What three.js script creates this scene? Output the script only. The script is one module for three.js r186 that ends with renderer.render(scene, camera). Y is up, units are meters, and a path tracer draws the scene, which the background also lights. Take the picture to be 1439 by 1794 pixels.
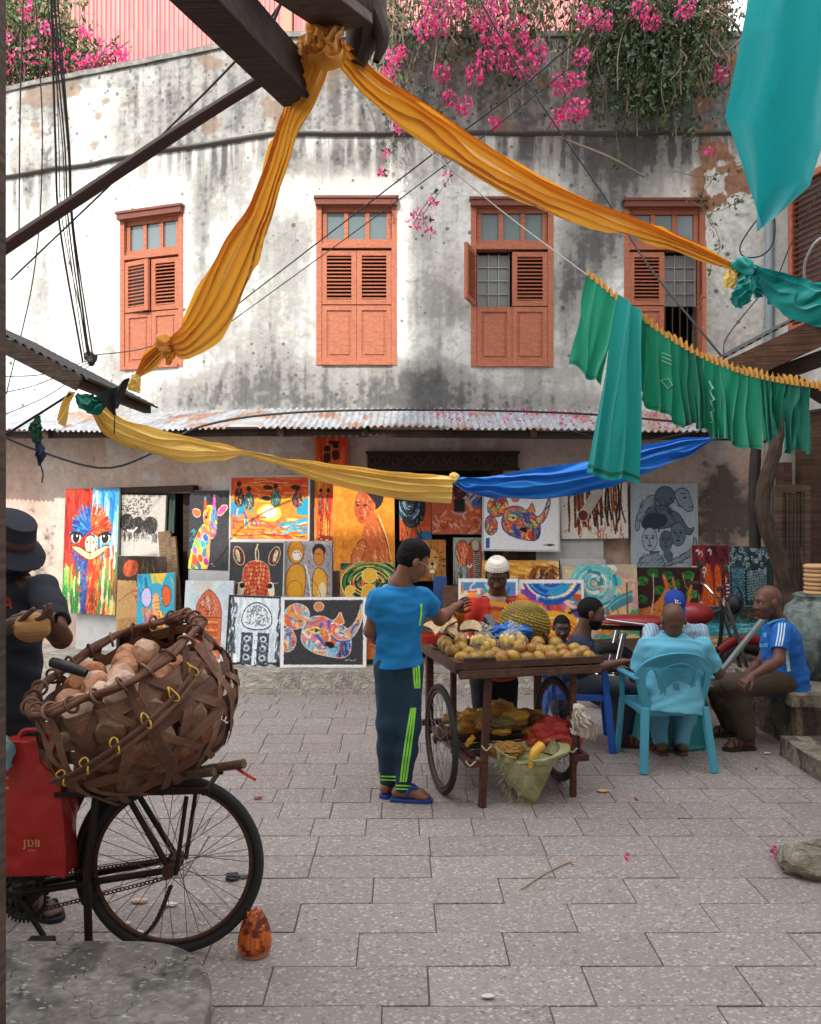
import * as THREE from 'three';
import { mergeGeometries, toCreasedNormals } from 'three/addons/utils/BufferGeometryUtils.js';
import { RoundedBoxGeometry } from 'three/addons/geometries/RoundedBoxGeometry.js';

// ---------------------------------------------------------------- camera, sky, sun, exposure
const scene = new THREE.Scene();
const EYE = 1.8, F = 1440;                         // eye height in metres, focal length in pixels of the 1439 x 1794 photograph
const camera = new THREE.PerspectiveCamera(2 * Math.atan(897 / F) * 180 / Math.PI, 1439 / 1794, 0.05, 300);
camera.position.set(0, EYE, 0);
camera.lookAt(0, EYE, -10);
const renderer = new THREE.WebGLRenderer({ antialias: true });
renderer.toneMapping = THREE.LinearToneMapping;
renderer.toneMappingExposure = 2.15;
renderer.shadowMap.enabled = true;
const SUN = new THREE.Vector3(-0.2, 0.72, 0.66).normalize();
{                                                   // bright hazy tropical sky
  const W = 256, H = 128, data = new Float32Array(W * H * 4);
  for (let y = 0; y < H; y++) for (let x = 0; x < W; x++) {
    const up = ((y + 0.5) / H - 0.5) * Math.PI, az = ((x + 0.5) / W - 0.5) * 2 * Math.PI;
    const d = new THREE.Vector3(Math.cos(az) * Math.cos(up), Math.sin(up), Math.sin(az) * Math.cos(up));
    const h = Math.max(0, d.y), c = Math.max(0, d.dot(SUN)), g = 0.9 * Math.pow(c, 6);
    const i = (y * W + x) * 4, k = d.y < 0 ? 0.4 : 1;
    data[i] = k * (1.30 - 0.22 * h + g); data[i + 1] = k * (1.30 - 0.17 * h + g * 0.95); data[i + 2] = k * (1.32 - 0.1 * h + g * 0.85); data[i + 3] = 1;
  }
  const t = new THREE.DataTexture(data, W, H, THREE.RGBAFormat, THREE.FloatType);
  t.mapping = THREE.EquirectangularReflectionMapping; t.magFilter = THREE.LinearFilter; t.needsUpdate = true;
  scene.background = t; scene.environment = t;
}
const sun = new THREE.DirectionalLight(new THREE.Color(1, 0.94, 0.85), 2.1);
sun.position.copy(SUN).multiplyScalar(40); sun.castShadow = true; sun.shadow.radius = 1.5;
Object.assign(sun.shadow.camera, { left: -14, right: 14, top: 14, bottom: -14, near: 1, far: 90 });
sun.target.position.set(0, 2, -7); scene.add(sun, sun.target);

// ---------------------------------------------------------------- helpers
const V = (x, y, z) => new THREE.Vector3(x, y, z);
const at = (px, py, d) => V((px - 720) / F * d, EYE + (897 - py) / F * d, -d);   // point of the place seen at a pixel, d metres in front
let seed = 7;
const rnd = () => { seed = (seed * 1664525 + 1013904223) >>> 0; return seed / 4294967296; };
const rr = (a, b) => a + (b - a) * rnd();
const pick = (a) => a[Math.floor(rnd() * a.length)];
const clamp = (x, a = 0, b = 1) => Math.min(b, Math.max(a, x));
const sstep = (a, b, x) => { const t = clamp((x - a) / (b - a)); return t * t * (3 - 2 * t); };
const mix = (a, b, t) => a + (b - a) * t;
const hash = (x, y, s = 0) => { let h = Math.imul(x | 0, 374761393) ^ Math.imul(y | 0, 668265263) ^ Math.imul(s | 0, 974634777); h = Math.imul(h ^ (h >>> 13), 1274126177); return ((h ^ (h >>> 16)) >>> 0) / 4294967296; };
function vnoise(x, y, s = 0) { const ix = Math.floor(x), iy = Math.floor(y), fx = x - ix, fy = y - iy, u = fx * fx * (3 - 2 * fx), v = fy * fy * (3 - 2 * fy); return mix(mix(hash(ix, iy, s), hash(ix + 1, iy, s), u), mix(hash(ix, iy + 1, s), hash(ix + 1, iy + 1, s), u), v); }
function fbm(x, y, o = 4, s = 0) { let a = 0.5, r = 0, n = 0; for (let i = 0; i < o; i++) { r += a * vnoise(x, y, s + i * 17); n += a; a *= 0.5; x = x * 2.03 + 11.3; y = y * 2.03 + 4.7; } return r / n; }
const n3 = (x, y, z) => (vnoise(x + z * 0.7, y - z * 1.3, 3) + vnoise(y * 1.1 + 5, z + x * 0.4, 9)) - 1;   // cheap 3d wobble, -1..1
const used = new Map();
const numbered = (n) => { const k = used.get(n) || 0; used.set(n, k + 1); return k ? n + '_' + String(k).padStart(3, '0') : n; };
function tag(o, label, category, group, kind) { o.userData.label = label; if (category) o.userData.category = category; if (group) o.userData.group = group; if (kind) o.userData.kind = kind; return o; }
function thing(name, label, category, pos = V(0, 0, 0), group) { const g = new THREE.Group(); g.name = numbered(name); g.position.copy(pos); scene.add(g); return tag(g, label, category, group); }
// one named mesh; world = true: the geometry is in world coordinates and is shifted into the parent's frame
function mesh(name, geo, mat, parent = scene, world = false) {
  if (Array.isArray(geo)) geo = join(geo);
  const m = new THREE.Mesh(geo, mat); m.name = parent === scene ? numbered(name) : name; m.castShadow = m.receiveShadow = true;
  if (world && parent !== scene) { parent.updateWorldMatrix(true, false); geo.applyMatrix4(parent.matrixWorld.clone().invert()); }
  parent.add(m); return m;
}
const structure = (m) => { m.userData.kind = 'structure'; return m; };
function join(list) {
  const all = list.map((g) => { g = g.index ? g.toNonIndexed() : g; for (const k of Object.keys(g.attributes)) if (!['position', 'normal', 'uv', 'color'].includes(k)) g.deleteAttribute(k); return g; });
  const col = all.some((g) => g.attributes.color);
  for (const g of all) {
    if (!g.attributes.uv) g.setAttribute('uv', new THREE.BufferAttribute(new Float32Array(g.attributes.position.count * 2), 2));
    if (col && !g.attributes.color) g.setAttribute('color', new THREE.BufferAttribute(new Float32Array(g.attributes.position.count * 3).fill(1), 3));
  }
  return mergeGeometries(all);
}
const C = (r, g, b) => new THREE.Color().setRGB(r, g, b);             // linear
const mat = (color, rough = 0.85, extra = {}) => new THREE.MeshStandardMaterial({ color: color instanceof THREE.Color ? color : new THREE.Color(color), roughness: rough, ...extra });
const phys = (color, rough = 0.85, extra = {}) => new THREE.MeshPhysicalMaterial({ color: color instanceof THREE.Color ? color : new THREE.Color(color), roughness: rough, ...extra });
const cloth = (color, t = 0.25, extra = {}) => phys(color, 0.95, { side: THREE.DoubleSide, transmission: t, thickness: 0, sheen: 0.2, ...extra });
function box(w, h, d, x = 0, y = 0, z = 0, r = 0) { const g = r ? new RoundedBoxGeometry(w, h, d, 2, r) : new THREE.BoxGeometry(w, h, d); return g.translate(x, y, z); }
// box beam from a to b with cross-section w x h
function beam(a, b, w, h, r = 0, up = V(0, 1, 0)) {
  const L = a.distanceTo(b), g = r ? new RoundedBoxGeometry(w, h, L, 2, r) : new THREE.BoxGeometry(w, h, L);
  const z = b.clone().sub(a).normalize(); if (Math.abs(z.dot(up)) > 0.98) up = V(1, 0, 0.01);
  const x = up.clone().cross(z).normalize(), y = z.clone().cross(x);
  return g.applyMatrix4(new THREE.Matrix4().makeBasis(x, y, z).setPosition(a.clone().add(b).multiplyScalar(0.5)));
}
function tube(pts, r, seg = 24, rad = 6, closed = false) { return new THREE.TubeGeometry(new THREE.CatmullRomCurve3(pts, closed, 'catmullrom', 0.5), seg, r, rad, closed); }
function rod(a, b, r0, r1 = r0, n = 8) { const L = a.distanceTo(b), g = new THREE.CylinderGeometry(r1, r0, L, n); return g.applyQuaternion(new THREE.Quaternion().setFromUnitVectors(V(0, 1, 0), b.clone().sub(a).normalize())).translate((a.x + b.x) / 2, (a.y + b.y) / 2, (a.z + b.z) / 2); }
// tapered, wobbly branch through points with radii
function limb(pts, radii, seg = 20, rad = 8, wob = 0) {
  const c = new THREE.CatmullRomCurve3(pts), g = new THREE.TubeGeometry(c, seg, 1, rad), p = g.attributes.position, fr = c.computeFrenetFrames(seg, false), v = V();
  for (let i = 0; i <= seg; i++) {
    const u = i / seg, o = c.getPointAt(u), k = u * (radii.length - 1), a = Math.floor(Math.min(k, radii.length - 2)), r = mix(radii[a], radii[a + 1], k - a);
    for (let j = 0; j <= rad; j++) { const n = i * (rad + 1) + j; v.fromBufferAttribute(p, n).sub(o); const w = 1 + wob * n3(o.x * 9 + (j % rad) * 1.7, o.y * 9, o.z * 9 + (j % rad)); v.multiplyScalar(r * w).add(o); p.setXYZ(n, v.x, v.y, v.z); }
  }
  const L2 = c.getLength(), uv = g.attributes.uv; for (let i = 0; i < uv.count; i++) uv.setXY(i, uv.getX(i) * L2 * 2.5, uv.getY(i) * 1.5);
  g.computeVertexNormals(); return g;
}
// grid surface from f(u, v) -> Vector3
function sheet(f, nu, nv, uvs = [1, 1]) {
  const pos = [], uv = [], idx = [];
  for (let j = 0; j <= nv; j++) for (let i = 0; i <= nu; i++) { const p = f(i / nu, j / nv); pos.push(p.x, p.y, p.z); uv.push(i / nu * uvs[0], j / nv * uvs[1]); }
  for (let j = 0; j < nv; j++) for (let i = 0; i < nu; i++) { const a = j * (nu + 1) + i, b = a + 1, c = a + nu + 1, d = c + 1; idx.push(a, c, b, b, c, d); }
  const g = new THREE.BufferGeometry(); g.setAttribute('position', new THREE.Float32BufferAttribute(pos, 3)); g.setAttribute('uv', new THREE.Float32BufferAttribute(uv, 2)); g.setIndex(idx); g.computeVertexNormals(); return g;
}
function planarUV(g, k = 1, ax = 'x', ay = 'y', ox = 0, oy = 0) { const p = g.attributes.position, uv = new Float32Array(p.count * 2), I = { x: 0, y: 1, z: 2 }; for (let i = 0; i < p.count; i++) { uv[i * 2] = p.array[i * 3 + I[ax]] * k + ox; uv[i * 2 + 1] = p.array[i * 3 + I[ay]] * k + oy; } g.setAttribute('uv', new THREE.BufferAttribute(uv, 2)); return g; }
function boxUV(g, k = 1) { if (g.index) g = g.toNonIndexed(); const p = g.attributes.position, n = g.attributes.normal, uv = new Float32Array(p.count * 2); for (let i = 0; i < p.count; i++) { const ax = Math.abs(n.getX(i)), ay = Math.abs(n.getY(i)), az = Math.abs(n.getZ(i)); const [a, b] = ay >= ax && ay >= az ? [p.getX(i), p.getZ(i)] : ax >= az ? [p.getZ(i), p.getY(i)] : [p.getX(i), p.getY(i)]; uv[i * 2] = a * k; uv[i * 2 + 1] = b * k; } g.setAttribute('uv', new THREE.BufferAttribute(uv, 2)); return g; }
// textures
function texFrom(w, h, f, srgb = true, repeat = true) {           // f(x, y) -> [r, g, b] 0..1 in sRGB (or data)
  const d = new Uint8Array(w * h * 4);
  for (let y = 0; y < h; y++) for (let x = 0; x < w; x++) { const c = f(x, y), i = (y * w + x) * 4; d[i] = clamp(c[0]) * 255; d[i + 1] = clamp(c[1]) * 255; d[i + 2] = clamp(c[2]) * 255; d[i + 3] = 255; }
  const t = new THREE.DataTexture(d, w, h); t.magFilter = THREE.LinearFilter; t.minFilter = THREE.LinearMipmapLinearFilter; t.generateMipmaps = true; if (srgb) t.colorSpace = THREE.SRGBColorSpace;
  if (repeat) t.wrapS = t.wrapT = THREE.RepeatWrapping; t.needsUpdate = true; return t;
}
function canvasTex(w, h, draw, srgb = true) { const c = document.createElement('canvas'); c.width = w; c.height = h; const g = c.getContext('2d'); draw(g, w, h); const t = new THREE.CanvasTexture(c); t.magFilter = THREE.LinearFilter; if (srgb) t.colorSpace = THREE.SRGBColorSpace; return t; }
const gray = (v) => [v, v, v];
// wood: grain along u
const woodTex = texFrom(256, 256, (x, y) => { const g = fbm(x / 90, y / 3.2, 4, 5), k = fbm(x / 40, y / 40, 3, 8), s = g * 0.75 + k * 0.45; return [0.28 + 0.62 * s, 0.28 + 0.6 * s, 0.28 + 0.57 * s]; });
const weaveTex = texFrom(128, 128, (x, y) => gray(0.84 + 0.08 * ((x >> 1) + (y >> 1) & 1) + 0.1 * (fbm(x / 18, y / 18, 3, 4) - 0.5)));
const noiseBump = texFrom(256, 256, (x, y) => gray(fbm(x / 8, y / 8, 5, 2)), false);
const mottle = texFrom(512, 512, (x, y) => { const v = 0.66 + 0.42 * fbm(x / 60, y / 60, 5, 31) + 0.12 * (hash(x, y, 2) - 0.5); return [v, v * 0.99, v * 0.97]; });
const wood = (color, rough = 0.8) => mat(color, rough, { map: woodTex, bumpMap: woodTex, bumpScale: 0.004 });
// ---------------------------------------------------------------- the old plaster building across the square
const B = V(-1.433, 0, -8.6), UL = V(0.9484, 0, 0.317), NL = V(-0.317, 0, 0.9484), SB = 4.9, SW = 10.3, TH = 7.2;
const onWall = (s, t, out = 0) => s < SB ? V(B.x - (SB - s) * UL.x + NL.x * out, t, B.z - (SB - s) * UL.z + NL.z * out) : V(B.x + s - SB, t, B.z + out);
function st(px, py) {                                   // where the wall is seen at a pixel: distance along it, height
  const a = (px - 720) / F; let s, d;
  if (px >= 480) { d = 8.6; s = SB + a * 8.6 - B.x; } else { const r = (B.x - 8.6 * a) / (0.9484 + 0.317 * a); s = SB - r; d = 8.6 + 0.317 * r; }
  return [s, EYE + (897 - py) / F * d];
}
function hole(x0, y0, x1, y1) { const [a, b] = st((x0 + x1) / 2, y1), [, c] = st((x0 + x1) / 2, y0), [s0] = st(x0, y1), [s1] = st(x1, y1); return { s0, s1, t0: b, t1: c }; }
// plaster: limewash with mould, flaked patches and streaks, painted where the photograph shows them
const blob = (list) => list.map(([px, py, rx, ry, w]) => { const [s, t] = st(px, py), k = 167; return [s, t, rx / k, ry / k, w]; });
const grimeBlobs = blob([[390, 300, 60, 60, 0.55], [490, 420, 70, 110, 0.34], [500, 600, 120, 90, 0.3], [620, 680, 220, 40, 0.35], [760, 520, 60, 160, 0.36], [600, 280, 120, 30, 0.4], [1080, 320, 70, 100, 0.75], [1090, 260, 160, 40, 0.6], [1000, 510, 40, 60, 0.72], [1000, 620, 60, 60, 0.34], [890, 690, 150, 50, 0.42], [740, 680, 80, 40, 0.4], [60, 520, 40, 120, 0.4], [100, 470, 60, 40, 0.3], [360, 560, 60, 120, 0.22], [350, 420, 25, 80, 0.4], [60, 360, 60, 60, 0.25], [880, 300, 100, 60, 0.25], [330, 690, 120, 30, 0.4], [1040, 420, 40, 60, 0.5], [190, 640, 60, 50, 0.3], [1290, 520, 50, 200, 0.12], [450, 660, 60, 60, 0.3]]);
const lowBlobs = blob([[70, 1000, 60, 130, 0.55], [180, 900, 40, 60, 0.2], [1285, 900, 60, 80, 0.7], [1250, 870, 40, 70, 0.4], [300, 780, 120, 25, 0.3], [560, 1180, 300, 30, 0.25], [180, 800, 120, 40, 0.25]]);
const sumBlob = (l, s, t) => { let v = 0; for (const [a, b, rx, ry, w] of l) { const q = ((s - a) / rx) ** 2 + ((t - b) / ry) ** 2; if (q < 6) v += w * Math.exp(-q * 0.8); } return v; };
const plasterTex = texFrom(2048, 1432, (x, y) => {
  const s = x / 2048 * SW, t = y / 1432 * TH;
  const fine = fbm(s * 22, t * 22, 4, 1), mid = fbm(s * 5, t * 5, 5, 2), big = fbm(s * 1.3, t * 1.3, 4, 3), streak = fbm(s * 16, t * 1.6, 4, 4), grain = hash(x, y, 5) - 0.5;
  let c;
  if (t > 2.8) {
    const par = t > 5.76;
    let w = sumBlob(grimeBlobs, s, t) * 1.1 + 0.1 + (big - 0.5) * 0.6;
    if (par) w = 0.72 + (big - 0.5) * 0.5 + sstep(4.8, 7, s) * 0.1 - 0.34 * sstep(0.5, 0.62, fbm(s * 1.1 + 3, t * 1.6, 4, 19)) * sstep(3.4, 2.4, s);
    else w += 0.42 * sstep(0.62, 0, 5.76 - t) * sstep(0.3, 0.62, streak);          // streaks hanging below the ledge
    w += 0.3 * sstep(3.12, 2.9, t);
    const tex = mid * 0.5 + streak * 0.28 + fine * 0.28;
    const g = sstep(-0.04, par ? 0.5 : 0.34, w + tex - 0.8 + (fine - 0.5) * 0.25);      // grey mould film with ragged edges
    const dark = sstep(0.0, 0.4, w * 0.9 + streak * 0.5 + fine * 0.62 - 1.12) * (par ? 0.85 : 0.9);   // black mould
    const beige = sstep(0.58, 0.66, fbm(s * 3 + 7, t * 3, 5, 9)) * (par ? 0.75 : 0.35);
    const white = [0.815, 0.815, 0.80], grey = [0.55, 0.545, 0.53], bl = [0.25, 0.25, 0.255], be = [0.70, 0.63, 0.55];
    c = [0, 1, 2].map((i) => mix(mix(mix(white[i], be[i], beige * 0.6), grey[i], g * 0.88), bl[i], dark * 0.8));
    let spot = 0; { const cs = s * 9, ct = t * 9, ci = Math.floor(cs), cj = Math.floor(ct); for (let di = -1; di <= 1; di++) for (let dj = -1; dj <= 1; dj++) { const a = ci + di, b = cj + dj; if (hash(a, b, 60) > (par ? 0.4 : 0.1)) continue; const q = Math.hypot(cs - a - hash(a, b, 61), ct - b - hash(a, b, 62)) / (0.07 + 0.16 * hash(a, b, 63) ** 2) + 0.7 * (fine - 0.5); spot = Math.max(spot, sstep(1.1, 0.7, q)); } spot *= 0.6; }                // round lichen spots
    const brown = par ? sstep(0.62, 0.7, fbm(s * 2.2 + 3, t * 3, 5, 41)) * 0.6 : 0;
    const k = 1 + (fine - 0.5) * 0.34 + (mid - 0.5) * 0.16 + grain * 0.1;
    c = c.map((v, i) => mix(mix(v, [0.48, 0.38, 0.31][i], brown), [0.24, 0.24, 0.24][i], spot) * k);
    if (s > 9.25 && t > 4.9 && t < 6.6) {                                            // fallen render showing red earth
      const q = sstep(0.56, 0.6, fbm(s * 4, t * 4, 5, 77) + sstep(0.4, 0, Math.abs(s - 9.42)) * 0.08); c = c.map((v, i) => mix(v, [0.58, 0.42, 0.34][i] * (0.8 + fine * 0.4), q * sstep(9.2, 9.35, s)));
    }
  } else {
    const w = sumBlob(lowBlobs, s, t), g = sstep(0, 0.25, w * 0.8 + mid * 0.7 + fine * 0.45 - 0.86), d2 = sstep(0, 0.16, w * 0.62 + mid * 0.75 + fine * 0.55 - 1.03);
    const pk = sstep(0.4, 0.62, big), base = [mix(0.82, 0.80, pk), mix(0.75, 0.69, pk), mix(0.70, 0.63, pk)];
    const white = sstep(0.6, 0.66, fbm(s * 2.4, t * 2.4, 5, 66));
    const k = 1 + (fine - 0.5) * 0.18 + grain * 0.06 + (streak - 0.5) * 0.08;
    c = base.map((v, i) => mix(mix(mix(v, 0.84, white * 0.6), [0.56, 0.52, 0.49][i], g * 0.8), [0.40, 0.34, 0.31][i], d2 * 0.75) * k);
  }
  return c;
}, true, false);
const plasterBump = texFrom(1024, 716, (x, y) => { const s = x / 1024 * SW, t = y / 716 * TH; return gray(0.5 * fbm(s * 14, t * 14, 5, 2) + 0.5 * sstep(0.45, 0.55, fbm(s * 4, t * 4, 5, 61))); }, false, false);
const plaster = mat('#ffffff', 0.93, { map: plasterTex, bumpMap: plasterBump, bumpScale: 0.012 });
const building = thing('plaster_building', 'long two storey building with mould stained white plaster and orange shuttered windows', 'building', onWall(SB, 0));
const WIN = [hole(212, 372, 322, 646), hole(555, 352, 696, 640), hole(826, 354, 970, 643), hole(1094, 356, 1236, 640)];
const DOOR = [hole(204, 864, 334, 1180), hole(672, 822, 880, 1180)];
function wallPart(s0, s1, holes, mx) {
  const sh = new THREE.Shape(); sh.moveTo(s0, 0); sh.lineTo(s1, 0); const n = 40;
  for (let i = 0; i <= n; i++) { const s = mix(s1, s0, i / n); sh.lineTo(s, 6.80 + 0.05 * (fbm(s * 1.6, 3, 3) - 0.5) + 0.03 * (hash(i, 4) - 0.5) - (s > 8.9 ? 0.02 : 0)); }
  for (const h of holes) { const p = new THREE.Path(); p.moveTo(h.s0, h.t0); p.lineTo(h.s0, h.t1); p.lineTo(h.s1, h.t1); p.lineTo(h.s1, h.t0); p.lineTo(h.s0, h.t0); sh.holes.push(p); }
  const g = new THREE.ExtrudeGeometry(sh, { depth: 0.4, bevelEnabled: false, curveSegments: 1 }); g.translate(0, 0, -0.4);
  const p = g.attributes.position, uv = g.attributes.uv; for (let i = 0; i < p.count; i++) uv.setXY(i, p.getX(i) / SW, p.getY(i) / TH);
  for (let i = 0; i < p.count; i++) { const q = onWall(mx ? Math.min(p.getX(i), SB - 1e-6) : p.getX(i), p.getY(i), p.getZ(i)); p.setXYZ(i, q.x, q.y, q.z); }
  g.computeVertexNormals(); return g;
}
mesh('wall', wallPart(0, SB, [WIN[0], DOOR[0]], true), plaster, building, true);
mesh('wall', wallPart(SB, SB + 5.2, [WIN[1], WIN[2], WIN[3], DOOR[1]], false), plaster, building, true);
{ // ledge under the parapet, uneven by hand
  const prof = (out, k) => { const pts = []; for (let i = 0; i <= 80; i++) { const s = i / 80 * (SB + 5.2); pts.push(onWall(s, 5.745 + k + 0.05 * (fbm(s * 2, 1, 3) - 0.5), out + 0.014 * (fbm(s * 7, k * 40, 3) - 0.5))); } return pts; };
  const a = prof(0.002, 0.03), b = prof(0.045, 0.02), c = prof(0.045, -0.005), d = prof(0.003, -0.018), rows = [a, b, c, d];
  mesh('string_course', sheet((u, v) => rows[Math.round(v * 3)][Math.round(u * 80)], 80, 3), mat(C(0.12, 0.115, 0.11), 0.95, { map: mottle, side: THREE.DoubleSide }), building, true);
}
{ // parapet coping
  const g = sheet((u, v) => { const s = u * 10.1, r = [[0.03, 6.76], [0.035, 6.815], [-0.42, 6.825], [-0.42, 6.76]][Math.round(v * 3)]; return onWall(s, r[1] + 0.03 * (fbm(s * 1.7, 2, 3) - 0.5), r[0] + 0.02 * (fbm(s * 4, 8, 2) - 0.5)); }, 100, 3, [20, 1]);
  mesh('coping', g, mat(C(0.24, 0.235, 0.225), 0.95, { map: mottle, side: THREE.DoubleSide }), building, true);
}
// rooms behind, so the openings look into the dark
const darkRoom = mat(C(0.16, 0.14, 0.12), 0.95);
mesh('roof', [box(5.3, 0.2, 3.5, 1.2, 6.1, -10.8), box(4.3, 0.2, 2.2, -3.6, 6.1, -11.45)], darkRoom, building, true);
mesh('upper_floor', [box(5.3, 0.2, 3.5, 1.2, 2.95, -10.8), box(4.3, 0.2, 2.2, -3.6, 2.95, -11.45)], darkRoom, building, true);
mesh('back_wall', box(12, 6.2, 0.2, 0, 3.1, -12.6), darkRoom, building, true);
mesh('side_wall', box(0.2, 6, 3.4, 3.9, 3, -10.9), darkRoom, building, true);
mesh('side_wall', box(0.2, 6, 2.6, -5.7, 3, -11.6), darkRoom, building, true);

const paintTex = texFrom(256, 256, (x, y) => { const v = 0.86 + 0.2 * (fbm(x / 50, y / 6, 4, 12) - 0.5) + 0.16 * (fbm(x / 9, y / 9, 3, 13) - 0.5), w = sstep(0.66, 0.74, fbm(x / 22, y / 30, 4, 14)); return [mix(v, 0.98, w * 0.3), mix(v, 1.0, w * 0.5), mix(v, 1.0, w * 0.6)]; });
const terracotta = mat(C(0.52, 0.165, 0.085), 0.72, { map: paintTex, bumpMap: paintTex, bumpScale: 0.003 });
const terraDark = mat(C(0.24, 0.075, 0.05), 0.8, { map: paintTex });
const paneMat = phys(C(0.22, 0.29, 0.31), 0.15, { transmission: 0.35, thickness: 0, ior: 1.5 });
const meshGlass = phys(C(0.27, 0.29, 0.29), 0.5, { transmission: 0.3, thickness: 0 });
function windowUnit(h, opt) {
  const W = h.s1 - h.s0, H = h.t1 - h.t0, w = new THREE.Group(); w.name = 'window'; building.add(w);
  const sc = (h.s0 + h.s1) / 2, p = onWall(sc, h.t0).sub(building.position); w.position.copy(p); w.rotation.y = sc < SB ? Math.atan2(NL.x, NL.z) : 0;
  if (opt.label) w.userData.label = opt.label;
  const uvb = (g) => boxUV(g, 2.2), part = (n, g, m) => { const q = mesh(n, uvb(Array.isArray(g) ? join(g) : g), m || terracotta, w); return q; };
  const Y = (f) => H * (1 - f), z0 = -0.05, fw = 0.055;
  part('frame', [box(fw, H, 0.12, -W / 2 + fw / 2, H / 2, z0), box(fw, H, 0.12, W / 2 - fw / 2, H / 2, z0), box(W - 2 * fw, 0.06, 0.12, 0, H - 0.03, z0), box(W - 2 * fw, 0.05, 0.12, 0, Y(0.272), z0)]);
  part('sill', box(W - 0.11, 0.03, 0.15, 0, 0.016, z0 + 0.01));
  part('hood', [box(W + 0.04, 0.026, 0.12, 0, H + 0.018, 0.02), box(W + 0.01, 0.06, 0.07, 0, H - 0.026, 0.03)], terraDark);
  // fanlight with three panes
  const y1 = H - 0.062, y0 = Y(0.272) + 0.027, iw = W - 2 * fw, ph = y1 - y0, pw = (iw - 0.05) / 3;
  part('fanlight_frame', [box(iw, 0.045, 0.05, 0, y1 - 0.0225, z0), box(iw, 0.05, 0.05, 0, y0 + 0.025, z0), ...[-1.5, -0.5, 0.5, 1.5].map((k) => box(0.045, ph - 0.1, 0.045, k * pw * 0.985, (y0 + y1) / 2, z0))]);
  for (let k = -1; k <= 1; k++) mesh('pane', box(pw - 0.05, ph - 0.1, 0.006, k * pw * 0.985, (y0 + y1) / 2, z0 - 0.005), paneMat, w);
  // leaves
  const lw = iw / 2 - 0.004, top = Y(0.30), split = Y(0.632);
  const leaf = (side, upper) => {
    const ang = (upper ? opt.open : opt.openLow)?.[side < 0 ? 0 : 1] || 0, yb = upper ? split + 0.006 : 0.034, yt = upper ? top - 0.004 : split - 0.006, hh = yt - yb;
    const hx = side * (iw / 2), fix = (g) => { g.translate(side * (-lw / 2 - 0.002), 0, 0.012); g.rotateY(side < 0 ? -ang : ang); return g.translate(hx, 0, z0 + 0.02); };
    const stile = 0.052, fr = [box(stile, hh, 0.034, -lw / 2 + stile / 2, yb + hh / 2, 0), box(stile, hh, 0.034, lw / 2 - stile / 2, yb + hh / 2, 0), box(lw - 2 * stile, 0.05, 0.034, 0, yb + 0.025, 0), box(lw - 2 * stile, 0.05, 0.034, 0, yt - 0.025, 0)];
    mesh('shutter_frame', fix(uvb(join(fr))), terracotta, w);
    if (upper) { const n = 12; for (let i = 0; i < n; i++) { const g = box(lw - 2 * stile, 0.006, 0.042); g.rotateX(0.62 + (hash(i, side * 7, opt.k) - 0.5) * 0.12); g.translate(0, yb + 0.05 + (hh - 0.1) * (i + 0.5) / n, 0); mesh('slat', fix(uvb(g)), terracotta, w); } } else {
      mesh('shutter_panel', fix(uvb(join([box(lw - 2 * stile, hh - 0.1, 0.012, 0, yb + hh / 2, -0.004), box(lw - 2 * stile - 0.05, hh - 0.16, 0.022, 0, yb + hh / 2, 0, 0.006)]))), terracotta, w);
    }
    if (ang > 0.5) {
      if (upper) { mesh('pane', box(lw - 0.03, hh - 0.02, 0.006, side * iw / 4, yb + hh / 2, z0 - 0.045), meshGlass, w); const gb = []; for (let k = 0; k <= 3; k++) gb.push(box(0.008, hh, 0.012, side * iw / 4 + (k / 3 - 0.5) * (lw - 0.04), yb + hh / 2, z0 - 0.03)); for (let k = 1; k < 4; k++) gb.push(box(lw - 0.04, 0.008, 0.01, side * iw / 4, yb + hh * k / 4, z0 - 0.03)); mesh('glazing_bar', join(gb), mat(C(0.35, 0.34, 0.32), 0.6), w); } else for (let k = 0; k < 5; k++) mesh('iron_bar', rod(V(side * iw / 4 + (k / 4 - 0.5) * (lw - 0.05), yb, z0 - 0.02), V(side * iw / 4 + (k / 4 - 0.5) * (lw - 0.05), yt, z0 - 0.02), 0.008), mat(C(0.08, 0.05, 0.04), 0.6, { metalness: 0.6 }), w);
    }
  };
  for (const s of [-1, 1]) { leaf(s, true); leaf(s, false); }
  return w;
}
windowUnit(WIN[0], { k: 1, open: [0.16, 0.03], label: 'window whose shutter stands a little ajar' });
windowUnit(WIN[1], { k: 2, label: 'window with all shutters closed' });
windowUnit(WIN[2], { k: 3, open: [1.9, 0], label: 'window with one louvred shutter swung open' });
windowUnit(WIN[3], { k: 4, open: [0, 1.35], openLow: [0, 1.35], label: 'window with iron bars behind open shutters' });

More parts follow.
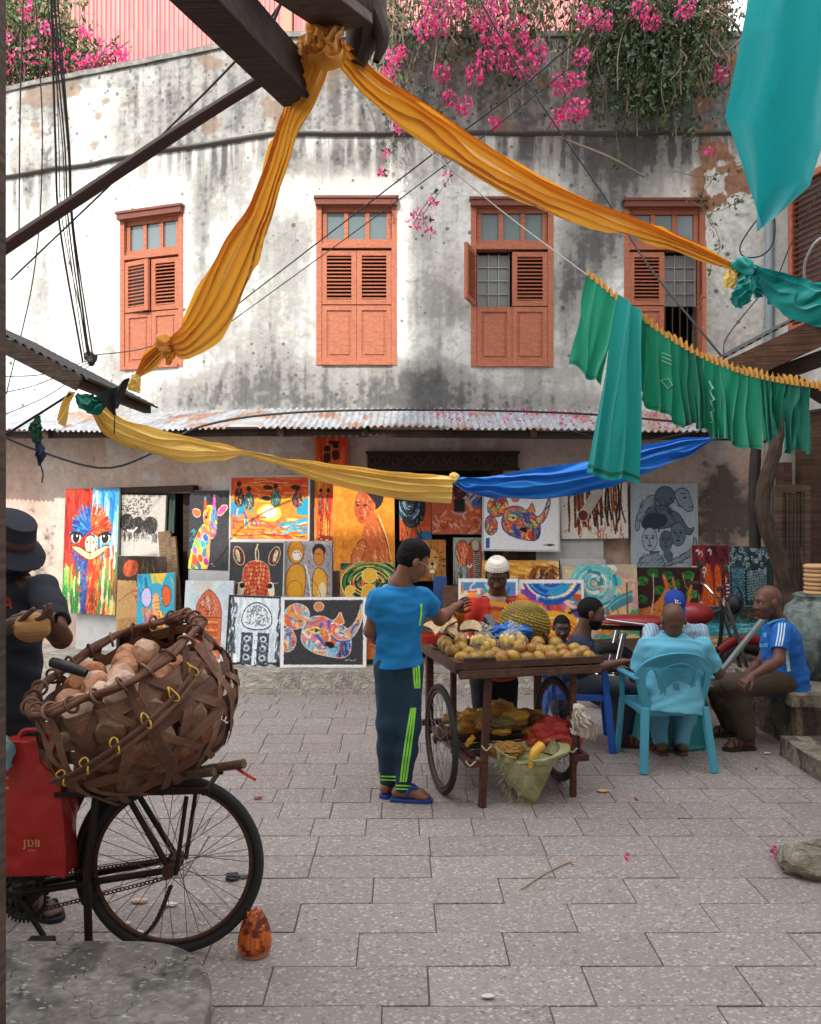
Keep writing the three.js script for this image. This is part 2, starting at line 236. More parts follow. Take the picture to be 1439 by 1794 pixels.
// doorways
const darkWood = wood(C(0.10, 0.055, 0.035)), midWood = wood(C(0.26, 0.15, 0.09)), oldWood = wood(C(0.2, 0.13, 0.1));
{
  const d = DOOR[0], g = [[d.s0 - 0.1, d.s1 + 0.1, d.t1 - 0.005, d.t1 + 0.06, 0.05]].map(([a, b, t0, t1, o]) => beam(onWall(a, (t0 + t1) / 2, o), onWall(b, (t0 + t1) / 2 + 0.02, o), 0.1, t1 - t0));
  mesh('door_lintel', boxUV(join(g)), darkWood, building, true);
  mesh('door_jamb', boxUV(join([d.s0 + 0.03, d.s1 - 0.03].map((s) => beam(onWall(s, 0.2, -0.1), onWall(s, d.t1 - 0.01, -0.1), 0.06, 0.2)))), darkWood, building, true);
  const e = DOOR[1], c = new THREE.Group(); c.name = 'carved_lintel'; building.add(c);
  const q = onWall((e.s0 + e.s1) / 2, e.t1 + 0.085).sub(building.position); c.position.copy(q); const w = e.s1 - e.s0 + 0.32;
  mesh('board', boxUV(join([box(w, 0.17, 0.09, 0, 0, 0.03), box(w + 0.03, 0.025, 0.13, 0, 0.085, 0.035), box(w + 0.03, 0.025, 0.12, 0, -0.087, 0.035)])), darkWood, c);
  const sc = []; for (let i = 0; i < 13; i++) { const x = (i / 12 - 0.5) * (w - 0.12), pts = []; for (let k = 0; k < 12; k++) { const a = k * 0.75 * (i % 2 ? 1 : -1), r = 0.058 - k * 0.004; pts.push(V(x + Math.cos(a) * r, Math.sin(a) * r, 0.078)); } sc.push(tube(pts, 0.009, 26, 5)); }
  mesh('scroll_carving', join(sc), wood(C(0.22, 0.14, 0.07)), c);
  mesh('door_jamb', boxUV(join([e.s0 + 0.05, e.s1 - 0.05].map((s) => beam(onWall(s, 0.1, -0.02), onWall(s, e.t1, -0.02), 0.12, 0.12)))), darkWood, building, true);
  // folded plank door leaf against the wall
  const dl = new THREE.Group(); dl.name = 'door_leaf'; building.add(dl); dl.position.copy(onWall(e.s1 + 0.06, 0.25, 0.05).sub(building.position));
  for (let k = 0; k < 6; k++) mesh('plank', boxUV(box(0.093, 1.62, 0.03, 0.05 + k * 0.098, 0.81, 0)), k % 2 ? oldWood : midWood, dl);
  mesh('rail', boxUV(box(0.56, 0.07, 0.02, 0.29, 1.45, 0.026)), darkWood, dl);
}
// raised kerb (baraza) along the foot of the wall
const cement = mat(C(0.55, 0.5, 0.45), 0.95, { map: mottle, bumpMap: noiseBump, bumpScale: 0.02 });
{
  const g = sheet((u, v) => { const s = u * 10.1, r = [[0.0, 0.27], [0.44, 0.25], [0.485, 0.2], [0.5, 0.0]][Math.round(v * 3)]; const w = 0.03 * (fbm(s * 3, v * 3, 3) - 0.5); return onWall(s, r[1] + (v < 0.9 ? w : -0.01), r[0] + (v > 0.2 ? w * 1.4 : 0)); }, 120, 3, [20, 1.1]);
  tag(mesh('stone_plinth', g, cement, scene), 'worn grey cement plinth along the foot of the plaster wall', 'plinth');
}
// ---------------------------------------------------------------- corrugated awning
const tinTex = texFrom(512, 512, (x, y) => { const r = sstep(0.55, 0.72, fbm(x / 70, y / 110, 5, 51)), f = fbm(x / 6, y / 24, 4, 52), w = 0.72 + 0.3 * (f - 0.5); return [mix(w * 0.98, 0.56 + 0.2 * f, r * 0.75), mix(w * 1.0, 0.36 + 0.2 * f, r * 0.75), mix(w * 1.03, 0.27 + 0.15 * f, r * 0.75)]; });
const tin = mat(C(0.8, 0.8, 0.8), 0.55, { map: tinTex, metalness: 0.25, side: THREE.DoubleSide });
const awn = thing('corrugated_awning', 'rusty corrugated metal awning along the plaster building above the paintings', 'awning', onWall(SB, 2.6, 0.8));
const lipOut = 0.85, awnT = (s, o) => mix(2.88, 2.605, o / lipOut) + 0.1 * sstep(SB, 0, s) - 0.045 * sstep(SB + 1.5, SB + 5, s);
{
  const END = SB + 4.72, n = 13;
  const aw = (s, o) => { if (s < SB) { const k = 1 - sstep(SB - 1.0, SB, s) * 0; return onWall(s, awnT(s, o), o * k); } return onWall(s, awnT(s, o), o); };
  for (let k = 0; k < n; k++) {
    const a = -0.15 + (END + 0.15) * k / n, b = -0.15 + (END + 0.15) * (k + 1) / n + 0.05, dx = hash(k, 3) * 0.06, dy = (hash(k, 5) - 0.5) * 0.02;
    const m = Math.ceil((b - a) / 0.065 * 6);
    const g = sheet((u, v) => { const s = mix(a, b, u), o = mix(0.01, lipOut + dx, v), p = aw(s, o); p.y += 0.012 * Math.sin(s / 0.065 * Math.PI * 2) + dy * v + k % 2 * 0.004 + 0.012 * (fbm(s * 2, v * 3 + k, 2) - 0.5); return p; }, m, 6, [1, 1]);
    const uv = g.attributes.uv; for (let i = 0; i < uv.count; i++) uv.setXY(i, uv.getX(i) * 0.4 + k * 0.37, uv.getY(i) * 0.5 + k * 0.21);
    mesh('roofing_sheet', g, tin, awn, true);
  }
  const fp = (o, dt) => [aw(-0.1, o), aw(2.4, o), aw(SB, o)].map((p) => p.add(V(0, dt, 0)));
  const l = fp(0.78, -0.07), r = [aw(SB, 0.78), aw(END, 0.78)].map((p) => p.add(V(0, -0.07, 0)));
  mesh('purlin', boxUV(join([beam(l[0], l[2], 0.05, 0.07), beam(r[0], r[1], 0.05, 0.07)])), darkWood, awn, true);
  for (let k = 0; k < 12; k++) { const s = 0.3 + k * 0.8; const p = aw(s, 0.0).add(V(0, -0.06, 0)), q = aw(s, 0.83).add(V(0, -0.055, 0)); mesh('rafter', boxUV(beam(p, q, 0.06, 0.08)), k % 3 ? darkWood : midWood, awn, true); }
}
// ---------------------------------------------------------------- pink corrugated building behind
{
  const z = -13, bld = thing('corrugated_building', 'tall pink painted corrugated metal building behind the parapet', 'building', V(-2, 0, z));
  const pk = mat(C(0.72, 0.27, 0.28), 0.6, { map: texFrom(256, 256, (x, y) => { const v = 0.88 + 0.2 * (fbm(x / 30, y / 120, 4, 3) - 0.5); return [v, v * (0.97 + 0.1 * fbm(x / 60, y / 60, 3, 7)), v]; }), side: THREE.DoubleSide });
  for (let k = 0; k < 14; k++) {
    const a = -9 + k, pts = []; const n = 14; for (let i = 0; i <= n * 4; i++) { const f = i % 4; pts.push([a + i / (n * 4) * 1.02, f === 1 || f === 2 ? 0.03 : 0]); }
    const g = sheet((u, v) => { const p = pts[Math.round(u * n * 4)]; return V(p[0], mix(3.2, 11.5, v), z + p[1] + (k % 2) * 0.004); }, n * 4, 1, [1, 4]);
    mesh('metal_sheet', toCreasedNormals(g, 0.4), pk, bld, true);
  }
  mesh('post', box(0.14, 8, 0.1, -1.93, 7.4, z + 0.1), mat(C(0.5, 0.22, 0.14), 0.7), bld, true);
  mesh('body', box(14, 11.4, 4, -2, 5.7, z - 2.1), mat(C(0.4, 0.3, 0.28), 0.9), bld, true);
}
// ---------------------------------------------------------------- neighbour at the right and the buildings round the square (out of frame)
const limewash = mat(C(0.62, 0.62, 0.6), 0.93, { map: mottle, bumpMap: noiseBump, bumpScale: 0.01 });
{
  const nb = thing('corner_house', 'white limewashed house with a brown louvred window and door post beside the tree trunk', 'building', V(3.78, 0, -8.6));
  const a = V(3.78, 0, -8.58), b = V(4.55, 0, -5.7), u = b.clone().sub(a), L = u.length(); u.normalize();
  const rot = Math.atan2(-u.z, u.x), put = (g) => g.rotateY(rot).translate(a.x, 0, a.z);
  mesh('wall', put(boxUV(join([box(L, 4.2, 0.3, L / 2, 4.9, -0.15), box(0.22, 2.8, 0.3, 0.11, 1.4, -0.15), box(L - 1.05, 2.8, 0.3, 1.05 + (L - 1.05) / 2, 1.4, -0.15)]), 0.5)), limewash, nb, true);
  mesh('door_panel', put(boxUV(box(0.85, 2.78, 0.05, 0.63, 1.4, -0.12))), wood(C(0.2, 0.1, 0.06)), nb, true);
  const df = new THREE.Group(); df.name = 'window'; nb.add(df); df.position.set(0, 0, 0); const loc = (g) => put(g).translate(-nb.position.x, 0, -nb.position.z);
  mesh('frame', loc(boxUV(join([box(0.06, 1.5, 0.08, 0.34, 4.35, 0.03), box(0.06, 1.5, 0.08, 1.06, 4.35, 0.03), box(0.66, 0.06, 0.08, 0.7, 5.07, 0.03), box(0.66, 0.06, 0.08, 0.7, 3.63, 0.03)]))), terracotta, df);
  for (let k = 0; k < 24; k++) mesh('slat', loc(box(0.66, 0.008, 0.06).rotateX(0.6).translate(0.7, 3.7 + k * 0.057, 0.035)), terraDark, df);
  mesh('door_post', put(boxUV(box(0.12, 2.3, 0.1, 0.24, 1.15, 0.06))), wood(C(0.32, 0.18, 0.12)), nb, true);
  mesh('drain_pipe', put(rod(V(0.02, 0, 0.06), V(0.02, 6.4, 0.06), 0.04, 0.04, 10)), mat(C(0.3, 0.36, 0.4), 0.6), nb, true);
}
{
  const ob = thing('opposite_building', 'tall plain building on the near side of the square shading the paving', 'building', V(0, 0, 3));
  const w = mat(C(0.7, 0.68, 0.64), 0.95, { map: mottle });
  mesh('low_wing', box(9, 9.9, 4, -7.06, 4.95, 4), w, ob, true);
  mesh('tower', box(9, 19, 4, 1.95, 9.5, 4.01), w, ob, true);
  const lh = thing('side_house', 'plain house closing the square on one side', 'building', V(-3.6, 0, -1));
  mesh('wall', box(0.3, 4.2, 7.4, -3.75, 2.1, -1.7), limewash, lh, true);
  const rh = thing('side_house', 'plain house behind the stone bench', 'building', V(4.4, 0, -1));
  mesh('wall', box(0.3, 4.2, 7.2, 4.4, 2.1, -2.0), limewash, rh, true);
}
// ---------------------------------------------------------------- paving
const chipTex = canvasTex(1024, 1024, (g, w, h) => {
  g.fillStyle = '#98918e'; g.fillRect(0, 0, w, h);
  for (let i = 0; i < 9000; i++) { const x = rnd() * w, y = rnd() * h, r = rr(1, 3.4), v = rr(90, 150) | 0; g.fillStyle = `rgba(${v + 4},${v - 2},${v - 2},0.5)`; g.fillRect(x, y, r, r); }
  const cols = ['#bdb4ac', '#cfc7be', '#a89f9a', '#ddd7cf', '#9d918c', '#bba99f', '#6a6564', '#c9bdb2'];
  for (let i = 0; i < 7800; i++) {
    const x = rnd() * w, y = rnd() * h, r = rr(2, 8), a0 = rnd() * 6; g.fillStyle = pick(cols); g.globalAlpha = rr(0.3, 0.75);
    for (const ox of [0, -w, w]) for (const oy of [0, -h, h]) { if (x + ox < -9 || x + ox > w + 9 || y + oy < -9 || y + oy > h + 9) continue; g.beginPath(); for (let k = 0; k < 6; k++) { const a = a0 + k * 1.05, q = r * (0.55 + 0.45 * hash(i, k)); g.lineTo(x + ox + Math.cos(a) * q * 1.3, y + oy + Math.sin(a) * q); } g.fill(); }
  }
  g.globalAlpha = 1;
});
chipTex.wrapS = chipTex.wrapT = THREE.RepeatWrapping;
const paverMats = [[0.88, 0.84, 0.81], [0.84, 0.8, 0.78], [0.92, 0.88, 0.85], [0.87, 0.84, 0.83], [0.82, 0.77, 0.74]].map((c) => mat(C(...c), 0.88, { map: chipTex, bumpMap: chipTex, bumpScale: 0.003 }));
const groundMat = mat(C(0.26, 0.24, 0.22), 0.97, { map: mottle });
const ground = structure(mesh('ground', new THREE.PlaneGeometry(400, 400).rotateX(-Math.PI / 2).translate(0, -0.009, -60), groundMat));
const pavement = new THREE.Group(); pavement.name = 'pavement'; pavement.userData.kind = 'structure'; pavement.userData.label = 'grey paving of square chip faced concrete slabs'; scene.add(pavement);
{
  const rest = [], cand = []; const PW = 0.305, PD = 0.262;
  for (let r = 0; r < 36; r++) {
    const zc = -0.9 - r * PD, off = (hash(r, 1) * 0.6 + (r % 2) * 0.5) * PW * (r > 12 ? 1 : 2), wide = r < 14 ? 2 : 1;
    for (let x = -6.2 + off; x < 6.2; x += PW * wide) { const a = [x + PW * wide / 2, zc - PD / 2, PW * wide, r]; const d = -a[1], vis = Math.abs(a[0]) < 0.53 * d + 0.3 && d > 2.6 && d < 8.4; (vis ? cand : rest).push(a); }
  }
  cand.sort((p, q) => q[1] - p[1]);
  const make = ([x, z, w, r], i) => {
    const g = box(w - 0.003 - hash(i, 2) * 0.004, 0.06, PD - 0.003 - hash(i, 3) * 0.004, 0, -0.03, 0, 0.003), p = g.attributes.position; const ty = (hash(i, 4) - 0.5) * 0.006, tx = (hash(i, 5) - 0.5) * 0.006;
    for (let k = 0; k < p.count; k++) p.setY(k, p.getY(k) + p.getX(k) * tx + p.getZ(k) * ty + (hash(i, 6) - 0.5) * 0.003);
    g.rotateY((hash(i, 7) - 0.5) * 0.012 + 0.012); g.translate(x, 0, z); return planarUV(g, 0.8, 'x', 'z', hash(i, 8), hash(i, 9));
  };
  cand.forEach((a, i) => { const g = make(a, i); if (i < 300) mesh('paving_slab', g, paverMats[Math.floor(hash(i, 11) * 5)], pavement); else rest.push(a); });
  const rg = rest.map((a, i) => make(a, i + 1000)); const m = mesh('paving_slabs', join(rg), paverMats[0], pavement); m.userData.kind = 'stuff';
}
// ---------------------------------------------------------------- timber of the near shed, overhead
const shedWood = wood(C(0.10, 0.05, 0.04)), greyWood = wood(C(0.26, 0.19, 0.15));
{
  const t = thing('roof_beam', 'thick dark square roof beam overhead with its sawn end by the yellow knot', 'beam', at(522, 160, 2.8));
  mesh('beam', boxUV(beam(at(280, -105, 1.9), at(524, 152, 2.8), 0.12, 0.125, 0.008), 3), shedWood, t, true);
  const p = thing('bamboo_pole', 'long thin dark pole slanting up to the yellow cloth knot', 'pole', at(0, 440, 3.2));
  mesh('pole', limb([at(-60, 480, 3.25), at(150, 340, 3.1), at(330, 220, 2.95), at(535, 92, 2.78)], [0.026, 0.025, 0.023, 0.02], 24, 8, 0.08), mat(C(0.075, 0.035, 0.03), 0.7), p, true);
  const k = thing('roof_plank', 'brown board jutting from the near roof above the gnarled log', 'plank', at(600, 30, 2.6));
  mesh('plank', boxUV(beam(at(470, -60, 2.2), at(612, 42, 2.7), 0.17, 0.035, 0.004), 3), greyWood, k, true);
  const l = thing('gnarled_log', 'gnarled dark log end hanging down beside the yellow knot', 'log', at(640, 0, 2.75));
  mesh('log', limb([at(640, -120, 2.75), at(632, -20, 2.75), at(640, 50, 2.76), at(626, 118, 2.78)], [0.095, 0.085, 0.075, 0.028], 40, 16, 0.3), wood(C(0.12, 0.075, 0.055)), l, true);
  mesh('log_stub', limb([at(655, 20, 2.73), at(672, 70, 2.72), at(660, 108, 2.72)], [0.04, 0.028, 0.012], 14, 8, 0.3), wood(C(0.12, 0.075, 0.055)), l, true);
}
// ---------------------------------------------------------------- cloth: ribbon through pixels [px, py, width px, depth]
function ribbon(pts, folds, amp, seed2 = 1, nu = 110, nv = 40) {
  const c = new THREE.CatmullRomCurve3(pts.map(([x, y, , d]) => at(x, y, d)), false, 'centripetal'), n = pts.length - 1;
  const width = (u) => { const k = u * n, i = Math.min(n - 1, Math.floor(k)), f = k - i, s = f * f * (3 - 2 * f); return mix(pts[i][2] * pts[i][3], pts[i + 1][2] * pts[i + 1][3], s) / F; };
  return sheet((u, v) => {
    const p = c.getPoint(u), t = c.getTangent(u), w = width(u), side = V(-t.y, t.x, 0); if (side.lengthSq() < 1e-6) side.set(0, 1, 0); side.normalize();
    const q = v - 0.5, nb = vnoise(u * 9, v * 3, seed2) - 0.5, ph = (q + 0.35 * q * Math.abs(q)) * folds * 4 + seed2 + 1.8 * Math.sin(u * 4 + seed2) + nb * 6;
    const a = Math.min(amp, w * 0.22) * (0.25 + 1.1 * fbm(u * 4, v * 5, 3, seed2));
    const roll = 0.22 * w * (1 - 4 * q * q);                                    // the hanging belly bulges
    p.addScaledVector(side, q * w * (1 + 0.08 * nb) + 0.25 * a * Math.cos(ph)); p.z += a * Math.sin(ph) + 0.3 * a * Math.sin(ph * 2.7 + 3 * nb + seed2) + roll; p.y += 0.004 * (fbm(u * 40, v * 6, 2, seed2) - 0.5);
    return p;
  }, nu, nv, [6, 1]);
}
const yellow = cloth(C(0.80, 0.38, 0.035), 0.45), tealM = cloth(C(0.0, 0.3, 0.28), 0.3), blueM = cloth(C(0.006, 0.2, 0.68), 0.25), blackM = cloth(C(0.015, 0.015, 0.018), 0.05), greenM = cloth(C(0.0, 0.30, 0.165), 0.35), paleY = cloth(C(0.9, 0.64, 0.18), 0.18);
function knot(name, p, r, m, parent, s = 1) { const g = new THREE.SphereGeometry(r, 24, 18), q = g.attributes.position; for (let i = 0; i < q.count; i++) { const v = V().fromBufferAttribute(q, i), k = 1 + 0.3 * Math.sin(v.x * 3.2 / r + s) * Math.cos(v.y * 2.6 / r + s * 2) + 0.15 * Math.sin((v.y + v.z) * 7 / r); q.setXYZ(i, v.x * k, v.y * k * 1.15, v.z * k); } g.computeVertexNormals(); return mesh(name, g.translate(p.x, p.y, p.z), m, parent, true); }
{
  const a = thing('cloth_swag', 'sheer yellow cloth hanging from the roof beam down to the small left roof', 'cloth', at(548, 100, 2.7), 'yellow cloth swags');
  mesh('drape', ribbon([[560, 62, 40, 2.68], [548, 105, 56, 2.66], [528, 170, 58, 2.75], [502, 240, 52, 2.95], [480, 305, 48, 3.15], [456, 375, 54, 3.4], [415, 462, 84, 3.75], [372, 545, 92, 4.1], [325, 598, 60, 4.35], [294, 606, 24, 4.45], [264, 632, 30, 4.55], [238, 662, 9, 4.62]], 7, 0.03, 2), yellow, a, true);
  mesh('wrap', ribbon([[520, 78, 30, 2.66], [548, 78, 62, 2.6], [578, 92, 58, 2.6], [592, 70, 30, 2.66]], 4, 0.02, 5, 30, 20), yellow, a, true);
  knot('knot', at(292, 605, 4.44), 0.05, yellow, a); knot('knot', at(560, 74, 2.68), 0.05, yellow, a, 2.6); mesh('wrap', ribbon([[532, 98, 26, 2.62], [556, 84, 40, 2.57], [582, 62, 34, 2.6], [596, 44, 20, 2.68]], 4, 0.018, 15, 30, 20), yellow, a, true);
  mesh('tail', ribbon([[240, 656, 14, 4.6], [238, 672, 22, 4.58], [234, 686, 24, 4.58]], 3, 0.012, 3, 16, 12), paleY, a, true);
  mesh('frayed_end', ribbon([[296, 606, 16, 4.42], [299, 622, 20, 4.4], [294, 640, 8, 4.4]], 3, 0.01, 6, 16, 10), yellow, a, true);
  const b = thing('cloth_swag', 'twisted yellow cloth swooping from the roof beam to the teal knot', 'cloth', at(585, 85, 2.7), 'yellow cloth swags');
  mesh('drape', ribbon([[578, 72, 30, 2.68], [612, 108, 42, 2.75], [650, 146, 46, 2.82], [725, 202, 58, 2.95], [800, 254, 64, 3.1], [880, 304, 64, 3.3], [960, 346, 54, 3.5], [1040, 376, 44, 3.7], [1120, 402, 34, 3.9], [1200, 432, 26, 4.05], [1288, 470, 14, 4.2]], 6, 0.025, 4), yellow, b, true);
  mesh('tail', ribbon([[1290, 472, 14, 4.16], [1281, 486, 26, 4.14], [1278, 506, 16, 4.14]], 3, 0.012, 8, 18, 12), paleY, b, true);
  const c = thing('cloth_swag', 'sunlit yellow cloth band in front of the paintings ending at the blue cloth', 'cloth', at(480, 800, 5.6), 'yellow cloth swags');
  mesh('drape', ribbon([[172, 716, 26, 4.72], [205, 748, 42, 4.8], [260, 769, 48, 4.95], [320, 784, 46, 5.1], [385, 791, 30, 5.3], [432, 794, 9, 5.45], [490, 808, 14, 5.6], [560, 826, 32, 5.8], [640, 842, 44, 6.0], [720, 852, 47, 6.15], [793, 858, 47, 6.3]], 6, 0.03, 7, 150, 44), paleY, c, true);
  knot('knot', at(797, 836, 6.3), 0.03, paleY, c);
  const d = thing('cloth_swag', 'bright blue cloth band slung between the yellow band and the green bunting', 'cloth', at(1000, 840, 6.4));
  mesh('drape', ribbon([[796, 842, 14, 6.3], [825, 849, 30, 6.32], [880, 852, 42, 6.34], [960, 847, 54, 6.36], [1040, 833, 54, 6.4], [1120, 810, 50, 6.44], [1190, 787, 34, 6.5], [1256, 766, 6, 6.55]], 4, 0.035, 9, 120, 44), blueM, d, true);
  const e = thing('cloth_swag', 'teal scarf knotted to the yellow cloth over the small right roof', 'cloth', at(1300, 475, 4.2));
  mesh('drape', ribbon([[1296, 472, 18, 4.18], [1318, 478, 28, 4.16], [1352, 497, 52, 4.1], [1395, 518, 70, 4.0], [1440, 530, 84, 3.9], [1520, 530, 90, 3.75]], 4, 0.03, 11), tealM, e, true);
  mesh('tail', ribbon([[1306, 478, 16, 4.14], [1308, 500, 34, 4.1], [1298, 522, 34, 4.1], [1294, 540, 12, 4.1]], 3, 0.02, 12, 20, 14), tealM, e, true);
  mesh('tail', ribbon([[1314, 482, 14, 4.13], [1326, 500, 24, 4.12], [1330, 522, 14, 4.12]], 2, 0.015, 13, 20, 14), tealM, e, true);
  knot('knot', at(1303, 472, 4.16), 0.05, tealM, e);
  // near cyan cloth
  const lerpPx = (l, y) => { for (let i = 0; i < l.length - 1; i++) if (y <= l[i + 1][1]) return mix(l[i][0], l[i + 1][0], (y - l[i][1]) / (l[i + 1][1] - l[i][1])); return l[l.length - 1][0]; };
  const Lf = [[1318, -80], [1308, 0], [1262, 215], [1290, 275], [1343, 391]], Rt = [[1470, -80], [1462, 60], [1450, 250], [1424, 322], [1348, 391]];
  const f = thing('hanging_cloth', 'large cyan cloth hanging close overhead in the corner', 'cloth', at(1380, 200, 2.1));
  mesh('drape', sheet((u, v) => { const y = mix(-80, 391, v), x = mix(lerpPx(Lf, y), lerpPx(Rt, y), u), p = at(x, y, 2.1); p.z += 0.035 * Math.sin(u * 9 + v * 1.5) * (0.4 + 0.6 * u) + 0.05 * Math.sin(u * 3.2 + v * 4) * v + 0.02 * (fbm(u * 4, v * 4, 3) - 0.5); return p; }, 60, 80, [1, 2]), cloth(C(0.005, 0.43, 0.46), 0.4), f, true);
}
// green bunting: pleated pieces on one line
{
  const line = (x) => { const y = 495 + (x - 1030) * 0.4875 + 46 * Math.sin(clamp((x - 1030) / 400) * Math.PI); return at(x, y - 16, mix(4.5, 3.55, (x - 1030) / 400)); };
  const hd = thing('bunting_header', 'ruffled yellow header tape of the green bunting', 'bunting', line(1230));
  mesh('tape', sheet((u, v) => { const p = line(mix(1028, 1445, u)); p.y += (v - 0.5) * 0.035 + 0.012 * Math.sin(u * 260) * v; p.z += 0.012 * Math.sin(u * 300 + v * 2) + 0.01; return p; }, 400, 4, [10, 1]), cloth(C(0.75, 0.4, 0.08), 0.2), hd, true);
  const P = [[1030, 1086, 998, 1056, 640, 676, 0, 'short green bunting panel at the top end, swinging out'], [1080, 1122, 1018, 1108, 833, 848, 1, 'long teal drape hanging below the other bunting panels'], [1110, 1140, 1106, 1138, 676, 688, 0, 'narrow green bunting strip tucked behind the long teal drape'], [1134, 1192, 1122, 1198, 702, 748, 0, 'green bunting panel with a faint printed emblem'], [1188, 1226, 1196, 1230, 742, 752, 2, 'dark green bunting panel with deep pleats'], [1222, 1262, 1226, 1266, 746, 770, 0, 'green bunting panel with white zigzag stitching'], [1258, 1338, 1262, 1330, 768, 792, 0, 'broad bright green bunting panel in the middle of the line'], [1330, 1352, 1330, 1352, 778, 770, 2, 'narrow dark green bunting strip next to the broad panel'], [1350, 1382, 1352, 1380, 756, 752, 2, 'short dark green bunting piece near the right roof'], [1376, 1424, 1374, 1418, 790, 792, 3, 'deep green bunting panel at the lower end of the line']];
  
  const ms = [greenM, cloth(C(0.0, 0.34, 0.31), 0.35), cloth(C(0.0, 0.2, 0.12), 0.25), cloth(C(0.0, 0.14, 0.09), 0.2)];
  P.forEach(([a, b, c, d, y0, y1, m, label], k) => {
    const t = thing('bunting_cloth', label, 'bunting', line((a + b) / 2), 'green bunting on the line');
    const f = (u, v, off = 0) => { const tp = line(mix(a, b, u)), bt = at(mix(c, d, u), mix(y0, y1, u), -tp.z), p = tp.lerp(bt, v); const n = k === 6 ? 3 : k === 1 ? 2.2 : k === 0 ? 1.6 : 2.4, w = (fbm(u * 3 + k * 5, v * 1.2, 2, k) - 0.5) * 9; p.z += (0.006 + 0.02 * v) * (0.3 + 1.2 * fbm(u * 4 + k, v * 2, 2, k + 40)) * Math.sin(u * n * 6.28 + k + w) + 0.05 * v * Math.sin(k * 2.1) + (k === 1 ? 0.07 : 0) + off; p.x += 0.008 * Math.cos(u * n * 6.28 + k + w); p.y += 0.012 * v * Math.sin(u * 9 + k); return p; };
    mesh('fabric', sheet((u, v) => f(u, v), 48, 50, [1, 3]), ms[m], t, true);
    mesh('hem', sheet((u, v) => f(u, 0.955 + v * 0.02, 0.004), 48, 1), ms[m === 0 ? 2 : 3], t, true);
    if (k === 5) { const pts = []; for (let i = 0; i < 9; i++) pts.push([0.55 + (i % 2 ? 0.12 : -0.06), 0.3 + i * 0.07]); mesh('stitching', join(pts.slice(1).map((q, i) => { const p0 = f(...pts[i], 0.012), p1 = f(...q, 0.012); return beam(p0, p1, 0.008, 0.003); })), mat(C(0.4, 0.7, 0.55), 0.9), t, true); }
    if (k === 3) mesh('emblem', join([0, 1, 2].map((i) => beam(f(0.5, 0.25 + i * 0.05, 0.012), f(0.72, 0.24 + i * 0.05, 0.012), 0.005, 0.003)).concat([0, 1, 2, 3].map((i) => { const q = [[0.5, 0.6], [0.6, 0.55], [0.7, 0.6], [0.6, 0.68], [0.5, 0.6]]; return beam(f(...q[i], 0.012), f(...q[i + 1], 0.012), 0.005, 0.003); }))), mat(C(0.25, 0.5, 0.35), 0.9), t, true);
  });
}
// scraps tied at the left roof corner
{
  const t = thing('cloth_scrap', 'black cloth corner tied beside the sunlit yellow band', 'cloth', at(200, 700, 4.66));
  mesh('fabric', sheet((u, v) => { const p = at(mix(mix(172, 230, u), 203, v * 0.92), mix(mix(692, 662, u), mix(728, 712, u) + (u > 0.35 && u < 0.7 ? 40 : 0) * 1, v), 4.64); p.z += 0.03 * Math.sin(u * 9 + v * 3); return p; }, 30, 24), blackM, t, true);
  const g = thing('cloth_scrap', 'small dark green cloth knotted between black and pale yellow scraps', 'cloth', at(155, 700, 4.68));
  mesh('fabric', ribbon([[134, 692, 10, 4.7], [150, 704, 30, 4.66], [168, 708, 40, 4.64], [182, 698, 20, 4.66]], 3, 0.02, 21, 24, 16), cloth(C(0.0, 0.14, 0.1), 0.15), g, true);
  const y = thing('cloth_scrap', 'pale yellow cloth scrap at the corner of the small left roof', 'cloth', at(112, 710, 4.7));
  mesh('fabric', sheet((u, v) => { const p = at(mix(mix(122, 134, u), mix(98, 112, u), v), mix(686, mix(735, 748, u), v), 4.7); p.z += 0.025 * Math.sin(u * 7 + v * 4); return p; }, 20, 24), paleY, y, true);
  const r = thing('cloth_scrap', 'torn green and navy rag dangling on a thread under the left roof', 'cloth', at(66, 740, 4.75));
  mesh('fabric', ribbon([[68, 728, 8, 4.75], [64, 750, 24, 4.73], [66, 775, 16, 4.73]], 3, 0.02, 23, 20, 12), cloth(C(0.02, 0.09, 0.05), 0.15), r, true);
  mesh('rag_end', ribbon([[66, 772, 12, 4.74], [72, 795, 18, 4.72], [70, 816, 5, 4.72]], 2, 0.015, 24, 20, 12), cloth(C(0.02, 0.025, 0.07), 0.1), r, true);
  mesh('thread', tube([at(71, 812, 4.73), at(76, 830, 4.73), at(74, 846, 4.73)], 0.004, 12, 4), blackM, r, true);
}
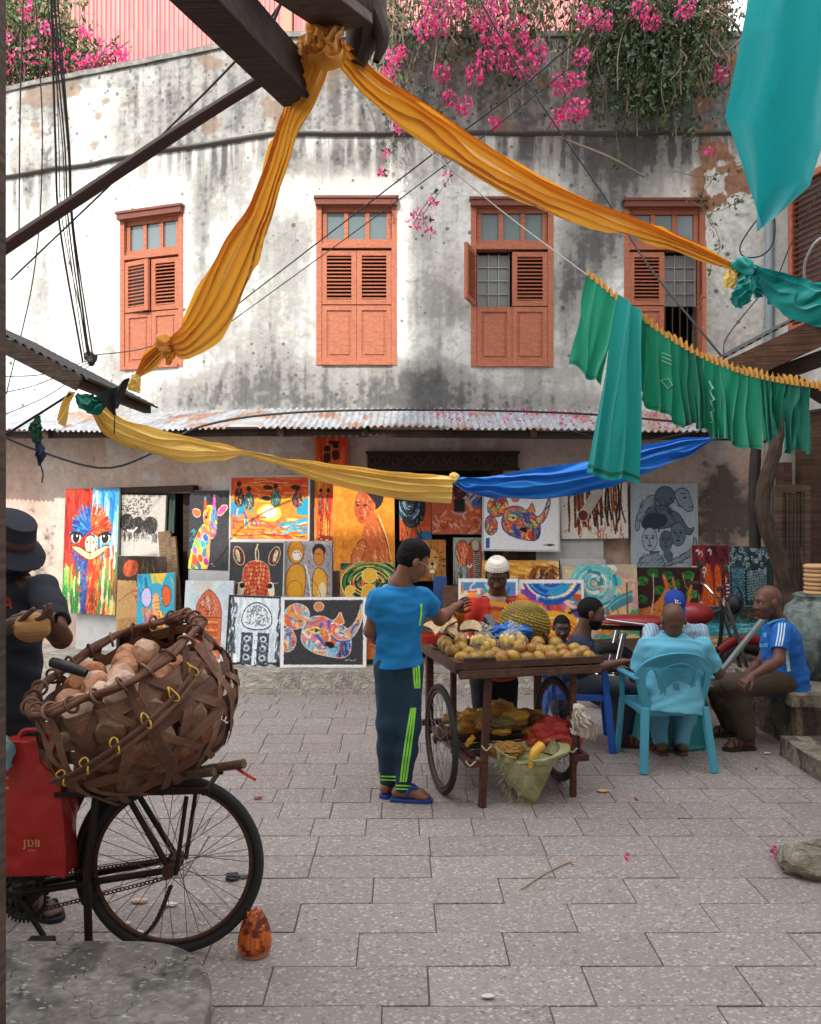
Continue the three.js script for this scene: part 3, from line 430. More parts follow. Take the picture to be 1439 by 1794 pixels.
// ---------------------------------------------------------------- the two small side roofs
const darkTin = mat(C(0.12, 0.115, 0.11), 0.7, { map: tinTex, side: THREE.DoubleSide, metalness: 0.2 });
{
  const l = thing('lean_to_roof', 'small dark corrugated roof edge with wooden fascia on the left', 'roof', at(100, 650, 4.7));
  const a = at(-120, 524, 4.7), b = at(157, 668, 4.7), n = 60;
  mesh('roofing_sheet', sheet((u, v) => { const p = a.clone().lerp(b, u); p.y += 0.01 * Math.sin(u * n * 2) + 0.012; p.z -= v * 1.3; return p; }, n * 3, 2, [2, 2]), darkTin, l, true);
  mesh('fascia', boxUV(beam(at(-120, 540, 4.71), at(140, 672, 4.71), 0.03, 0.09), 3), greyWood, l, true);
  for (let k = 0; k < 3; k++) mesh('purlin', boxUV(beam(a.clone().lerp(b, 0.45 + k * 0.23).add(V(0, -0.04, -0.02)), a.clone().lerp(b, 0.45 + k * 0.23).add(V(0, -0.04, -1.3)), 0.05, 0.06)), darkWood, l, true);
  mesh('post', boxUV(beam(at(-110, 600, 4.72), V(at(-110, 600, 4.72).x, 0, -4.72), 0.08, 0.08)), darkWood, l, true);
  const r = thing('lean_to_roof', 'small corrugated roof with a heavy reddish timber verge on the right', 'roof', at(1380, 620, 4));
  const c = at(1264, 636, 4.05), d = at(1500, 508, 3.9);
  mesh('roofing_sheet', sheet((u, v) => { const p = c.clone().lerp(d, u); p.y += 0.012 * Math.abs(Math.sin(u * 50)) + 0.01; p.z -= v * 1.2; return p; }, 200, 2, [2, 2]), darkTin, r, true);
  mesh('verge_board', boxUV(beam(at(1286, 652, 4.03), at(1500, 552, 3.88), 0.04, 0.13), 3), wood(C(0.3, 0.14, 0.08)), r, true);
  mesh('strut', boxUV(beam(at(1330, 668, 4.1), at(1500, 606, 3.9), 0.06, 0.07), 3), darkWood, r, true);
  mesh('strut', boxUV(beam(at(1362, 648, 4.2), at(1480, 720, 4.0), 0.05, 0.06), 3), darkWood, r, true);
  mesh('post', boxUV(beam(at(1488, 560, 4.1), V(at(1488, 560, 4.1).x, 0, -4.1), 0.1, 0.1)), darkWood, r, true);
  const j = thing('door_post', 'dark wooden post edge at the left border of the view', 'post', V(-1.035, 0, -2.0));
  mesh('post', boxUV(box(0.06, 3.4, 0.08, -1.034, 1.7, -2.0)), wood(C(0.2, 0.12, 0.09)), j, true);
}
// ---------------------------------------------------------------- wires
{
  const wm = mat(C(0.018, 0.016, 0.016), 0.7), wl = mat(C(0.4, 0.38, 0.35), 0.7);
  const W = (label, pts, r, m = wm, name = 'overhead_cable') => { const t = mesh(name, tube(pts.map((p) => at(...p)), r, 60, 5), m, scene); tag(t, label, 'cable'); };
  W('black cable running straight down beside the left foliage', [[42, -20, 6], [36, 200, 6.2], [34, 430, 6.5]], 0.006);
  W('thin black drop wire left of the thick wire bundle', [[62, -20, 6], [75, 250, 6.3], [60, 480, 6.8], [12, 690, 7.4]], 0.005);
  [[82, 118, 150], [88, 122, 156], [93, 128, 158], [97, 112, 162], [100, 130, 165], [90, 106, 146]].forEach(([a, b, c], i) => { const t = mesh('overhead_cable', tube([at(a, -20, 6), at(b - 8, 250, 6.5), at(b, 400, 6.9), at(c, 635, 7.6)], 0.004 + (i % 3) * 0.0025, 40, 5), wm, scene); tag(t, 'black wire of the hanging bundle in front of the left white wall', 'cable', 'wires of the hanging bundle'); });
  knot('wire_knot', at(160, 628, 7.6), 0.05, wm, tag(thing('wire_coil', 'tangled knot of wires at the foot of the bundle', 'cable', at(160, 628, 7.6)), 'tangled knot of wires at the foot of the bundle', 'cable'));
  [[[160, 630, 7.6], [80, 655, 6.8], [0, 660, 6]], [[160, 634, 7.6], [70, 672, 6.8], [0, 690, 6]], [[158, 640, 7.6], [90, 690, 6.8], [0, 730, 6]]].forEach((p, i) => W(['thin wire sagging from the wire knot, topmost of three', 'thin wire sagging from the wire knot, middle of three', 'thin wire sagging from the wire knot, lowest of three'][i], p, 0.004));
  W('wire from the wire knot across the left window sill to the yellow knot', [[165, 622, 7.6], [230, 615, 7], [290, 600, 6]], 0.005);
  W('black cable crossing the parapet down to the lower left window', [[505, -10, 3], [420, 100, 3.4], [250, 270, 4.2], [20, 490, 5]], 0.005);
  W('short dark cable climbing from the roof beam', [[500, -10, 2.9], [470, 60, 2.9], [455, 75, 2.9]], 0.006);
  W('long black cable slanting across the third window to the right roof', [[830, -20, 5], [925, 145, 5], [1060, 345, 4.9], [1140, 470, 4.6], [1268, 628, 4.1]], 0.006);
  W('black cable from the top right flowers down past the second window', [[1110, -20, 5.5], [930, 140, 5.8], [720, 300, 6.2], [380, 562, 7.5]], 0.006);
  W('second thinner cable parallel below the flower cable', [[1150, -5, 5.5], [960, 150, 5.8], [740, 320, 6.2], [390, 575, 7.6]], 0.0045);
  W('pale string from the yellow swag down to the green bunting', [[735, 250, 4.9], [880, 370, 4.9], [1032, 484, 4.52]], 0.004, wl, 'string');
  W('black cable looping under the awning and up along it', [[-20, 752, 7], [60, 787, 7.2], [180, 820, 7.3], [265, 795, 7.4], [350, 748, 7.5], [500, 724, 7.6], [740, 718, 7.7], [1000, 724, 7.75], [1180, 738, 7.8]], 0.011);
  W('thin line from the yellow knot along the left roof edge', [[125, 690, 4.68], [70, 725, 4.74], [-10, 775, 4.9]], 0.008);
  W('slack wire under the awning behind the green drape', [[1000, 755, 7.6], [1100, 775, 7.5], [1240, 752, 7.3]], 0.004);
  W('coiled dark cable loop on the right white wall', [[1345, 360, 7.2], [1300, 425, 7.2], [1305, 450, 7.2], [1340, 445, 7.2], [1358, 410, 7.2], [1352, 330, 7.2]], 0.007);
  W('thin wire hooked from the right roof corner to the teal scarf', [[1268, 630, 4.1], [1275, 590, 4.3], [1330, 520, 4.6]], 0.004);
  W('thin wire slanting over the right louvred window', [[1439, 330, 6.5], [1390, 420, 6.6], [1350, 520, 6.8]], 0.005);
  W('grey cable curling beside the right louvred window', [[1450, 410, 6], [1425, 430, 6], [1410, 470, 6.1], [1418, 520, 6.2], [1450, 535, 6.2]], 0.01, mat(C(0.3, 0.3, 0.3), 0.6));
  W('tangled wires under the right roof', [[1340, 690, 4.4], [1370, 672, 4.4], [1395, 690, 4.4], [1380, 712, 4.4], [1350, 700, 4.4], [1400, 680, 4.4], [1450, 700, 4.4]], 0.005);
}
// ---------------------------------------------------------------- plants
// many small folded leaves, merged; each entry: position, size, colour
function leafMass(list) {
  const pos = [], col = [], nor = [], q = new THREE.Quaternion(), e = new THREE.Euler(), v = V(), n = V();
  for (const [p, s, c] of list) {
    e.set(rr(-1.3, 1.3), rr(0, 6.28), rr(-1.3, 1.3)); q.setFromEuler(e); const k = rr(0.75, 1.25), cc = [c[0] * k, c[1] * k, c[2] * k];
    const P = [[0, -1, 0], [0.5, -0.1, 0.18], [0, 0, 0], [0, 1, -0.1], [-0.5, -0.1, 0.18]].map((a) => v.set(a[0] * s, a[1] * s, a[2] * s).applyQuaternion(q).add(p).toArray());
    for (const [i, j, l] of [[0, 1, 2], [1, 3, 2], [0, 2, 4], [4, 2, 3]]) { for (const m of [i, j, l]) { pos.push(...P[m]); col.push(...cc); } }
  }
  const g = new THREE.BufferGeometry(); g.setAttribute('position', new THREE.Float32BufferAttribute(pos, 3)); g.setAttribute('color', new THREE.Float32BufferAttribute(col, 3)); g.computeVertexNormals(); return g;
}
const leafMat = phys(C(1, 1, 1), 0.6, { vertexColors: true, side: THREE.DoubleSide, transmission: 0.25, thickness: 0 });
const petalMat = phys(C(1, 1, 1), 0.8, { vertexColors: true, side: THREE.DoubleSide, transmission: 0.3, thickness: 0 });
const twigMat = mat(C(0.12, 0.08, 0.06), 0.9), GREEN = [[0.05, 0.12, 0.025], [0.035, 0.085, 0.02], [0.09, 0.14, 0.03], [0.06, 0.10, 0.035]], DRY = [[0.2, 0.1, 0.06], [0.16, 0.09, 0.05], [0.1, 0.09, 0.03]], PINK = [[0.82, 0.03, 0.25], [0.88, 0.06, 0.33], [0.75, 0.02, 0.2], [0.85, 0.14, 0.42]];
const fuzz = (p, r) => p.clone().add(V(rr(-r, r), rr(-r, r), rr(-r, r)));
const cluster = (out, p, r, n, size = 0.024) => { for (let i = 0; i < n; i++) { const d = V(rr(-1, 1), rr(-1, 1), rr(-1, 1)); if (d.length() > 1) d.normalize(); out.push([p.clone().addScaledVector(d, r), size * rr(0.8, 1.3), pick(PINK)]); } };
function vine(a, b, sag, n = 5) { const pts = []; for (let i = 0; i <= n; i++) { const p = a.clone().lerp(b, i / n); p.add(V(rr(-0.07, 0.07), rr(-0.05, 0.05) + sag * Math.sin(i / n * Math.PI), rr(-0.06, 0.1))); pts.push(p); } return pts; }
const along = (pts, u) => { const k = u * (pts.length - 1), i = Math.min(pts.length - 2, Math.floor(k)); return pts[i].clone().lerp(pts[i + 1], k - i); };
{ // bush on the roof at the left
  const t = thing('bougainvillea_bush', 'sunlit leafy bush with pink flowers on the roof at the left', 'bush', at(60, 150, 11));
  const leaves = [], fl = [], stems = [];
  for (let k = 0; k < 46; k++) {
    const a = at(rr(-60, 110), 190, rr(10.6, 11.6)), b = at(rr(-90, 175), rr(-60, 120), rr(10.4, 11.8)); if (b.x > at(120, 0, 11).x) b.y = Math.min(b.y, at(0, 60 + rnd() * 50, 11).y);
    const p = vine(a, b, 0.2, 5); stems.push(tube(p, 0.012, 10, 4));
    for (let i = 0; i < 130; i++) { const q = fuzz(along(p, Math.sqrt(rnd())), 0.26); leaves.push([q, rr(0.028, 0.055), pick(rnd() < 0.12 ? DRY : GREEN).map((x) => x * 1.35)]); }
  }
  for (let k = 0; k < 9; k++) { const p = vine(at(rr(110, 170), 150, 10.4), at(rr(170, 232), rr(70, 130), 10.3), 0.1, 4); stems.push(tube(p, 0.006, 10, 4)); for (let i = 0; i < 26; i++) leaves.push([fuzz(along(p, rnd()), 0.09), rr(0.02, 0.035), pick(GREEN)]); cluster(fl, along(p, rr(0.6, 1)), 0.1, 12, 0.03); }
  for (const [x, y, r] of [[55, 88, 0.16], [20, 105, 0.16], [110, 130, 0.16], [105, 92, 0.12], [140, 110, 0.1], [5, 60, 0.12], [200, 105, 0.12], [215, 95, 0.1], [165, 105, 0.1], [50, 20, 0.12], [85, 50, 0.1], [150, 60, 0.08]]) cluster(fl, at(x, y, 10.3), r, 40, 0.032);
  mesh('stems', join(stems), twigMat, t, true); mesh('foliage', leafMass(leaves), leafMat, t, true); mesh('blossoms', leafMass(fl), petalMat, t, true);
}
{ // large bougainvillea over the right parapet
  const t = thing('bougainvillea_vine', 'large pink bougainvillea spilling over the parapet above the right windows', 'climbing plant', at(950, 60, 8.5));
  const leaves = [], fl = [], stems = [];
  const top = (x) => at(x, rr(-70, 50), rr(8.3, 9.3));
  for (let k = 0; k < 120; k++) {
    const x = rr(640, 1290), dense = sstep(1010, 1090, x) * sstep(1275, 1200, x), yb = mix(rr(70, 215), rr(120, 250), dense), a = top(x + rr(-60, 60)), b = at(x, yb, rr(8.05, 8.45));
    const p = vine(a, b, 0.15, 6); stems.push(tube(p, rr(0.004, 0.009), 14, 4));
    const n = mix(50, 260, dense); for (let i = 0; i < n; i++) { const q = fuzz(along(p, rnd()), mix(0.13, 0.17, dense)); if (q.z < -8.52 && q.y < 6.8) q.z = -8.45; leaves.push([q, rr(0.02, 0.045), pick(rnd() < mix(0.35, 0.06, dense) ? DRY : GREEN).map((c) => c * mix(1.1, 0.8, dense))]); }
  }
  for (let k = 0; k < 60; k++) { const x = rr(600, 1290), p = vine(at(x, rr(20, 80), 8.8), at(x + rr(-60, 60), rr(-90, -10), 9), 0.1, 4); stems.push(tube(p, 0.006, 10, 4)); for (let i = 0; i < 30; i++) leaves.push([fuzz(along(p, rnd()), 0.14), rr(0.02, 0.04), pick(rnd() < 0.3 ? DRY : GREEN)]); if (rnd() < 0.8) cluster(fl, along(p, rr(0.4, 1)), 0.1, 22, 0.026); }
  for (const [x, y, r] of [[775, 130, 0.09], [832, 132, 0.1], [690, 105, 0.09], [682, 132, 0.08], [942, 92, 0.12], [926, 118, 0.11], [880, 82, 0.12], [905, 55, 0.14], [860, 60, 0.12], [1030, 32, 0.11], [1060, 38, 0.09], [840, 38, 0.1], [760, 20, 0.12], [985, 148, 0.12], [1005, 196, 0.12], [1020, 190, 0.09], [1012, 140, 0.09], [978, 208, 0.09], [815, 185, 0.09], [788, 172, 0.07], [1142, 34, 0.1], [1262, 127, 0.08], [1120, 20, 0.1], [870, 18, 0.13], [800, 8, 0.12], [770, 48, 0.1], [740, 55, 0.09], [704, 92, 0.06], [700, 218, 0.08], [866, 216, 0.06], [1020, 100, 0.08], [890, 110, 0.12], [850, 105, 0.1], [1200, 15, 0.1]]) { cluster(fl, at(x, y, 8.1), r, Math.round(r * 620), 0.026); for (let i = 0; i < 10; i++) leaves.push([fuzz(at(x, y, 8.15), r), 0.025, pick(GREEN)]); }
  // hanging sprigs
  const sprig = (pts, n, f) => { const p = pts.map((q) => at(...q)); stems.push(tube(p, 0.004, 24, 4)); for (let i = 0; i < n; i++) leaves.push([fuzz(along(p, rnd()), 0.06), rr(0.022, 0.04), pick(GREEN)]); for (const [u, r] of f) cluster(fl, along(p, u), r, 16, 0.024); };
  sprig([[700, 190, 8.2], [690, 240, 8.2], [672, 280, 8.2], [668, 305, 8.2]], 22, [[0.1, 0.07], [0.6, 0.05], [0.95, 0.05]]);
  sprig([[760, 250, 8.1], [790, 300, 8.1], [765, 345, 8.1], [742, 380, 8.1], [760, 410, 8.1]], 30, [[0.3, 0.06], [0.72, 0.1], [0.95, 0.06], [0.55, 0.05]]);
  sprig([[765, 330, 8.1], [735, 375, 8.1], [725, 395, 8.1]], 8, [[0.8, 0.09], [1, 0.06]]);
  sprig([[1080, 230, 8.3], [1085, 280, 8.3], [1075, 300, 8.3]], 30, []); sprig([[1180, 300, 8.2], [1240, 310, 8.2], [1300, 290, 8.1], [1340, 300, 8.0]], 26, []); sprig([[1240, 250, 8.2], [1255, 300, 8.2], [1230, 350, 8.2], [1250, 400, 8.2]], 30, [[0.1, 0.05]]);
  sprig([[1200, 345, 8.2], [1250, 370, 8.2], [1290, 355, 8.1], [1320, 330, 8.1]], 26, []); sprig([[1245, 380, 8.2], [1262, 430, 8.2], [1245, 470, 8.2]], 18, []); sprig([[1215, 190, 8.3], [1220, 230, 8.3], [1195, 250, 8.3]], 40, []);
  for (const [a, b] of [[[1240, 120], [1330, 20]], [[1250, 60], [1280, 150]], [[1255, 30], [1262, 100]], [[1300, 60], [1240, 10]], [[980, 240], [1130, 310]]]) stems.push(tube([at(...a, 8.2), at((a[0] + b[0]) / 2 + 12, (a[1] + b[1]) / 2, 8.1), at(...b, 8.2)], 0.012, 14, 5));
  mesh('stems', join(stems), mat(C(0.2, 0.15, 0.11), 0.9), t, true); mesh('foliage', leafMass(leaves), leafMat, t, true); mesh('blossoms', leafMass(fl), petalMat, t, true);
}
{ // fallen petals: on the awning and on the paving
  const l = []; for (let i = 0; i < 420; i++) { const s = SB + 1.6 + Math.pow(rnd(), 0.7) * 3.1, o = rr(0.05, 0.8), p = onWall(s, awnT(s, o) + 0.016, o); l.push([p, 0.02, pick(PINK).map((c) => c * 0.8)]); }
  const a = mesh('fallen_petals', leafMass(l), petalMat, scene); tag(a, 'faded pink petals strewn over the awning', 'petals', null, 'stuff');
  const q = []; for (let i = 0; i < 46; i++) { const d = 5 + 3 * Math.sqrt(rnd()); q.push([V(rr(-0.9, 0.42) * d * 0.6 + 0.5, 0.008, -d), 0.013, pick(PINK)]); }
  for (const [x, y] of [[1325, 1350], [1098, 1508], [1320, 1312], [600, 1218], [635, 1215], [1115, 1403], [1100, 1500]]) { const d = F * EYE / (y - 897); q.push([at(x, y, d).setY(0.01), 0.02, PINK[0]]); }
  const b = mesh('fallen_petals', leafMass(q), petalMat, scene); tag(b, 'single pink petals scattered on the paving', 'petals', null, 'stuff');
}
{ // tree trunk by the right wall
  const t = thing('tree', 'slender crooked tree trunk with grey bark in front of the brown doorway', 'tree', at(1392, 1190, 7.3));
  const bark = mat(C(0.2, 0.13, 0.095), 0.95, { map: woodTex, bumpMap: woodTex, bumpScale: 0.02 });
  mesh('trunk', limb([at(1398, 1230, 7.3), at(1390, 1080, 7.3), at(1372, 990, 7.3), at(1346, 930, 7.3), at(1337, 880, 7.3), at(1348, 825, 7.3), at(1362, 770, 7.3), at(1366, 690, 7.3), at(1380, 600, 7.2)], [0.11, 0.095, 0.085, 0.07, 0.064, 0.06, 0.056, 0.05, 0.04], 110, 18, 0.4), bark, t, true);
  mesh('branch', limb([at(1324, 960, 7.45), at(1322, 860, 7.45), at(1326, 760, 7.45), at(1322, 660, 7.4)], [0.05, 0.05, 0.045, 0.04], 24, 10, 0.12), wood(C(0.07, 0.055, 0.045)), t, true);
}
// ---------------------------------------------------------------- paintings: canvases with what is painted on them
function art(w, h, bg, draw) {
  return canvasTex(w, h, (g) => {
    g.scale(w / 100, h / 100); g.lineCap = g.lineJoin = 'round';
    const path = (p, close) => { g.beginPath(); const n = p.length / 2, X = (i) => p[2 * i], Y = (i) => p[2 * i + 1]; if (close) { g.moveTo((X(0) + X(n - 1)) / 2, (Y(0) + Y(n - 1)) / 2); for (let i = 0; i < n; i++) { const j = (i + 1) % n; g.quadraticCurveTo(X(i), Y(i), (X(i) + X(j)) / 2, (Y(i) + Y(j)) / 2); } } else { g.moveTo(X(0), Y(0)); for (let i = 1; i < n - 1; i++) g.quadraticCurveTo(X(i), Y(i), (X(i) + X(i + 1)) / 2, (Y(i) + Y(i + 1)) / 2); g.lineTo(X(n - 1), Y(n - 1)); } };
    const k = {
      g, R: (c, x, y, a, b) => { g.fillStyle = c; g.fillRect(x, y, a, b); },
      S: (c, lw, p) => { g.strokeStyle = c; g.lineWidth = lw; path(p); g.stroke(); },
      B: (c, p, sc, lw = 1) => { g.fillStyle = c; path(p, true); g.fill(); if (sc) { g.strokeStyle = sc; g.lineWidth = lw; g.stroke(); } },
      P: (c, p) => { g.fillStyle = c; g.beginPath(); for (let i = 0; i < p.length; i += 2) g.lineTo(p[i], p[i + 1]); g.closePath(); g.fill(); },
      E: (c, x, y, rx, ry = rx, r = 0, sc, lw = 1) => { g.beginPath(); g.ellipse(x, y, rx, ry, r, 0, 7); if (c) { g.fillStyle = c; g.fill(); } if (sc) { g.strokeStyle = sc; g.lineWidth = lw; g.stroke(); } },
      H: (n, cols, x, y, a, b, ang, len, lw, sp = 0.3, al = 0.8) => { g.globalAlpha = al; for (let i = 0; i < n; i++) { const t = ang + rr(-sp, sp), px = x + rnd() * a, py = y + rnd() * b, l = len * rr(0.5, 1.3), q = rr(-0.25, 0.25) * l; k.S(pick(cols), lw * rr(0.5, 1.3), [px, py, px + Math.cos(t) * l / 2 - Math.sin(t) * q, py + Math.sin(t) * l / 2 + Math.cos(t) * q, px + Math.cos(t) * l, py + Math.sin(t) * l]); } g.globalAlpha = 1; },
      clip: (p, f) => { g.save(); path(p, true); g.clip(); f(); g.restore(); },
      arcs: (cols, x, y, r0, r1, n, lw, a0 = 0, a1 = 6.3) => { for (let i = 0; i < n; i++) { const r = mix(r0, r1, i / n), s = rr(a0, a1), e = s + rr(0.5, 2); g.beginPath(); g.ellipse(x, y, r, r, 0, s, Math.min(e, a1)); g.strokeStyle = pick(cols); g.lineWidth = lw * rr(0.6, 1.4); g.stroke(); } },
    };
    k.R(bg, -1, -1, 102, 102); draw(k);
    // brushwork: short strokes that pick up the colour under them
    const im = g.getImageData(0, 0, w, h).data; g.setTransform(1, 0, 0, 1, 0, 0); g.globalAlpha = 0.75;
    for (let i = 0; i < w * h / 13; i++) { const x = rnd() * w, y = rnd() * h, q = (Math.floor(y) * w + Math.floor(x)) * 4, j = rr(-26, 26), a = fbm(x / 26, y / 26, 2, w) * 12, l = rr(1.2, 3.8); g.strokeStyle = `rgb(${clamp(im[q] + j + rr(-9, 9), 0, 255) | 0},${clamp(im[q + 1] + j + rr(-9, 9), 0, 255) | 0},${clamp(im[q + 2] + j + rr(-9, 9), 0, 255) | 0})`; g.lineWidth = rr(0.7, 1.9); g.beginPath(); g.moveTo(x - Math.cos(a) * l, y - Math.sin(a) * l); g.lineTo(x + Math.cos(a) * l, y + Math.sin(a) * l); g.stroke(); }
    g.globalAlpha = 1;
  });
}
const BRIGHT = ['#e8402a', '#f08a24', '#f6c945', '#2b9fd8', '#1c4fb0', '#d84f9c', '#7b3fa0', '#35b59a', '#f3e6d0'], FIRE = ['#e04a16', '#f07d1a', '#f6b02c', '#c9300f', '#f9d26a'], COOL = ['#2fa6d6', '#1a5fb4', '#62c6e8', '#0d3a7a', '#2ab5a5'];
// a rhinoceros head in profile facing right, in coloured patches
function rhino(k, edge, cols) {
  const head = [26, 38, 34, 26, 48, 24, 58, 30, 66, 36, 76, 40, 80, 52, 84, 62, 82, 82, 74, 88, 60, 86, 44, 82, 30, 74, 22, 60];
  k.B('#e8934a', [0, 20, 12, 4, 28, 8, 34, 22, 28, 40, 14, 46, 2, 40], edge, 1.5); k.clip([0, 20, 12, 4, 28, 8, 34, 22, 28, 40, 14, 46, 2, 40], () => k.H(60, cols, 0, 0, 34, 46, 0.9, 16, 3.5, 1.2));
  k.B('#d5523a', [0, 44, 10, 42, 18, 58, 14, 76, 2, 80, -4, 60], edge, 1.5); k.clip([0, 44, 10, 42, 18, 58, 14, 76, 2, 80, -4, 60], () => k.H(40, cols, 0, 40, 18, 40, 1, 12, 3, 1));
  k.B('#e07b50', head, edge, 2); k.clip(head, () => { k.H(130, cols, 20, 22, 64, 64, 0.7, 20, 3.2, 1.3, 0.9); k.arcs(cols, 74, 48, 3, 20, 20, 2.4, 1, 4.4); k.H(14, ['#1c4fb0', '#0d3a7a', '#c9300f'], 70, 62, 12, 20, 1.57, 16, 2.5, 0.1); k.E('#f2d68a', 40, 46, 7, 6); k.S('#3a1408', 1.2, [34, 46, 40, 43, 46, 47]); k.E('#1a0d08', 41, 47, 2, 1.8); k.B('#150c0a', [50, 66, 56, 62, 64, 66, 62, 74, 56, 72]); k.H(6, ['#f0e2d0'], 52, 72, 12, 8, 1.9, 8, 1.2); });
  const horn = [72, 46, 84, 42, 92, 26, 96, 4, 99, 8, 97, 30, 90, 50, 82, 60]; k.B('#e8b06a', horn, edge, 1.6); k.clip(horn, () => k.H(34, cols, 72, 4, 24, 54, -1.2, 14, 2.4, 0.4));
  k.B('#e88a4a', [60, 32, 66, 28, 70, 16, 73, 26, 76, 36, 68, 38], edge, 1.2); k.E('#d88a50', 44, 10, 6, 7, 0, edge, 1);
}
function face(k, x, y, r, skin, line) { k.E(skin, x, y, r * 0.8, r, 0, line, 0.8); for (const s of [-1, 1]) { k.E(line, x + s * r * 0.32, y - r * 0.12, r * 0.15, r * 0.09); k.S(line, 0.9, [x + s * r * 0.15, y - r * 0.3, x + s * r * 0.35, y - r * 0.36, x + s * r * 0.55, y - r * 0.26]); } k.S(line, 0.9, [x, y - r * 0.1, x - r * 0.1, y + r * 0.25, x + r * 0.12, y + r * 0.27]); k.B(line, [x - r * 0.28, y + r * 0.52, x, y + r * 0.42, x + r * 0.28, y + r * 0.52, x, y + r * 0.66]); }
function spots(k, c, p, n, x, y, a, b, r) { k.clip(p, () => { for (let i = 0; i < n; i++) k.E(c, x + rnd() * a, y + rnd() * b, r * rr(0.6, 1.2), r * rr(0.6, 1.2), rnd()); }); }
const doorArt = (k, wall, frame, leaf, line, stud) => {
  k.H(60, wall, 0, 0, 100, 100, 0.2, 20, 8, 1, 0.35);
  const arch = () => { k.g.beginPath(); k.g.moveTo(24, 88); k.g.lineTo(24, 38); k.g.quadraticCurveTo(26, 18, 50, 10); k.g.quadraticCurveTo(76, 18, 78, 38); k.g.lineTo(78, 88); k.g.closePath(); };
  arch(); k.g.fillStyle = frame; k.g.fill(); k.g.strokeStyle = line; k.g.lineWidth = 1.2; k.g.stroke();
  k.clip([30, 40, 32, 20, 50, 14, 68, 20, 72, 40], () => k.H(90, [line, wall[0]], 28, 12, 46, 28, 1, 6, 1.1, 3)); k.R(leaf, 31, 44, 40, 44); k.S(line, 1.4, [26, 42, 50, 42, 76, 42]); k.R(line, 50, 44, 1.2, 44);
  for (let r = 0; r < 5; r++) for (let c = 0; c < 10; c++) { k.E(stud, 33 + c * 4, 47 + r * 9, 1.3, 1); } for (let r = 0; r < 5; r++) k.R(line, 31, 50 + r * 9, 40, 0.7);
};
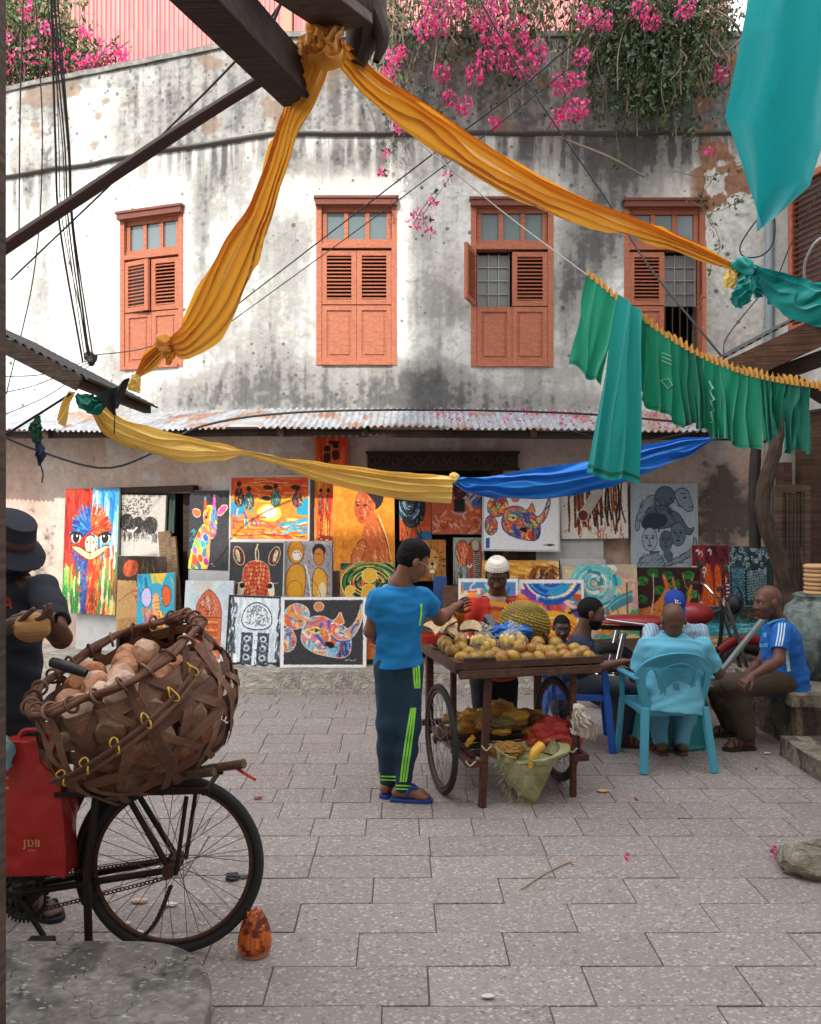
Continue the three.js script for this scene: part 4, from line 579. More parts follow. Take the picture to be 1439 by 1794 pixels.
const ART = {
  ostrich: art(200, 440, '#c43a22', (k) => {
    k.R('#3f9fd0', 52, 0, 48, 45); k.R('#c9401f', 50, 45, 50, 30); k.H(70, ['#b3261a', '#d8492a', '#8e1c1a'], 0, 0, 50, 50, 1.57, 20, 4, 0.1); k.H(60, ['#3d9fd2', '#1c6fb4', '#8fd0e6', '#e8f0ea'], 52, 0, 48, 45, 1.57, 18, 4, 0.1); k.H(60, ['#3a9a3c', '#7ec04a', '#e8e0a0', '#1f7a4a'], 0, 60, 34, 40, 1.57, 16, 4, 0.1); k.H(60, ['#3a9a3c', '#f0c040', '#f08a2a', '#2a8a4a', '#fff0c0'], 62, 52, 40, 48, 1.57, 16, 4, 0.1);
    for (let i = 0; i < 420; i++) { const a = rr(-3.6, 0.5), r = rr(2, 30), x = 50 + Math.cos(a) * r * 1.05, y = 34 + Math.sin(a) * r * 0.62; k.S(pick(x < 50 ? ['#1b4fa8', '#2a78cc', '#143a84', '#3f9be0'] : ['#c8371c', '#e8642a', '#9c2414', '#f08a40']), 1.3, [x, y, x + Math.cos(a) * 8, y + Math.sin(a) * 5]); }
    for (let i = 0; i < 420; i++) { const y = rr(48, 100), w = mix(34, 16, sstep(48, 70, y)), x = 50 + rr(-w, w); k.S(pick(x < 46 ? ['#1b4fa8', '#2a78cc', '#143a84'] : ['#c8371c', '#e8642a', '#f09a50', '#a82814']), 1.3, [x, y, x + rr(-3, 3), y + 4]); }
    for (const s of [-1, 1]) { k.E('#f2e6d2', 50 + s * 27, 39, 9, 5); k.E('#1a1210', 50 + s * 27, 39.4, 6.5, 4.2); k.E('#fff', 50 + s * 25, 38, 1.6, 1); k.S('#201010', 2, [50 + s * 15, 38, 50 + s * 26, 34, 50 + s * 38, 37]); }
    k.B('#f0dcb8', [38, 46, 42, 38, 50, 37, 58, 38, 63, 46, 52, 56, 49, 56], '#3a2416', 1); k.B('#e8c898', [10, 46, 30, 46, 50, 53, 70, 46, 90, 45, 66, 54, 50, 58, 34, 54], '#5a2a16', 0.8); k.S('#5a3420', 1.2, [50, 40, 50, 55]); k.E('#3a2416', 44, 43, 1.6, 1); k.E('#3a2416', 56, 43, 1.6, 1);
  }),
  elephantsInk: art(170, 220, '#b9b4ae', (k) => { for (let i = 0; i < 150; i++) k.E('#4b4642', rr(6, 70), 4 + rnd() * 28, rr(0.8, 1.8), rr(0.8, 1.4)); for (const [x, y, r] of [[20, 44, 15], [44, 48, 14], [70, 48, 15]]) { k.E('#26221f', x, y, r, r * 0.95); k.H(50, ['#8c867f', '#0d0b0a', '#5a544f'], x - r, y - r, r * 2, r * 2, 1.3, 8, 1, 0.8); } k.S('#d8d2c8', 3, [22, 56, 32, 60, 42, 52]); k.H(40, ['#1a1715'], 10, 56, 76, 8, 1.57, 12, 1, 0.1); }),
  brownBatik: art(170, 190, '#c69a62', (k) => { k.R('#2e2016', 0, 0, 100, 32); k.H(40, ['#8a6a20', '#5a3c1a', '#3a2a14'], 30, 2, 70, 28, 1.4, 14, 1.4, 0.4); k.B('#c8532a', [10, 6, 40, 4, 42, 24, 12, 30]); k.H(30, ['#5a1c0c'], 12, 8, 28, 20, 0.5, 6, 1, 2); const q = [28, 44, 50, 36, 66, 50, 66, 78, 42, 76, 40, 58]; k.B('#c8502a', q); spots(k, '#f0c080', q, 90, 28, 36, 40, 42, 1.6); k.S('#8a5a2a', 1, [4, 60, 20, 50, 34, 46]); for (let i = 0; i < 9; i++) k.S('#8a6438', 0.9, [4, 84 + i * 2, 40, 78 + i * 3, 90, 86 + i * 2]); }),
  elephantColour: art(170, 230, '#2fa9c9', (k) => { k.P('#f2c440', [35, 0, 80, 0, 62, 30, 44, 30]); k.H(40, COOL.concat(['#f4d46a']), 0, 0, 100, 40, 1.2, 18, 6, 0.4, 0.4); k.B('#3fa8cc', [28, 24, 50, 16, 72, 22, 74, 44, 62, 60, 40, 60, 30, 44]); k.B('#c9c4ea', [10, 36, 24, 22, 38, 30, 40, 56, 26, 64, 12, 54], '#2a2f6a', 1.4); k.B('#e2622a', [66, 26, 84, 22, 94, 40, 86, 62, 72, 62, 68, 46], '#3a1a10', 1.4); k.B('#e8b070', [42, 36, 60, 36, 62, 70, 58, 100, 44, 100, 40, 66]); k.H(40, ['#a8582a', '#f4d8a0', '#c87a40'], 42, 40, 18, 58, 0.1, 12, 1.2, 0.2); k.H(40, ['#e05a8a', '#f08a3a', '#8a4ab0', '#f6c945'], 14, 60, 30, 40, 1.4, 14, 4, 0.3); k.H(26, ['#f08a2a', '#d84a1a', '#f6d05a'], 60, 66, 30, 34, 1.5, 14, 4, 0.3); k.E('#221008', 40, 46, 1.8, 1.4); k.E('#221008', 61, 46, 1.8, 1.4); }),
  giraffe: art(170, 300, '#39383c', (k) => {
    const neck = [0, 92, 10, 70, 22, 52, 36, 40, 54, 48, 54, 68, 50, 104, 24, 104, 0, 104], head = [34, 30, 40, 20, 56, 18, 68, 26, 70, 40, 66, 58, 56, 62, 46, 56, 38, 44];
    k.B('#f3e04a', neck); k.clip(neck, () => { k.H(40, ['#e85a2a', '#2aa6c4', '#e46ab0', '#f3a02a', '#2f62c0', '#6cc04a'], 0, 42, 54, 60, 1.2, 8, 8, 1); for (const [x, y, c] of [[24, 56, '#e4572a'], [36, 68, '#2aa6c4'], [16, 76, '#d860b4'], [30, 86, '#d8522a'], [42, 60, '#2f62c0'], [44, 90, '#b83a90']]) k.E(c, x, y, 7, 5, 0.4, '#f8f2b0', 0.8); }); k.H(20, ['#2aa6d0', '#3ad0c0'], 6, 48, 20, 26, 2.6, 6, 1.4, 0.4);
    k.B('#f0c23a', head, '#f6e8c0', 1); k.clip(head, () => { k.H(40, ['#f6e05a', '#e8702a', '#d84a9a', '#f0a030'], 34, 18, 34, 44, 1.2, 9, 4, 0.7); k.H(24, ['#2f62c0', '#4aa0e0', '#c05ad0'], 54, 20, 14, 24, 1.3, 8, 3, 0.4); k.E('#e4527a', 60, 57, 8, 3); }); k.B('#e8702a', [6, 26, 14, 22, 30, 26, 26, 34, 14, 34], '#f4c0d8', 1.2); k.B('#d85aa0', [68, 28, 80, 18, 97, 19, 88, 28, 74, 33], '#f6d890', 1.2); k.P('#e85a2a', [36, 10, 41, 9, 44, 24, 36, 25]); k.P('#d860c0', [58, 8, 64, 7, 66, 24, 58, 22]); k.E('#2aa6d0', 39, 9, 3.4, 2); k.E('#f0a0c0', 61, 7, 3.4, 2); k.E('#1a1010', 42, 34, 3.2, 1.6); k.S('#d8d8d8', 0.6, [56, 93, 62, 92, 60, 96, 66, 96]);
  }),
  savannah: art(280, 240, '#d9591c', (k) => { k.R('#d8491a', 0, 0, 100, 30); k.R('#e88f2a', 0, 30, 100, 34); k.R('#e0802a', 0, 64, 100, 36); k.H(60, FIRE, 0, 0, 100, 40, 0.1, 24, 3, 0.2, 0.5); k.P('#2a9cc0', [0, 40, 18, 36, 16, 60, 0, 62]); k.P('#2a9cc0', [84, 36, 100, 34, 100, 62, 86, 60]); k.E('#f8d060', 50, 58, 16, 15); k.E('#fff6d8', 50, 56, 10, 10); k.H(90, FIRE.concat(['#fff0c8', '#f6c24a', '#e04a7a']), 0, 66, 100, 32, 0.15, 20, 2.4, 0.5); k.H(16, ['#2aa0d0', '#58c0e0'], 60, 70, 36, 22, -0.3, 16, 3.4, 0.2); k.H(26, ['#2aa0d0', '#e04a8a', '#f0f0e0', '#7a3fa0'], 2, 36, 34, 34, 1.5, 14, 2, 0.3); for (const [x, y, c, t] of [[10, 10, '#3a1a10', 34], [23, 18, '#1d5a6a', 30], [58, 14, '#1f6a6a', 30], [86, 18, '#5a3050', 26]]) { k.E('#1c100c', x, y, 3.2, 4.4); k.B(c, [x - 4, y + 6, x + 4, y + 6, x + 8, y + 8 + t * 0.6, x, y + 6 + t, x - 7, y + 8 + t * 0.6], '#1c100c', 0.8); k.H(14, ['#e8602a', '#2aa0c0', '#f0c040'], x - 5, y + 6, 10, t * 0.8, 1.5, 8, 1, 0.4); } for (const [x, y] of [[48, 16], [84, 16], [46, 34]]) k.E('#20120e', x, y, 6.5, 3.6, 0.2); k.S('#3a1a10', 1, [4, 94, 40, 92, 96, 96]); k.S('#f2ecd8', 0.7, [30, 8, 48, 5, 58, 8, 74, 9]); }),
  doorOrange: art(180, 280, '#c9d4d8', (k) => { k.H(30, ['#a9c2d0', '#e6e2da', '#d8b494'], 0, 0, 100, 100, 0.4, 24, 10, 1, 0.4); doorArt(k, ['#c9d4d8', '#b4c6d0'], '#c9673e', '#c45a22', '#7a2f16', '#f2c07a'); k.H(26, ['#f0ead8', '#c49a7a'], 10, 88, 80, 12, 0, 30, 3, 0.1); }),
  donkey: art(200, 210, '#3b3b40', (k) => { for (const s of [-1, 1]) { const X = (x) => 50 + s * x; k.B('#5a2c20', [X(22), 40, X(24), 16, X(40), 4, X(46), 20, X(36), 42], '#e8c8a0', 1.6); k.B('#ead8b4', [X(30), 36, X(32), 18, X(39), 10, X(41), 22, X(35), 36]); k.H(14, ['#4a2a1c'], 50 + s * 36 - 5, 14, 10, 22, 1.3, 6, 0.8, 0.5); } const h = [20, 104, 24, 66, 26, 44, 38, 34, 50, 32, 62, 34, 74, 44, 76, 66, 80, 104]; k.B('#d4552c', h, '#e8b48a', 1.4); k.clip(h, () => { k.H(70, ['#e88a5a', '#b83a1c', '#f2c8a0', '#8a2412'], 20, 34, 60, 66, 1.57, 20, 2, 0.25); for (let i = 0; i < 9; i++) { k.S('#8a2412', 1.4, [50, 40 + i * 7, 40, 36 + i * 8, 28, 40 + i * 8]); k.S('#8a2412', 1.4, [50, 40 + i * 7, 60, 36 + i * 8, 72, 40 + i * 8]); } }); k.S('#f4e0b8', 2.4, [50, 34, 46, 18, 52, 3]); k.S('#f4e0b8', 1.6, [53, 34, 55, 20, 50, 8]); for (const s of [-1, 1]) { k.B('#f2e2c8', [50 + s * 20, 72, 50 + s * 34, 70, 50 + s * 36, 100, 50 + s * 26, 100]); k.E('#3a1c10', 50 + s * 26, 78, 5, 5); k.E('#0c0606', 50 + s * 26, 79, 2.6, 3.4); k.S('#f4ead8', 0.9, [50 + s * 30, 74, 50 + s * 42, 72]); } }),
  doorInk: art(200, 260, '#dfe9ef', (k) => { k.H(150, ['#ffffff', '#cfdde6', '#b4c4ce'], 0, 0, 100, 100, 1.5, 12, 5, 0.5, 0.6); k.R('#1d2226', 0, 0, 100, 2.5); k.R('#1d2226', 0, 0, 3, 100); k.R('#1d2226', 97, 0, 3, 100); k.H(70, ['#1d2226', '#30383e'], 0, 0, 14, 100, 1.57, 12, 2.4, 0.3, 0.7); k.H(70, ['#1d2226', '#30383e'], 88, 0, 12, 100, 1.57, 12, 2.4, 0.3, 0.7); k.H(40, ['#1d2226'], 0, 86, 100, 8, 0, 14, 2.6, 0.2, 0.85); k.B('#e8f0f4', [24, 44, 26, 18, 50, 6, 76, 18, 78, 44], '#2a3238', 1.4); k.clip([28, 40, 32, 18, 50, 10, 70, 18, 74, 40], () => k.H(130, ['#2a3238', '#4a545c'], 28, 10, 46, 30, 1.2, 6, 0.9, 3)); k.R('#3a444c', 26, 48, 20, 40); k.R('#3a444c', 54, 48, 20, 40); k.R('#e4edf2', 46, 46, 8, 44); for (const x of [36, 64]) for (const y of [56, 68, 80]) { k.E('#c8d4dc', x, y, 6, 4.4); k.E('#20282e', x, y, 2.6, 2); } k.H(90, ['#e4edf2', '#14191d'], 27, 49, 46, 38, 1.5, 5, 0.9, 1.4); for (let i = 0; i < 9; i++) k.R(i % 2 ? '#f0f4f6' : '#1a1f23', 12 + i * 8.6, 90, 8.6, 3); }),
  figures: art(180, 210, '#a8a4a8', (k) => { k.H(120, ['#7e7c82', '#c6c2c4', '#5e5a60', '#b89ab0'], 0, 0, 100, 100, 1.3, 10, 2, 0.8); k.E('#d8922a', 24, 18, 17, 20, 0, '#4a2410', 1.2); k.E('#f2efe6', 26, 24, 10, 9); k.S('#3a2010', 1, [20, 20, 30, 16, 34, 26]); k.B('#dfa032', [6, 48, 22, 36, 42, 42, 46, 66, 40, 104, 6, 104, 2, 74], '#5a2c10', 1.2); k.E('#e8a42a', 22, 84, 16, 17, 0, '#8a4a14', 0.8); k.E('#2f2a2c', 72, 16, 14, 12); k.E('#d88a34', 72, 26, 11, 15, 0, '#4a2410', 1); k.S('#4a2410', 1, [66, 22, 72, 21, 78, 24]); k.B('#e6a834', [58, 62, 66, 44, 80, 46, 92, 62, 88, 104, 60, 104], '#5a2c10', 1.2); k.B('#f0d8a8', [70, 76, 82, 66, 90, 84, 84, 104, 72, 104]); k.S('#e8e4e0', 3, [44, 40, 52, 60, 56, 100]); k.S('#8a5a20', 1.2, [60, 66, 72, 78, 78, 100]); }),
  rhinoBlack: art(300, 250, '#f4f4f2', (k) => { k.R('#38383b', 4, 4, 92, 92); k.g.save(); k.g.beginPath(); k.g.rect(4, 4, 92, 92); k.g.clip(); k.g.translate(2, 4); k.g.scale(0.96, 0.94); rhino(k, '#f4d8d0', ['#e8604a', '#f2a04a', '#f4e0a0', '#4ab0e0', '#2a60c0', '#f0f0f0', '#e884b0', '#8ad0e8']); k.g.restore(); k.S('#e8e8e8', 0.7, [76, 90, 80, 88, 82, 91, 88, 89]); }),
  maasai: art(120, 380, '#d8401a', (k) => { k.R('#e8701e', 0, 40, 100, 60); k.H(80, FIRE, 0, 0, 100, 100, 1.5, 20, 10, 0.2, 0.4); for (const [x, y] of [[36, 12], [62, 9]]) { k.E('#2a0e08', x, y, 10, 3); k.B('#3a120a', [x - 12, y + 4, x + 12, y + 4, x + 10, y + 14, x - 10, y + 14]); k.S('#2a0e08', 2, [x - 16, y + 16, x - 18, y - 4]); } k.E('#2a0e08', 56, 6, 17, 1.6); for (const [x, c] of [[18, '#b02a12'], [40, '#c43a14'], [66, '#1f5a70'], [84, '#2a7a80']]) { k.E('#1c0a06', x, 52, 5, 2); k.B(c, [x - 8, 55, x + 8, 55, x + 10, 76, x, 82, x - 10, 76]); k.H(18, ['#f0a030', '#2aa0b0', '#5a1408'], x - 8, 56, 14, 22, 1.5, 4, 1.6, 0.3); k.S('#1c0a06', 1.6, [x - 2, 80, x - 1, 96]); k.S('#1c0a06', 1.6, [x + 4, 80, x + 3, 96]); } k.H(16, ['#6a1c0a'], 4, 95, 92, 4, 0, 20, 2, 0.1); }),
  portrait: art(220, 310, '#e0871c', (k) => { k.H(260, ['#e89a2a', '#d4740f', '#f0ac3a', '#c96a12'], 0, 0, 100, 100, 1.2, 10, 4, 1.5, 0.35); k.B('#1c1214', [50, 12, 62, 0, 82, 6, 84, 22, 74, 34, 58, 32]); k.B('#b8532a', [34, 24, 44, 10, 62, 10, 70, 24, 66, 38, 54, 48, 44, 50, 36, 42, 34, 34]); k.B('#1c1214', [44, 10, 58, 6, 74, 14, 72, 32, 64, 22, 52, 14]); k.H(22, ['#e0a070', '#e8744a', '#f0c8a0', '#8a2f18'], 40, 16, 22, 26, 1.3, 4, 1.8, 1, 0.6); k.E('#2a100a', 40, 29, 2.6, 1.2); k.E('#2a100a', 52, 29, 2.8, 1.2); k.S('#2a100a', 1, [36, 26, 40, 25, 43, 26]); k.S('#6a2410', 1, [45, 30, 42, 37, 46, 38]); k.B('#a8281a', [40, 43, 46, 41, 52, 43, 46, 46]); k.E('#c86a3a', 66, 30, 3.4, 4.2); k.B('#c4602a', [52, 44, 68, 34, 76, 52, 90, 68, 96, 100, 40, 104, 34, 84, 46, 66]); k.H(40, ['#e8b070', '#e89a4a', '#9a3a18', '#d87a3a'], 48, 52, 40, 46, 1.1, 8, 2.4, 0.5, 0.6); k.S('#8a2f14', 1.4, [72, 44, 84, 60, 92, 84, 94, 104]); k.S('#f6dcae', 1.2, [74, 40, 87, 62, 94, 88]); k.B('#c8702e', [26, 90, 36, 72, 50, 64, 54, 74, 46, 90, 34, 100], '#7a2c12', 1); k.H(12, ['#f0d0a0', '#a8381c'], 32, 70, 18, 24, 0.8, 6, 1.4, 1.2, 0.7); }),
  spiral: art(190, 150, '#1e2a2a', (k) => { k.arcs(['#e8c030', '#4aa050', '#2a8a7a', '#e86a2a', '#1f5a3a', '#d8d060'], 55, 52, 8, 70, 90, 3); k.E('#e8b83a', 54, 34, 14, 20, 0, '#f8e8a0', 1.4); k.B('#e0a82a', [42, 62, 54, 54, 66, 62, 72, 104, 36, 104], '#f8e8a0', 1.4); k.E('#e8b83a', 18, 72, 9, 12, 0, '#f8e8a0', 1.2); k.B('#e0a82a', [8, 90, 18, 84, 28, 90, 30, 104, 6, 104], '#f8e8a0', 1.2); k.E('#e8b83a', 86, 70, 9, 12, 0, '#f8e8a0', 1.2); }),
  acacia: art(90, 150, '#e8883a', (k) => { k.H(50, FIRE.concat(['#f4d8b0']), 0, 0, 100, 60, 0.1, 30, 8, 0.3, 0.5); k.E('#8a3a1a', 50, 34, 50, 16); k.S('#4a1c0c', 7, [50, 36, 48, 60, 50, 90]); k.R('#2a3a1c', 0, 86, 100, 14); }),
  necklace: art(130, 190, '#c8551c', (k) => { k.R('#b8481a', 60, 0, 40, 70); k.R('#2f6a90', 56, 80, 44, 20); k.E('#17181c', 40, 30, 42, 44); k.arcs(['#2a5a8a', '#8ab8d0', '#0c0c10', '#3a4a5a'], 30, 20, 8, 44, 40, 3, 0, 3.2); for (let i = 0; i < 90; i++) k.E('#c8d4dc', rr(6, 76), rr(8, 90), 1, 0.8); k.H(40, ['#100c0c', '#3a1810', '#8a2c14'], 4, 62, 66, 38, 1.5, 12, 2, 0.3); }),
  redWoman: art(190, 210, '#b4532f', (k) => { k.R('#2f62a8', 60, 0, 40, 48); k.H(24, ['#8ab4d8', '#d8e0e4', '#1a3a7a', '#e0906a'], 60, 0, 40, 46, -0.9, 16, 4, 0.3); for (let i = 0; i < 9; i++) k.E('#d8906a', rr(62, 98), rr(20, 60), 5, 4); k.B('#3a1810', [40, 0, 68, 0, 72, 22, 62, 34, 48, 34, 40, 20]); k.B('#8a2c20', [48, 18, 56, 15, 64, 18, 56, 23]); k.R('#120c0c', 44, 34, 22, 24); k.S('#8ab0c8', 2, [40, 58, 55, 66, 70, 58]); k.B('#b8552e', [2, 70, 40, 58, 56, 68, 72, 58, 102, 66, 102, 104, 0, 104]); k.H(50, ['#d8906a', '#8a3018', '#e0b098', '#a04a6a'], 0, 62, 100, 40, 0.6, 12, 4, 1.4, 0.7); }),
  lion: art(130, 160, '#b8702a', (k) => { k.H(80, ['#c8842f', '#a05a1e', '#d89a48'], 0, 0, 100, 100, 1, 14, 6, 1, 0.5); for (let i = 0; i < 360; i++) { const a = rr(0, 6.28), r = rr(18, 42), x = 58 + Math.cos(a) * r * 0.9, y = 54 + Math.sin(a) * r * 1.1; k.S(pick(['#7a4418', '#4a2a12', '#a8682a', '#c89048']), 1.6, [x, y, x + Math.cos(a) * 9, y + Math.sin(a) * 9]); } k.E('#c8904a', 58, 50, 20, 28); k.B('#e8c890', [46, 58, 58, 52, 70, 58, 68, 76, 58, 82, 48, 76]); k.E('#1c100a', 58, 58, 6, 4); for (const s of [-1, 1]) k.E('#1c100a', 58 + s * 11, 42, 4, 2); k.S('#2a160c', 1.4, [58, 60, 58, 70, 48, 72]); k.S('#2a160c', 1.4, [58, 70, 68, 72]); k.E('#f0e4cc', 58, 78, 8, 4); }),
  redElephant: art(140, 190, '#8fa09a', (k) => { k.H(60, ['#5a5450', '#2a2624', '#8a807a', '#b4aca4'], 0, 50, 60, 50, 1.57, 30, 3, 0.02); k.B('#c4552c', [6, 18, 22, 4, 44, 8, 52, 30, 44, 60, 26, 62, 8, 44], '#5a1c10', 1.6); k.H(34, ['#8a2a16', '#e8925a', '#f0c8a0'], 8, 10, 40, 46, 1.2, 14, 2, 0.6); k.B('#a8482a', [44, 8, 70, 2, 92, 10, 94, 50, 88, 104, 52, 104, 50, 60]); k.B('#a8b4a4', [58, 6, 82, 4, 84, 26, 62, 28]); k.B('#3a3230', [62, 28, 84, 26, 88, 60, 86, 104, 72, 104, 70, 60]); for (let i = 0; i < 18; i++) k.S('#c8c0b4', 1.4, [64, 32 + i * 4, 74, 34 + i * 4, 86, 31 + i * 4]); k.S('#f0e8d8', 4, [46, 60, 52, 66, 58, 58]); k.E('#180c0a', 52, 14, 3, 2); }),
  rhinoWhite: art(280, 210, '#eef0f0', (k) => { k.g.save(); k.g.translate(4, -2); k.g.scale(0.86, 0.98); rhino(k, '#3a3a8a', ['#e8502a', '#f0962a', '#f4d24a', '#2a8ab0', '#1f4a9a', '#7a3a8a', '#2aa08a', '#c8341c']); k.g.restore(); k.R('#2a5aa0', 3, 80, 5, 18); k.H(10, ['#1a1a1a'], 80, 90, 12, 2, 0, 6, 1.4, 0.1); }),
  locks: art(230, 190, '#e4ddd4', (k) => { k.H(90, ['#c8beb4', '#8a8078', '#b04a2a', '#f4f0ea'], 0, 0, 100, 100, 0.6, 6, 1, 2, 0.7); for (let i = 0; i < 44; i++) { const x = rr(8, 94), l = rr(46, 92); k.S(pick(['#2e1c16', '#5a2c1a', '#8a4422', '#3a2a24', '#b05a2a']), rr(2, 3.6), [x, -2, x + rr(-5, 5), l * 0.5, x + rr(-4, 6), l]); } k.P('#b8b2a8', [46, 16, 64, 18, 40, 62, 26, 54]); k.E('#c8c2b8', 54, 16, 10, 6); k.E('#6a2a1c', 33, 58, 8, 10, 0, '#d8d2c8', 1.4); k.H(24, ['#a83418', '#d0622a'], 20, 60, 70, 34, 1.5, 18, 1.4, 0.2); }),
  faces: art(240, 300, '#b4c2cc', (k) => { const D = '#2a3a46', M = '#5a6f7e', L = '#8fa2b0'; k.B(M, [18, 40, 30, 26, 56, 26, 70, 40, 62, 52, 40, 54, 22, 50], D, 1); k.B(L, [6, 56, 8, 38, 20, 18, 36, 12, 40, 22, 24, 30, 14, 44, 12, 56], D, 0.9); k.H(40, [D, M], 8, 14, 30, 34, 0.6, 5, 0.8, 1.5); k.B(M, [36, 10, 50, 2, 66, 8, 66, 22, 50, 28, 38, 22], D, 1); k.B(L, [64, 8, 84, 4, 92, 24, 94, 32, 84, 34, 76, 28, 68, 22], D, 1); k.E(D, 81, 17, 2.6, 1.2); k.S(D, 1, [86, 28, 92, 28]); k.S(D, 1, [74, 12, 82, 12]); k.H(50, [D, '#40525f'], 34, 16, 36, 34, 1.2, 8, 1.4, 0.8); k.B(D, [14, 46, 26, 34, 52, 36, 56, 48, 34, 56, 18, 54]); k.B(M, [56, 32, 72, 34, 86, 56, 96, 50, 90, 62, 76, 58], D, 1); face(k, 70, 60, 14, '#667b8a', D); face(k, 52, 68, 12, '#566a78', D); face(k, 28, 66, 14, '#a2b2be', D); k.R(D, 28, 80, 14, 2); k.B(L, [6, 104, 12, 90, 28, 82, 44, 84, 52, 96, 46, 104], D, 0.9); k.B(M, [46, 78, 60, 78, 64, 90, 52, 94]); k.B(L, [40, 100, 66, 88, 94, 76, 92, 62, 98, 66, 98, 82, 70, 94], D, 0.9); k.H(60, [D, M], 8, 84, 84, 14, -0.3, 6, 0.7, 0.6); k.S(D, 0.5, [72, 94, 80, 92, 86, 95]); }),
  amber: art(260, 80, '#d8962a', (k) => { k.H(80, ['#e8b04a', '#c87a1a', '#f4dca0', '#a85a14', '#f0c868'], 0, 0, 100, 100, 0.8, 26, 8, 0.8, 0.7); k.B('#8a4a1a', [60, 40, 72, 14, 92, 26, 98, 70, 80, 96, 62, 84]); k.H(30, ['#f4e8cc', '#4a260c', '#e8a03a'], 60, 20, 38, 70, 1.2, 24, 3, 0.8); k.B('#6a3410', [28, 90, 38, 60, 48, 70, 46, 104, 28, 104]); k.E('#f2e4c4', 56, 92, 8, 18); }),
  swirlA: art(210, 150, '#f2f2f0', (k) => { k.R('#5a8ac0', 4, 6, 92, 90); k.g.save(); k.g.beginPath(); k.g.rect(4, 6, 92, 90); k.g.clip(); k.arcs(BRIGHT, 40, 110, 14, 90, 110, 7, 3, 6.3); k.H(40, BRIGHT, 4, 6, 92, 90, 1, 16, 4, 1.4); k.S('#1a1a2a', 3, [70, 0, 86, 40, 70, 100]); k.g.restore(); }),
  swirlB: art(240, 150, '#f2f2f0', (k) => { k.R('#c8502a', 4, 6, 92, 90); k.g.save(); k.g.beginPath(); k.g.rect(4, 6, 92, 90); k.g.clip(); k.H(110, BRIGHT, 0, 0, 100, 100, 0.3, 26, 7, 0.8); k.arcs(['#1c4fb0', '#2b9fd8', '#7b3fa0', '#f3e6d0'], 50, -10, 14, 50, 26, 8, 0.3, 2.8); k.S('#16161e', 4, [0, 90, 30, 58, 56, 66, 96, 44]); k.arcs(FIRE, 52, 110, 20, 60, 30, 6, 3.4, 6); k.g.restore(); }),
  dhow: art(270, 250, '#cdb894', (k) => { k.H(120, ['#f0d090', '#e8b488', '#d8c8b0', '#f4e8cc', '#d88aa0'], 0, 0, 100, 100, 1.2, 24, 7, 0.8, 0.6); k.arcs(['#3ab0c0', '#62cad0', '#2a8ea0', '#e8f0e4', '#8ad0c8'], 42, 26, 6, 36, 90, 4); k.E(null, 40, 26, 8, 8, 0, '#6a7a84', 1.2); k.E(null, 42, 24, 5, 5, 0, '#6a7a84', 1); for (let i = 0; i < 8; i++) k.S(pick(['#2a9aaa', '#6a7a84', '#7ac8cc']), 2.2, [52, 66 + i, 64, 48 + i * 2, 92, 36 + i * 2]); k.S('#7a5a44', 2.4, [86, 26, 85, 50, 86, 82]); k.B('#6a5444', [70, 82, 84, 78, 98, 82, 84, 87]); k.H(40, ['#e88a2a', '#d8602a', '#f0c040', '#3aa060', '#2a9aa0'], 40, 80, 60, 20, -0.2, 22, 4, 0.3); k.H(14, ['#2aa060', '#58c080'], 92, 50, 8, 34, 1.5, 14, 4, 0.2); k.H(40, ['#a86a34', '#d89a5a', '#f0c890'], 40, 56, 40, 28, 1.2, 12, 2, 0.4); }),
  jungle: art(230, 220, '#3c1a1a', (k) => { for (const [x, y] of [[14, 20], [30, 8], [64, 26], [86, 12], [90, 40], [12, 48], [40, 34], [66, 58], [12, 86], [40, 90], [70, 88], [92, 84], [52, 12]]) { k.E(pick(['#2a7a34', '#1f6430', '#3a9444']), x, y, 9, 7); k.H(10, ['#56b04a', '#174a22'], x - 8, y - 6, 16, 12, 0.6, 6, 1.4, 1); } const G = '#e0813c', gp = [[0, 60, 20, 62, 40, 48, 52, 24, 58, 24, 54, 50, 48, 70, 54, 104, 46, 104, 40, 76, 24, 78, 18, 104, 10, 104, 8, 76, 0, 74], [46, 8, 54, 22, 62, 50, 70, 66, 72, 104, 66, 104, 62, 74, 54, 50, 44, 14], [94, 6, 90, 40, 84, 60, 80, 60, 86, 30], [60, 10, 66, 30, 72, 44, 68, 46, 60, 26]]; for (const p of gp) { k.B(G, p); spots(k, '#7a2a14', p, 130, 0, 0, 100, 104, 1.1); } k.S('#e8d8c4', 1.4, [30, 10, 32, 40, 26, 70, 30, 100]); k.S('#c8d060', 1, [76, 8, 80, 30, 88, 34]); k.E('#e888b0', 4, 24, 5, 4); }),
  redGiraffes: art(130, 230, '#7a2030', (k) => { k.H(40, ['#b83428', '#4a1828', '#8a3a4a'], 0, 0, 100, 100, 1.5, 14, 8, 0.3); for (const p of [[2, 104, 20, 92, 34, 60, 36, 30, 46, 26, 56, 60, 60, 104], [58, 104, 62, 60, 60, 34, 70, 28, 82, 60, 88, 104]]) { k.B('#e8601c', p, '#c83a14', 2); spots(k, '#f6c070', p, 130, 0, 24, 100, 80, 1.4); } for (let i = 0; i < 40; i++) { const x = rr(2, 98), y = rr(0, 98); if (y > 30 && x > 30 && x < 76) continue; k.S(pick(['#f0e6e0', '#2a1a24', '#d8cac8']), 3.4, [x, y, x + 5, y - 3, x + 8, y + 2, x + 6, y + 6]); } for (let i = 0; i < 14; i++) { k.R(i % 2 ? '#f4ece4' : '#5a1a24', 0, 30 + i * 3.4, 12, 3.4); k.R(i % 2 ? '#f4ece4' : '#5a1a24', 90, 60 + i * 3, 10, 3); } }),
